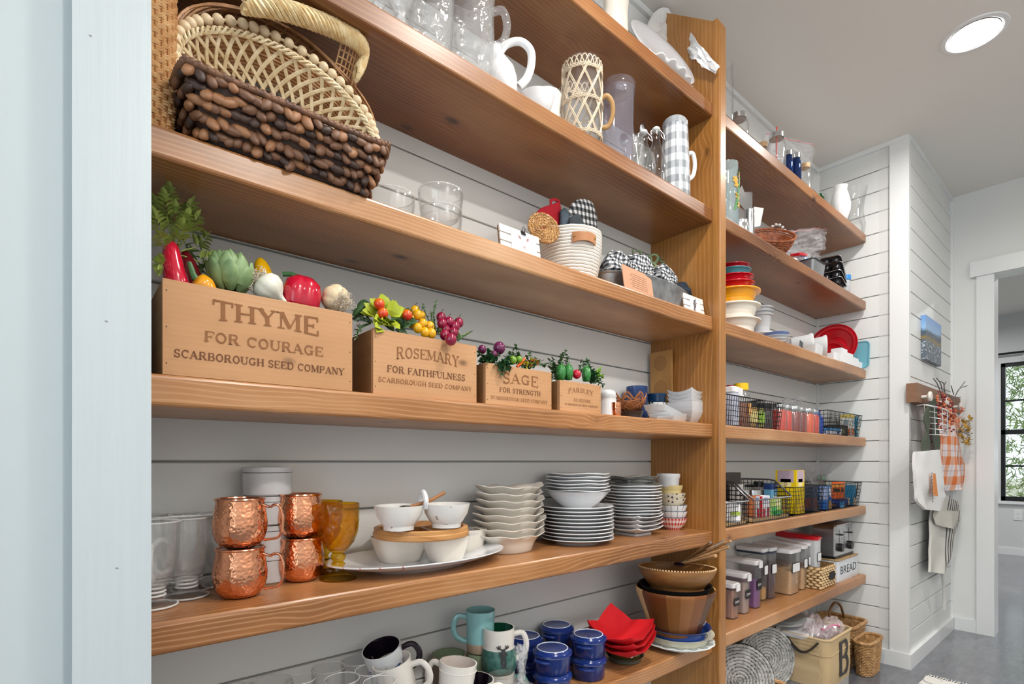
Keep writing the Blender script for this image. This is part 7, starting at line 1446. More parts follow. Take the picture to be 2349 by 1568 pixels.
HONY = mat('honey', '8E4A14', .15, coat=.5); hb = jar('honey bottle with a bright yellow cap', 1700, .955, Z4+.006, .165, .033, CLR, True, mat('yellow_cap', 'F0C419', .3), 'honey_bottle', 'bottle', .72, fill=HONY, fillh=.62, caph=.020); obj('label', MB().box(-.010, -.0345, .045, .012, -.0330, .09), mat('honey_label', 'EBB368', .6), hb, (0, 0, 0), smooth=0)
for k, (u, c, l2, lb) in enumerate(((1722, 'C59A3C', 'E8D890', 'jar of yellow pickles with a cream label'), (1738, '9A9A3A', 'A4D050', 'jar with a green label beside the pickles'))):
    j = jar(lb, u, .945, Z4+.006, .098, .026, CLR, True, BLACKP, 'pickle_jar', 'jar', .85, fill=mat('pickle'+str(k), c, .4), fillh=.9); obj('label', MB().lathe([(.0264, .02), (.0264, .06)], 24, cap0=False, cap1=False), mat('plabel'+str(k), l2, .6), j)
jar('dark jam jar left of the red preserves', 1755, .945, Z4+.006, .10, .028, CLR, True, BLACKP, 'jam_jar', 'jar', .85, fill=mat('dark_jam', '2E1214', .2, coat=.5), fillh=.9)
RJ = [mat('red_preserve', 'C8321A', .3, coat=.3, var=.3, vscale=40), mat('dark_preserve', '7A1D16', .3, coat=.3, var=.3, vscale=40), mat('orange_preserve', 'D4501E', .3, coat=.3, var=.3, vscale=40)]
SILV = mat('silver_lid', 'D9DBDE', .18, metal=1)
rjx = [XY(1784, .945)+k*.0735 for k in range(6)]; rl = ['first', 'second', 'third', 'fourth', 'fifth', 'last']
for k, x in enumerate(rjx):
    t = thing('preserve_jar', f'mason jar of red preserves with a silver lid, {rl[k]} from the left in the row', 'jar', (x, .945+.006*(k % 2), Z4+.001), group='jars of red preserves'); r = .035; hb_ = .096
    obj('glass', MB().lathe(vessel([(r*.9, 0), (r, .004), (r, .075), (r*.82, .09), (r*.8, .100)], .0015), 28, rf=lambda a, z, q: 1+.01*cos(12*a)), CLR, t, smooth=60); obj('contents', MB().lathe([(.001, .003), (r*.9, .003), (r*.94, .074), (r*.78, .088)], 20), RJ[(0, 0, 1, 1, 2, 0)[k]], t, smooth=50); obj('lid', MB().lathe([(.001, .097), (r*.86, .097), (r*.88, .101), (r*.88, .108), (r*.86, .110), (.001, .1095)], 28), SILV, t, smooth=40)
x_ = rjx[-1]+.075; tp2 = thing('blue_snack_bag', 'shiny blue foil bag beside the last jar of preserves', 'bag', (x_, .95, Z4)); m = MB(); m.loft([[((.03*w_+.003*noise.noise(Vector((cos(t)*3, z*30, 1))))*cos(t), (.022*w_*(1 if z < .09 else .3)+.003*noise.noise(Vector((sin(t)*3, z*30, 5))))*sin(t), z) for t in [2*pi*k/22 for k in range(22)]] for z, w_ in ((0, .8), (.02, 1.1), (.05, 1.2), (.08, 1.1), (.1, 1.0), (.118, 1.1))]); obj('foil', m, mat('blue_foil', '3A55A8', .25, metal=.3, var=.4, vscale=60), tp2, smooth=30)
zipbag('paper_tea_bag', 'crinkled clear bag of dried tea lying on top of the preserve lids', 1806, 1840, 912, 930, 1.0, False, .006, 12); 
def carton(name, label, x, y, z, w_, d_, h_, cols, rz=0, cat='box', bands=(), extra=None):
    t = thing(name, label, cat, (x, y, z), rz=rz); obj('box', MB().box(-w_/2, -d_/2, 0, w_/2, d_/2, h_), mat('card_'+cols[0], cols[0], .5), t, smooth=0); m = [(bx, bc) for bx, bc in bands]
    for (a, b, c0, c1), col_ in bands: obj('print', MB().box(-w_/2+a*w_, -d_/2-.0006, b*h_, -w_/2+c0*w_, -d_/2-.0001, c1*h_), mat('card_'+col_, col_, .5), t, smooth=0); obj('print', MB().box(-w_/2-.0006, -d_/2+.0+a*d_, b*h_, -w_/2-.0001, -d_/2+c0*d_, c1*h_), mat('card_'+col_, col_, .5), t, smooth=0)
    return t
xc_ = lambda u, Y: XY(u, Y)
carton('dark_packet', 'dark packet lying at the left of the last wire basket', xc_(1915, .96), .97, Z4+.006, .12, .10, .05, ['23262A'], bands=[((.1, .2, .6, .6), '6E7440')])
carton('pale_carton', 'flat pale blue and white carton at the front of the last wire basket', xc_(1915, .915), .925, Z4+.006, .15, .03, .028, ['DDE2EA'], bands=[((.0, .55, .9, 1.0), '4A90C8'), ((.6, .1, .8, .5), '2A3C80')])
carton('yellow_white_carton', 'white carton with yellow and orange print in the last wire basket', xc_(1951, .935), .95, Z4+.006, .05, .05, .112, ['ECECEA'], bands=[((.0, .85, 1, 1), 'EBD56A'), ((.1, .05, .9, .35), 'E0763A'), ((.3, .55, .7, .75), '8FA6B4')])
carton('teal_carton', 'teal blue carton beside the white one in the last wire basket', xc_(1963, .935), .95, Z4+.006, .045, .05, .104, ['1F8FB8'], bands=[((.3, .4, .8, .55), 'D9D27A'), ((.4, .1, .9, .3), 'E9DCA0')])
# --- fifth shelf
Z5 = ZT[4]
wire_basket('grey framed wire basket right behind the upright, front lowered', XP1+.012, 1.90, Z5, .150, scoop=True, taper=.95, grp='grey framed wire baskets'); wire_basket('grey framed wire basket second from the upright, front lowered', 1.925, 2.27, Z5, .150, scoop=True, taper=.95, grp='grey framed wire baskets')
wire_basket('black wire basket holding the yellow box', 2.285, 2.62, Z5, .118); wire_basket('black wire basket at the end of the fifth shelf full of snack packets', 2.64, 3.13, Z5, .118)
for x0, x1 in ((XP1+.02, 1.885), (1.935, 2.255)): tag(obj('basket_board', MB().box(x0, .905, Z5+.004, x1, 1.09, Z5+.012), mat('basket_board', 'B89A72', .6), None, smooth=0), 'thin wooden board lying in the '+('first' if x0 < 1.8 else 'second')+' grey framed basket', 'board')
def can(label, x, y, z, r, h, col_, bands=(), name='food_can'):
    t = thing(name, label, 'can', (x, y, z)); obj('body', MB().lathe([(.001, 0), (r, 0), (r, h-.001), (r-.002, h), (r-.003, h-.003), (.001, h-.003)], 28), SILV, t, smooth=40); obj('label', MB().lathe([(r+.0003, .006), (r+.0003, h-.006)], 28, cap0=False, cap1=False), mat('lab_'+col_, col_, .45), t)
    for z0, z1, c in bands: obj('print', MB().loft([[((r+.0007)*cos(a), (r+.0007)*sin(a), zz) for a in [-2.6+1.3*k/8 for k in range(9)]] for zz in (z0*h, z1*h)], closed=False, cap0=False, cap1=False), mat('lab_'+c, c, .45), t)
    return t
can('jar with a white label at the front of the first grey basket', xc_(1680, .925), .935, Z5+.013, .036, .068, 'E6E6EA', ((.35, .55, '9AB04A'),)); carton('white_packet', 'white paper packet leaning in the first grey basket', xc_(1690, 1.0), 1.0, Z5+.013, .075, .03, .125, ['C9C5C2'], rz=.2); carton('dark_packet', 'dark brown packet at the back of the first grey basket', xc_(1672, 1.06), 1.06, Z5+.013, .12, .04, .17, ['3A3230'], bands=[((.3, .4, .8, .5), 'A8A39C')])
jar('jar of orange spice with a clear lid in the second grey basket', xc_ and 1727, .955, Z5+.013, .105, .030, CLR, True, SILV, 'spice_jar', 'jar', .9, fill=mat('orange_spice', 'C8691C', .6), fillh=.95)
jar('dark sauce bottle in the second grey basket', 1740, 1.03, Z5+.013, .13, .030, CLR, True, BLACKP, 'sauce_bottle', 'bottle', .6, fill=mat('dark_sauce', '3A1A10', .3), fillh=.8)
carton('red_white_carton', 'white and red carton at the front of the second grey basket', xc_(1750, .925), .93, Z5+.013, .075, .03, .082, ['E3E2E8'], bands=[((0, 0, .14, 1), 'C41826'), ((.2, .0, .5, .4), 'C23040'), ((.7, .0, .95, .45), 'A83A48'), ((.3, .78, .7, .92), '6E8ED0')])
carton('light_blue_packet', 'light blue packet behind the red and white carton', xc_(1768, .985), .985, Z5+.013, .06, .03, .122, ['6CB0D8'], bands=[((.3, .3, .9, .6), 'D8E6EE'), ((0, .8, 1, 1), '27407E')]); carton('green_packet', 'green and yellow packet at the right front of the second grey basket', xc_(1782, .92), .932, Z5+.013, .06, .02, .068, ['BFD87A'], rz=-.3, bands=[((.1, .1, .6, .5), '54B468'), ((.5, .5, .9, .9), 'E8E2B0')])
gb_ = tag(obj('green_bottle', MB().lathe([(.001, 0), (.010, .001), (.0105, .05), (.006, .06), (.006, .07), (.001, .071)], 16, TR(ry=pi/2)), gl('green_plastic', hx('58C88A'), .05, body=.3), None, (xc_(1783, .905), .91, Z5+.024), (0, 0, .1)), 'little green plastic bottle lying in front of the green packet', 'bottle')
yb = carton('yellow_box', 'tall bright yellow food box with a lilac panel', xc_(1826, .93), .955, Z5+.006, .085, .085, .185, ['E9C80E'], bands=[((.12, .72, .9, .99), 'B9A4B4'), ((.25, .62, .75, .80), 'F2E3A8'), ((.5, .08, .8, .2), 'E8B060')])
tmx = text_mesh('Original', .019); obj('lettering', tmx, mat('card_text_brown', '7A5A10', .6), yb, (-.0436, .0, .105), (0, radians(90), radians(-90)), smooth=0)
carton('dark_blue_packet', 'dark blue packet right of the yellow box', xc_(1862, .94), .95, Z5+.006, .055, .05, .112, ['37415A'], bands=[((.1, .1, .9, .5), '6A3A3E')]); carton('blue_box', 'blue and white box with a brown picture in the end basket', xc_(1892, .93), .94, Z5+.006, .085, .05, .105, ['2F6CC0'], bands=[((0, .4, .45, 1), 'A9BCE6'), ((.6, .55, .95, .95), 'E8F0FA'), ((.55, .0, .95, .35), 'C99A4A')])
carton('orange_bag', 'orange snack packet in the middle of the end basket', xc_(1928, .935), .945, Z5+.045, .085, .04, .080, ['EF6A1E'], rz=.1, bands=[((.1, .4, .8, .62), '3A2A10'), ((0, .7, 1, .85), 'F6A23A')]); carton('blue_brown_packet', 'dark blue and brown packets under the orange one', xc_(1925, .93), .935, Z5+.006, .12, .05, .038, ['1C2A6A'], bands=[((.0, .55, 1, .8), '2450B8'), ((.3, .1, .7, .4), '7A5A2A')])
carton('teal_blue_box', 'teal blue packet at the right end of the end basket', xc_(1957, .925), .94, Z5+.006, .055, .04, .100, ['158CC0'], bands=[((.3, .0, .95, .35), 'E4D0B0')]); carton('sea_blue_packet', 'small blue and yellow packet at the foot of the end basket', xc_(1933, .905), .912, Z5+.006, .05, .012, .03, ['2C7FB8'])
can('small red can with white script behind the orange packet', xc_(1929, 1.02), 1.02, Z5+.055, .030, .088, 'B3121E'); can('tall dark red can with a bean picture at the end of the fifth shelf', xc_(1955, .975), .985, Z5+.05, .040, .125, 'A81A22', ((.55, .85, 'F0EDE6'), (.05, .42, 'E8B080')))
for x, y, w_ in ((xc_(1929, 1.02), 1.02, .05), (xc_(1955, .975), .985, .044)): tag(obj('carton_tray', MB().box(x-.03, y-.03, Z5+.006, x+.03, y+.03, Z5+w_), mat('card_8C7A60', '8C7A60', .6), None, smooth=0), 'brown card tray holding up the '+('small red can' if w_ == .05 else 'tall dark red can'), 'box')
zb2 = zipbag('zip_bag', 'clear bag holding dark packets with green tags behind the end basket', 1862, 1918, 1060, 1112, 1.06, False, .006, 20); carton('tagged_packet', 'dark packet with a round green label inside the clear bag', xc_(1888, 1.085), 1.088, Z5+.05, .11, .02, .105, ['4A2A22'], bands=[((.55, .1, .85, .6), '7CC070'), ((.2, .75, .6, .95), '2E9A5A')])
# --- sixth shelf, right
Z6 = ZT[5]
CBK = mat('chalk_label', '1F2022', .7); LBW = mat('white_label_card', 'E8EAEC', .6); LBF = mat('label_frame', '2A2A30', .6)
def cereal(label, u, v, w_, d_, h_, fill, fillh, body=CLR, lid=WHITEP, rz=0, Y=None, lab=None, slant=False, name='storage_container', gasket=False, x=None):
    """u, v: the near bottom corner's column and row on the shelf"""
    X, Yy, _ = onz(u, v, Z6); t = thing(name, label, 'container', (X, Yy+d_/2, Z6), rz=rz); r_ = .012; m = MB()
    m.loft(rbox_rings(w_*.94, d_*.97, 0, h_, r_, 4, 1.06, 1.03)+[ring_rr(w_/2-.002, d_/2-.002, h_, r_-.001), ring_rr(w_*.47-.002, d_*.485-.002, .003, r_-.001)]); obj('body', m, body, t, smooth=40)
    if fill: obj('contents', MB().loft(rbox_rings(w_*.94-.007, d_*.97-.007, .0035, h_*fillh, r_-.003, 4, 1.03, 1.01)), fill, t, smooth=40)
    zl = h_+.0005
    if slant: obj('lid', MB().loft([ring_rr(w_/2+.002, d_/2+.002, zl-.008, r_), ring_rr(w_/2+.003, d_/2+.003, zl+.004, r_), [(x_*.98, y_*.98, zl+.008+.016*max(0, (y_/d_+.5))) for x_, y_, z_ in ring_rr(w_/2, d_/2, 0, r_)]]), lid, t, smooth=30)
    else:
        obj('lid', MB().loft(rbox_rings(w_+.004, d_+.004, zl-.004, zl+.014, r_, 4, bev=.003)), lid, t, smooth=30)
        if gasket: obj('gasket', MB().loft(rbox_rings(w_+.0015, d_+.0015, zl-.012, zl-.0045, r_, 4)), mat('navy_gasket', '2B3248', .5), t, smooth=30)
        else: obj('clasp', MB().loft(rbox_rings(w_*.5, .006, zl-.014, zl+.012, .002, 2)), lid, t, (0, -d_/2-.0055, 0))
    if lab == 'chalk': obj('chalk_label', MB().box(-w_*.36, -d_/2-.0012, h_*.42, w_*.36, -d_/2-.0004, h_*.66), CBK, t, smooth=0); m2 = text_mesh('Rice' if 'purple' in label else 'Oats', .016); obj('handwriting', m2, LBW, t, (0, -d_/2-.0013, h_*.54), (0, radians(-8), 0), smooth=0)
    if lab == 'white':
        fr = MB(); fr.prism([(x_, z_) for x_, z_, _ in ring_rr(w_*.38, .021, 0, .006)], 0, .0006, TR(rx=pi/2)); obj('label_frame', fr, LBF, t, (0, -d_/2-.0004, h_*.62), smooth=0); fr = MB(); fr.prism([(x_, z_) for x_, z_, _ in ring_rr(w_*.34, .0185, 0, .005)], 0, .0006, TR(rx=pi/2)); obj('label', fr, LBW, t, (0, -d_/2-.0012, h_*.62), smooth=0)
    return t
OAT = mat('oats', 'C9A173', .85, bump=(300, .9, .002), var=.3, vscale=140); RICE = mat('white_rice', 'DCD4CC', .85, bump=(300, .5, .001)); NUTS = mat('mixed_nuts', '9A7050', .85, bump=(200, .9, .003), var=.4, vscale=90)
sbx = onz(1664, 1424, Z6); carton('blue_white_carton', 'blue and white carton just visible behind the upright on the sixth shelf', sbx[0]+.004, sbx[1]+.06, Z6, .03, .10, .125, ['DFE4EE'], bands=[((0, .68, 1, 1), '2C62B8')])
cereal('clear container of reddish brown powder with a chalk label, nearest the upright', 1690, 1419, .052, .105, .118, mat('cocoa_powder', '9A705E', .9, var=.2), .9, lab='chalk')
cereal('clear container of beige powder with a chalk label, second from the upright', 1716, 1407, .052, .125, .140, mat('beige_powder', 'A8928A', .9, var=.1), .85, lab='chalk')
cereal('clear container of purple rice with a chalk label', 1742, 1394, .054, .145, .175, mat('purple_grain', '7E4A86', .8, var=.3, vscale=120), .62, lab='chalk')
cereal('square clear container of golden grain behind the purple one', 1757, 1376, .045, .12, .205, mat('golden_grain', 'C99A5C', .9, var=.2, vscale=100), .25, gasket=True, lab='white')
cereal('tall clear container of dark beans with a white label', 1776, 1372, .062, .15, .205, mat('dark_beans', '4A2C30', .6, var=.5, vscale=120), .75, gasket=True, lab='white', lid=FRO)
cereal('large clear dispenser of oats with a white slanting lid, first of three', 1826, 1362, .108, .185, .190, OAT, .55, slant=True, lab='white', name='cereal_dispenser'); cereal('clear dispenser of oats with a white slanting lid, second of three', 1848, 1352, .05, .18, .195, OAT, .5, slant=True, lab='white', name='cereal_dispenser'); cereal('clear dispenser of nuts with a white slanting lid, third of three', 1857, 1347, .035, .18, .20, NUTS, .55, slant=True, lab='white', name='cereal_dispenser')
cereal('tall container of rice with a red lid', 1879, 1345, .060, .19, .225, RICE, .33, body=FRO, lid=REDL, slant=True, lab='white', name='cereal_dispenser')
hx0 = (2.705, .905); hyb = thing('hyacinth_basket', 'small square pale woven basket with a chalk tag between the rice and the bread bin', 'basket', (hx0[0], hx0[1]+.085, Z6)); PLH = rattan('pale_hyacinth', 'E3CBA2', 'B8935F'); hb1 = None; R = random.Random(2); HXx, HYy, HH = .095, .08, .105
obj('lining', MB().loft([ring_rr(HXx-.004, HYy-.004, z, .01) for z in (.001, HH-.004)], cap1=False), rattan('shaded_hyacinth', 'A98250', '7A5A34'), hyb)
for row in range(8):
    pts_ = rr_loop(HXx, HYy, .007+row*.0122, 0, 0, 46, .012)
    for k, p in enumerate(pts_):
        if k % 2 != row % 2: continue
        q = Vector(pts_[(k+1) % 46])-Vector(pts_[k-1]); yw = atan2(q.y, q.x)
        if hb1 is None: hb1 = o = obj('braid_piece', MB().ball((0, 0, 0), 1, 8, 5), PLH, hyb, p, (0, 0, yw), smooth=80); o.scale = (.0125, .0045, .0062)
        else: child(hb1, 'braid_piece', p, (0, R.uniform(-.25, .25), yw), hyb, (.0125, .0045, .0062))
tgm = MB(); tgm.prism([(.042*cos(a)*(1-.15*(k % 2)), .022*sin(a)*(1-.15*(k % 2))) for k, a in enumerate([j*pi/6 for j in range(12)])], 0, .002, TR(rx=pi/2)); obj('chalk_tag', tgm, CBK, hyb, (.03, -HYy-.006, .052), smooth=0)
zipbag('cling_bag', 'bunched clear plastic bag sticking out of the pale woven basket', 1893, 1920, 1235, 1300, .98, False, .01, 31)
bx = (2.985, .908); bbn = thing('bread_bin', 'pale enamel bread bin with BREAD lettering at the end of the sixth shelf', 'bin', (bx[0], bx[1]+.095, Z6), rz=0); ENM = mat('pale_enamel', 'D3DAE2', .2, coat=.4); bw, bd_, bh = .285, .18, .100
m = MB(); m.loft(rbox_rings(bw, bd_, 0, bh, .012, 4)); obj('body', m, ENM, bbn, smooth=30); obj('lid', MB().loft(rbox_rings(bw+.008, bd_+.008, bh+.0005, bh+.008, .013, 4, bev=.002)), mat('bamboo_lid', 'A88A62', .5), bbn, smooth=30)
t_ = text_mesh('BREAD', .042); xs_ = [p[0] for p in t_.v]; w0 = max(xs_)-min(xs_); t_.v = [(p[0]*.225/w0, p[1], p[2]*1.35) for p in t_.v]; obj('lettering', t_, mat('enamel_lettering', '3A3E44', .5), bbn, (0, -bd_/2-.0004, .05), smooth=0)
BRS = NT('brushed_steel'); BRS.set(Metallic=1, Roughness=.28); BRS.col(BRS.ramp(BRS.noise(BRS.mapping(BRS.tc.outputs['Object'], (2, 2, 90)), 4, 3), [(.3, 'A9ABAE'), (.7, 'D2D4D6')]))
to = thing('toaster', 'brushed steel toaster with two black knobs standing on the bread bin', 'toaster', (bx[0]-.006, bx[1]+.075, Z6+bh+.0085)); tw_, td_, th_ = .255, .105, .168
sl = [(tw_/2*s_, z) for s_, z in ()]; pf = [(-tw_/2, .012)]+[(-tw_/2+.03+.03*cos(a), th_-.03+.03*sin(a)) for a in [pi-k*pi/12 for k in range(7)]]+[(tw_/2-.03+.03*cos(a), th_-.03+.03*sin(a)) for a in [pi/2-k*pi/12 for k in range(7)]]+[(tw_/2, .012)]
m = MB(); m.loft([[(x_*k, y_, .012+(z-.012)*k2) for x_, z in pf] for y_, k, k2 in ((-td_/2, .95, .97), (-td_/2+.006, 1, 1), (td_/2-.006, 1, 1), (td_/2, .95, .97))]); m.f = [tuple(reversed(f)) for f in m.f]; obj('housing', m, BRS.m, to, smooth=40); obj('base', MB().box(-tw_/2-.002, -td_/2-.002, 0, tw_/2+.002, td_/2+.002, .0118), BLACKP, to, smooth=0)
for s_ in (-1, 1):
    obj('knob', MB().lathe([(.019, 0), (.021, .003), (.020, .018), (.001, .0185)], 20, TR(x=s_*.068, y=-td_/2+.001, z=.052, rx=pi/2)), BLACKP, to); obj('lever', MB().box(s_*.068-.010, -td_/2-.016, .112, s_*.068+.010, -td_/2-.001, .119), BLACKP, to, smooth=0); obj('slot', MB().box(s_*.068-.002, -td_/2-.0006, .075, s_*.068+.002, -td_/2+.002, .14), BLACKP, to, smooth=0); obj('bread_slot', MB().box(s_*.055-.045, -td_/2+.04, th_-.001, s_*.055+.045, td_/2-.02, th_+.0006), BLACKP, to, smooth=0)
bt_ = MB()
for k in range(5): bt_.box(-.004, -td_/2-.0014, .07+k*.012, .004, -td_/2, .075+k*.012)
obj('buttons', bt_, BLACKP, to, smooth=0)
# ================================================================= floor under the right bay
GRS = rattan('grey_seagrass', 'D4D4D2', '8C8C8A', 40)
def coil_mat(label, x, y, z, r, rz, lean):
    t = thing('coiled_mat', label, 'placemat', (x, y, z), rot=(radians(lean), 0, rz), group='grey coiled mats'); R = random.Random(int(r*1000)); n = int(r/.0125); obj('gap_shade_disc', MB().lathe([(.001, -.008), (r*.95, -.008), (r*.95, -.005), (.001, -.004)], 40), mat('gap_shade', '2E2E2F', .9), t)  # dark disc added behind the coils, shade between them as flat colour
    for k in range(n):
        q = .007+k*.0125; m = MB(); N2 = 20+12*k
        m.tube([((q+.0012*sin(j*1.7+k))*cos(2*pi*j/N2), (q+.0012*sin(j*1.7+k))*sin(2*pi*j/N2), .0016*sin(j*2.3+k*2)) for j in range(N2)], .0050, 6, loop=True)
        for ph in range(3): m.tube([((q+.0046*cos(j*.7+ph*2.1)+R.uniform(-.0006, .0006))*cos(2*pi*j/N2), (q+.0046*cos(j*.7+ph*2.1))*sin(2*pi*j/N2), .0035*sin(j*.7+ph*2.1)) for j in range(N2)], .0019, 4, loop=True)
        obj('coil', m, GRS, t, smooth=60)
    return t
coil_mat('grey coiled seagrass mat leaning forward, nearest the upright', XY(1700, .98), .985, .166, .150, radians(-38), 80)
coil_mat('grey coiled seagrass mat standing behind the first one', XY(1766, 1.0), 1.015, .168, .140, radians(-30), 86)
def wicker_box(label, x0, x1, y0, y1, h, mt, rimr=.011, taper=.93, rows=None, sp=.0085, name='rattan_basket', cat='basket'):
    cx, cy = (x0+x1)/2, (y0+y1)/2; t = thing(name, label, cat, (cx, cy, .001)); hx_, hy_ = (x1-x0)/2, (y1-y0)/2; m = MB(); rows = rows or int(h/sp)
    for k in range(rows):
        q = (k+.5)/rows; f = taper+(1-taper)*q; m.tube(rr_loop(hx_*f, hy_*f, q*h, .0022, k, 60, .04), sp*.46, 4, loop=True)
    obj('weave', m, mt, t)['kind'] = 'stuff'; obj('lining', MB().loft([ring_rr(hx_*(taper if z < .01 else 1)-.006, hy_*(taper if z < .01 else 1)-.006, z, .036) for z in (.002, h-.004)], cap1=False), mt, t)
    obj('rim', MB().tube([tuple(p) for p in ring_rr(hx_, hy_, h, .04, 8)], rimr, 8, loop=True), mt, t); return t
wicker_box('honey coloured basket with a thick rounded rim under the coiled mats', 1.74, 2.20, .885, 1.095, .125, HONEY)
JUT = NT('jute_fabric'); jw = JUT.n('TexWave'); jw.inputs['Scale'].default_value = 180; JUT.L(JUT.tc.outputs['Object'], jw.inputs['Vector']); JUT.col(JUT.mix(JUT.math('MULTIPLY', JUT.math('ADD', jw.outputs['Fac'], JUT.noise(JUT.tc.outputs['Object'], 200, 3)), .5), 'B39870', 'D3BC94')); JUT.set(Roughness=.9); JUT.bump(jw.outputs['Fac'], .3, .001)
DIA = NT('diamond_band'); sd = DIA.n('SeparateXYZ'); DIA.L(DIA.tc.outputs['Object'], sd.inputs[0]); hor = DIA.math('ADD', sd.outputs[0], sd.outputs[1]); A_ = DIA.math('PINGPONG', DIA.math('MULTIPLY', hor, 1), .012); B_ = DIA.math('PINGPONG', sd.outputs[2], .012); DIA.col(DIA.mix(DIA.math('GREATER_THAN', DIA.math('FRACT', DIA.math('MULTIPLY', DIA.math('ADD', A_, B_), 190)), .5), 'E3E1DA', '2B2C2E')); DIA.set(Roughness=.9)
jb = thing('jute_bag', 'square jute storage bag with a dark letter B and black white diamond base', 'bag', (2.565, .925, .001)); HXj, HYj, Hj = .148, .112, .268
m = MB(); m.loft([ring_rr(HXj*f+.004*sin(z*30), HYj*f, z, .035, 6) for z, f in ((.062, .96), (.12, 1.0), (.19, .99), (.24, .985), (Hj, 1.0))]+[ring_rr(HXj-.006, HYj-.006, Hj, .03, 6), ring_rr(HXj-.01, HYj-.01, .03, .03, 6)], cap0=False); obj('body', m, JUT.m, jb, smooth=50)
obj('base_band', MB().loft([ring_rr(HXj*.95, HYj*.95, .0, .035, 6), ring_rr(HXj*.962, HYj*.962, .0615, .035, 6)]), DIA.m, jb, smooth=50); obj('hem', MB().tube([tuple(p) for p in ring_rr(HXj, HYj, Hj, .035, 8)], .006, 8, loop=True), JUT.m, jb)
obj('seam', MB().tube([tuple(p) for p in ring_rr(HXj*.995, HYj*.995, .20, .035, 8)], .0018, 5, loop=True), JUT.m, jb)
lt = letters(MB(), 'B', -.05, .085, .165, .150, depth=.0003); obj('letter', lt, mat('black_print', '3A3A3C', .8), jb, (.01, -HYj-.0035, 0), smooth=0)
LEB = mat('black_leather', '1C1D20', .4)
obj('leather_handle', MB().tube([(-HXj-.002, -.075+.01*0+q*.01, Hj-.012-.055*sin(pi*q/13)) for q in range(14)], .016, 6, flat=.3), LEB, jb); obj('handle_tab', MB().box(-.012, HYj-.012, Hj-.03, .012, HYj-.002, Hj+.018), LEB, jb, smooth=0)
wtr = tag(obj('plastic_tray', MB().loft(rbox_rings(.20, .13, 0, .020, .02, 4, 1.1, 1.1)+[ring_rr(.105, .066, .020, .02), ring_rr(.09, .055, .006, .02)]), WHITEP, None, (2.50, .975, .270), (radians(6), radians(-7), .3), smooth=30), 'white rectangular plastic tray lying across the top of the jute bag', 'tray')
tag(obj('stacked_covers', MB().lathe([(.06, 0), (.075, .004), (.075, .012), (.06, .014), (.06, .020), (.07, .024), (.001, .026)], 32, sx=1.3), mat('grey_lid', 'A6A9A8', .4), None, (2.50, 1.01, .296), (0, radians(-5), 0), smooth=30), 'grey plastic lids piled on the white tray in the jute bag', 'lid')
ZP = gl('pink_zip_film', (.95, .86, .90), .1, 1.5, .8, body=.22)
zb = thing('zip_bag', 'pink edged clear zip bags stuffed into the jute bag', 'bag', (2.58, .91, .255)); m = MB()
for k in range(3): m.grid(lambda a, b, k=k: ((a-.5)*.22, (b-.5)*.17+.01*k, .018*k+.05*noise.noise(Vector((a*3, b*3, k*5)))+.02*noise.noise(Vector((a*11, b*11, k*5)))), 20, 16)
obj('film', m, ZP, zb, smooth=15); obj('zip_strip', MB().tube([(-.10+.017*k, -.055+.02*sin(k*.6), .035+.01*cos(k)) for k in range(12)], .003, 5), mat('zip_pink', 'D46A94', .4), zb)
HW = rattan('willow', 'CBA06C', '8A6034', 60)
wbk = wicker_box('willow basket with a flared rim beside the end wall', 2.90, 3.135, .87, 1.08, .205, HW, .009, .78, sp=.0078, name='willow_basket')
obj('carry_handle', MB().tube(smooth_path([(-.11, -.0, .2), (-.10, 0, .27), (-.03, 0, .30), (.05, 0, .27), (.10, 0, .2)], 6), .006, 7), mat('dark_willow', '6E4A28', .6), wbk)
w2 = wicker_box('smaller willow basket in front of the larger one', 2.86, 3.07, .785, .862, .160, HW, .008, .82, sp=.0078, name='willow_basket')
RUGM = NT('rug_weave'); vr = RUGM.n('TexVoronoi'); vr.inputs['Scale'].default_value = 9; RUGM.L(RUGM.mapping(RUGM.tc.outputs['Object'], (1, 2, 1)), vr.inputs['Vector']); RUGM.col(RUGM.mix(RUGM.math('LESS_THAN', RUGM.math('FRACT', RUGM.math('MULTIPLY', vr.outputs['Distance'], 4)), .3), 'E6E4DF', 'A9ABA8')); RUGM.set(Roughness=.95); RUGM.bump(RUGM.noise(RUGM.tc.outputs['Object'], 300, 3), .5, .003)
rg = thing('rug', 'pale patterned runner rug with a fringed end on the grey floor', 'rug', (2.2, .15, 0)); obj('pile', MB().box(-1.0, -.46, .0005, .90, .475, .009), RUGM.m, rg, smooth=0); m = MB()
for k in range(90): y = -.455+k*.0104; m.tube([(.899, y, .006), (.922, y+.002*sin(k*3), .004), (.948, y+.004*sin(k*5), .0025)], .002, 4)
fr = obj('fringe', m, mat('rug_fringe', 'E9E6DF', .9), rg); fr['kind'] = 'stuff'
# ================================================================= things on the hall wall
YW = YR
cvx0, cvx1 = XY(2124, YW-.022), XY(2159, YW-.022); cz0, cz1 = ZY(2124, 822, YW-.022), ZY(2124, 721, YW-.022)
CV = NT('landscape_print'); sc_ = CV.n('SeparateXYZ'); CV.L(CV.tc.outputs['Object'], sc_.inputs[0]); zn = CV.math('DIVIDE', sc_.outputs[2], cz1-cz0); nn = CV.noise(CV.tc.outputs['Object'], 16, 5, .65); zz = CV.math('ADD', zn, CV.math('MULTIPLY', CV.math('SUBTRACT', nn, .5), .35))
rk = CV.ramp(CV.noise(CV.mapping(CV.tc.outputs['Object'], (1, 1, 1.6)), 45, 4, .7), [(.4, '55606A'), (.55, 'A9B6C0'), (.66, 'E2E8EC')], 'CONSTANT'); up_ = CV.ramp(zz, [(.42, '5B6550'), (.5, '8C7440'), (.56, '4A5660'), (.66, '3F5468'), (.72, '8FB4DA'), (.95, '6E9CD2')])
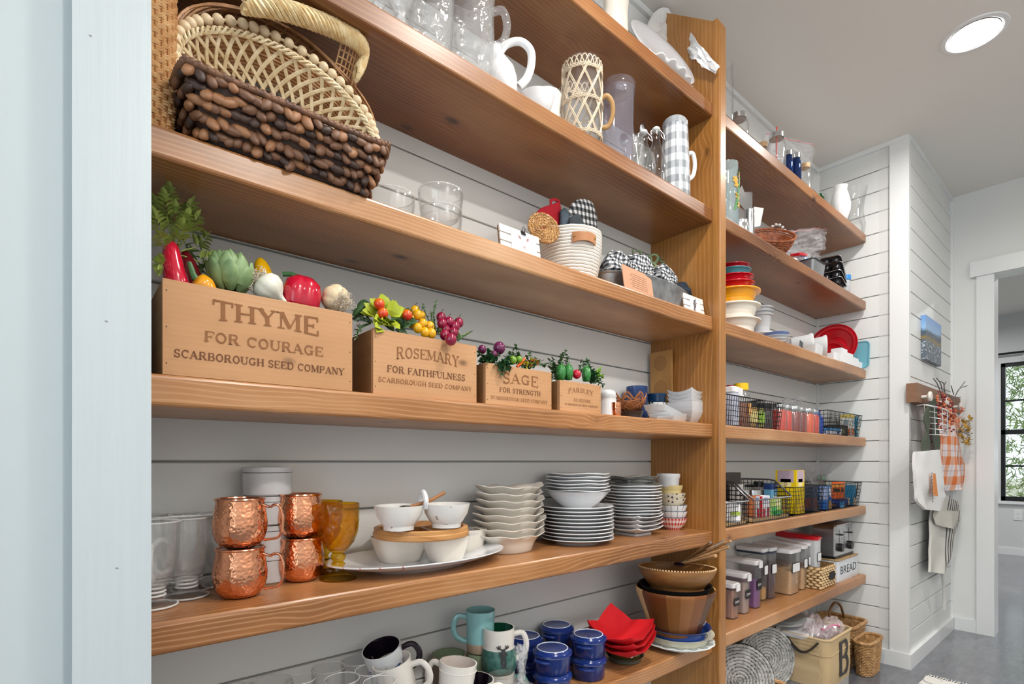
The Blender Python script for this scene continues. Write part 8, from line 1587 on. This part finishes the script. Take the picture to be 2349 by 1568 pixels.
CV.col(CV.mix(CV.math('GREATER_THAN', zz, .44), rk, up_)); CV.set(Roughness=.5)
cp = thing('canvas_picture', 'small canvas print of blue sky, trees and rocky stream on the wall', 'picture', (cvx0, YW, cz0)); obj('canvas', MB().box(0, -.022, 0, cvx1-cvx0, -.001, cz1-cz0), CV.m, cp, smooth=0)
hb0, hb1 = XY(2104, YW-.045), XY(2205, YW-.045); hz0, hz1 = ZY(2104, 921, YW-.045), ZY(2104, 877, YW-.045)
hk = thing('hook_board', 'brown wooden peg board with carved white knobs on the shiplap wall', 'hook rail', (hb0, YW, hz0)); obj('board', MB().box(0, -.045, 0, hb1-hb0, -.001, hz1-hz0), WALNUTISH, hk, smooth=0)
for k, u in enumerate((2129, 2168, 2200)): x = XY(u, YW-.07)-hb0; obj('knob', MB().lathe([(.007, 0), (.007, .022), (.021, .028), (.024, .034), (.022, .040), (.012, .0425), (.001, .041)], 24, TR(x=x, y=-.044, z=.030, rx=pi/2), rf=lambda a, z, r: 1+.05*abs(sin(4*a))*(z > .025)), mat('carved_white', 'E4E0DA', .6), hk, smooth=50)
def drape(name, label, cat, left, right, Y, mt, thick=.006, rip=.006, seed=1, nu=14, nv=20, parent=None, bulge=0):
    """hanging cloth between two edge polylines given in photograph pixels on plane Y"""
    Lp = smooth_path([pnt(u, v, Y) for u, v in left], 6); Rp = smooth_path([pnt(u, v, Y) for u, v in right], 6); c = Vector(Lp[0]).lerp(Vector(Rp[0]), .5)
    def f(a, b, o=0):
        l = Vector(Lp[int(b*(len(Lp)-1)+.5)]); r = Vector(Rp[int(b*(len(Rp)-1)+.5)]); p = l.lerp(r, a)-c; p.y += o+rip*(sin(a*9+seed+b*2)*(.3+b)+.8*noise.noise(Vector((a*4, b*4, seed))))-bulge*sin(pi*a)*sin(pi*min(1, b*1.1)); return p
    m = MB(); m.grid(lambda a, b: tuple(f(a, b)), nu, nv); m.grid(lambda a, b: tuple(f(1-a, b, thick)), nu, nv); n1 = (nu+1)*(nv+1); N = nu+1
    e1 = [i for i in range(N)]+[j*N+nu for j in range(1, nv+1)]+[nv*N+i for i in range(nu-1, -1, -1)]+[j*N for j in range(nv-1, 0, -1)]; oth = lambda i: n1+(i//N)*N+(nu-i % N)
    for k in range(len(e1)): a, b = e1[k], e1[(k+1) % len(e1)]; m.f.append((b, oth(b), oth(a), a)); m.m.append(0)
    if parent is not None: 
        o = obj(name, m, mt, parent, tuple(c-Vector(parent.location)), smooth=60); return o
    t = thing(name, label, cat, tuple(c)); obj('fabric', m, mt, t, smooth=60); return t
COT = mat('white_cotton', 'E2E2E2', .85, bump=(250, .2, .001)); OLV = mat('olive_webbing', '4A5344', .85); YH = YW-.062
tote = drape('tote_bag', 'white cotton tote bag with olive green straps and orange print hanging from the left knob', 'bag', [(2102, 1036), (2100, 1080), (2101, 1120), (2102, 1150), (2118, 1168)], [(2156, 1031), (2162, 1080), (2168, 1120), (2172, 1142), (2164, 1172)], YH-.02, COT, .012, .008, 3, bulge=.01)
drape('strap', '', '', [(2137, 915), (2120, 955), (2127, 990), (2116, 1015), (2116, 1042)], [(2141, 915), (2136, 955), (2130, 990), (2133, 1015), (2131, 1042)], YH-.012, OLV, .003, .002, 1, 3, 16, tote); drape('strap', '', '', [(2137, 915), (2140, 950), (2140, 985), (2141, 1010), (2146, 1034)], [(2146, 915), (2150, 950), (2154, 985), (2157, 1010), (2156, 1034)], YH-.012, OLV, .003, .002, 2, 3, 16, tote)
c_ = Vector(tote.location); PRN = mat('dark_tote_print', '6A5A50', .8); m = MB()
for k, q in enumerate((1088, 1103, 1118, 1133, 1146)): m = MB(); p = Vector(pnt(2138+k*.4, q, YH-.040))-c_; m.box(p.x-.006, p.y, p.z-.011, p.x+.012, p.y+.0008, p.z-.007).box(p.x-.006, p.y, p.z-.011, p.x-.002, p.y+.0008, p.z+.009).box(p.x-.006, p.y, p.z+.006, p.x+.012, p.y+.0008, p.z+.009); obj('printed_letter', m, PRN, tote, smooth=0)
drape('orange_print', '', '', [(2141, 1085), (2140, 1110), (2141, 1135)], [(2146, 1085), (2149, 1110), (2152, 1138)], YH-.042, mat('orange_print', 'D98A4A', .8), .0008, 0, 1, 3, 8, tote)
PLD = NT('orange_plaid'); sp_2 = PLD.n('SeparateXYZ'); PLD.L(PLD.tc.outputs['Object'], sp_2.inputs[0]); fx = PLD.math('FRACT', PLD.math('MULTIPLY', sp_2.outputs[0], 9)); fz = PLD.math('FRACT', PLD.math('MULTIPLY', sp_2.outputs[2], 9)); A_ = PLD.math('LESS_THAN', fx, .42); B_ = PLD.math('LESS_THAN', fz, .42); l1 = PLD.math('MAXIMUM', PLD.math('LESS_THAN', PLD.math('ABSOLUTE', PLD.math('SUBTRACT', fx, .7)), .025), PLD.math('LESS_THAN', PLD.math('ABSOLUTE', PLD.math('SUBTRACT', fz, .7)), .025))
PLD.col(PLD.mix(PLD.math('MULTIPLY', l1, .5), PLD.ramp(PLD.math('MULTIPLY', PLD.math('ADD', A_, B_), .5), [(0, 'E9E2E6'), (.34, 'E9AF92'), (.7, 'E47A3C')], 'CONSTANT'), 'B98C8C')); PLD.set(Roughness=.9)
drape('plaid_towel', 'orange and white plaid cloth hanging beside the tote bag', 'towel', [(2168, 925), (2158, 990), (2158, 1050), (2166, 1100), (2176, 1128)], [(2182, 925), (2200, 990), (2212, 1050), (2226, 1105), (2222, 1112)], YH-.01, PLD.m, .02, .014, 5); drape('plaid_apron', 'rear flap of orange plaid cloth with a pale hem behind the front one', 'towel', [(2185, 935), (2200, 1000), (2212, 1050), (2220, 1118)], [(2192, 935), (2216, 1010), (2228, 1060), (2237, 1108)], YH+.02, PLD.m, .006, .008, 7)
STR = NT('striped_apron'); ss = STR.n('SeparateXYZ'); STR.L(STR.tc.outputs['Object'], ss.inputs[0]); gx = STR.math('ADD', ss.outputs[0], STR.math('MULTIPLY', ss.outputs[2], -.42)); on_ = STR.math('MULTIPLY', STR.math('GREATER_THAN', gx, .04), STR.math('LESS_THAN', STR.math('FRACT', STR.math('MULTIPLY', gx, 21)), .45)); STR.col(STR.mix(on_, 'D9D7D0', '55554F')); STR.set(Roughness=.9)
ap = drape('striped_apron', 'off white apron with dark grey stripes hanging lowest on the wall', 'apron', [(2150, 1120), (2141, 1160), (2134, 1210), (2130, 1260), (2127, 1311)], [(2196, 1150), (2202, 1190), (2190, 1230), (2184, 1280), (2172, 1316)], YH+.02, STR.m, .010, .010, 9); drape('apron_pocket', '', '', [(2145, 1168), (2143, 1185), (2147, 1203)], [(2200, 1172), (2196, 1190), (2188, 1213)], YH+.004, mat('apron_cloth', 'CFCCC2', .9), .004, .003, 2, 6, 6, ap)
obj('tie', MB().tube([tuple(Vector(pnt(u, v, YH+.02))-Vector(ap.location)) for u, v in ((2161, 1314), (2164, 1340), (2166, 1370), (2165, 1398))], .007, 6, flat=.4), mat('tie_cloth', 'C9C8C4', .9), ap)
WWR = mat('white_wire', 'DADCDD', .4, metal=.3); c_ = Vector(pnt(2165, 905, YH-.01)); wq = thing('wall_wire_basket', 'small white wire wall basket filled with red berries and twigs', 'basket', tuple(c_)); m = MB()
Lw = [(2150, 926), (2152, 960), (2154, 995)]; Rw = [(2194, 956), (2192, 975), (2190, 1002)]
def bl(a, b): 
    l = Vector(pnt(*[Lw[0][i]+(Lw[2][i]-Lw[0][i])*b for i in (0, 1)], YH-.05)); r = Vector(pnt(*[Rw[0][i]+(Rw[2][i]-Rw[0][i])*b for i in (0, 1)], YH-.05)); p = l.lerp(r, a)-c_; p.y += .05*(1-sin(pi*a)); return tuple(p)
for k in range(7): m.tube([bl(k/6, b/4) for b in range(5)], .0018, 4)
for k in range(6): m.tube([bl(a/12, k/5) for a in range(13)], .0018, 4)
m.tube([tuple(Vector(bl(0, 0))+Vector((0, .03, .0))), tuple(Vector(bl(0, 0))), tuple(Vector(bl(.0, 0)))], .0018, 4); obj('wires', m, WWR, wq, smooth=0); obj('rim', MB().tube([bl(a/12, 0) for a in range(13)], .004, 6), WWR, wq)
R = random.Random(12); rb = thing('berry_bunch', 'bunch of dark red berries, orange leaves and curly twigs in the wire basket', 'decoration', tuple(c_)); m, m2, m3 = MB(), MB(), MB()
for k in range(110): u, v = R.uniform(2150, 2188), R.uniform(892, 990); p = Vector(pnt(u, max(v, 892+(u-2150)*.9), YH-.03+R.uniform(-.02, .03)))-c_; (m if k % 3 else m2).ball(tuple(p), R.uniform(.004, .008), 6, 4)
for pl_3 in (((2160, 905), (2150, 880), (2141, 868)), ((2162, 900), (2158, 880), (2148, 867)), ((2165, 900), (2165, 880), (2156, 874)), ((2168, 900), (2166, 884), (2170, 876)), ((2190, 910), (2202, 890), (2214, 875)), ((2190, 912), (2200, 892), (2219, 884)), ((2188, 905), (2184, 892), (2182, 884)), ((2186, 912), (2194, 911), (2203, 911))): m3.tube(smooth_path([tuple(Vector(pnt(u, v, YH-.03))-c_) for u, v in pl_3], 4), .0022, 5)
for k in range(26): leaf(m2, Vector(pnt(R.uniform(2160, 2205), R.uniform(930, 965), YH-.04))-c_, (R.gauss(0, 1), -.5, R.gauss(0, .8)), .03, .014)
obj('berries', m, mat('dried_red_berry', '7A2A2C', .5), rb)['kind'] = 'stuff'; obj('orange_leaves', m2, mat('dried_orange', 'D0724A', .6), rb)['kind'] = 'stuff'; obj('twigs', m3, mat('grey_twig', '5A5252', .7), rb)
c_ = Vector(pnt(2200, 990, YH-.02)); df = thing('dried_flowers', 'bunch of dried mustard yellow flowers sticking out to the right of the wire basket', 'decoration', tuple(c_)); m, m2 = MB(), MB()
for u, v in ((2210, 968), (2222, 962), (2218, 985), (2232, 975), (2240, 988), (2252, 985), (2228, 1000), (2212, 1010), (2250, 1005), (2205, 990), (2236, 965), (2220, 1012), (2246, 996)):
    q = Vector(pnt(u, v, YH-.03))-c_; m2.tube([(-.02, 0, 0), tuple(q*.6+Vector((0, 0, .005))), tuple(q)], .0016, 4)
    for k in range(9): leaf(m, q+Vector((R.uniform(-.01, .01), R.uniform(-.01, .01), R.uniform(-.01, .01))), (R.gauss(.3, 1), R.gauss(-.3, .6), R.gauss(0, 1)), .026, .015)
obj('petals', m, mat('mustard_petal', 'B9923C', .7, var=.3, vscale=20), df, smooth=0)['kind'] = 'stuff'; obj('stems', m2, mat('grey_twig', '5A5252'), df)
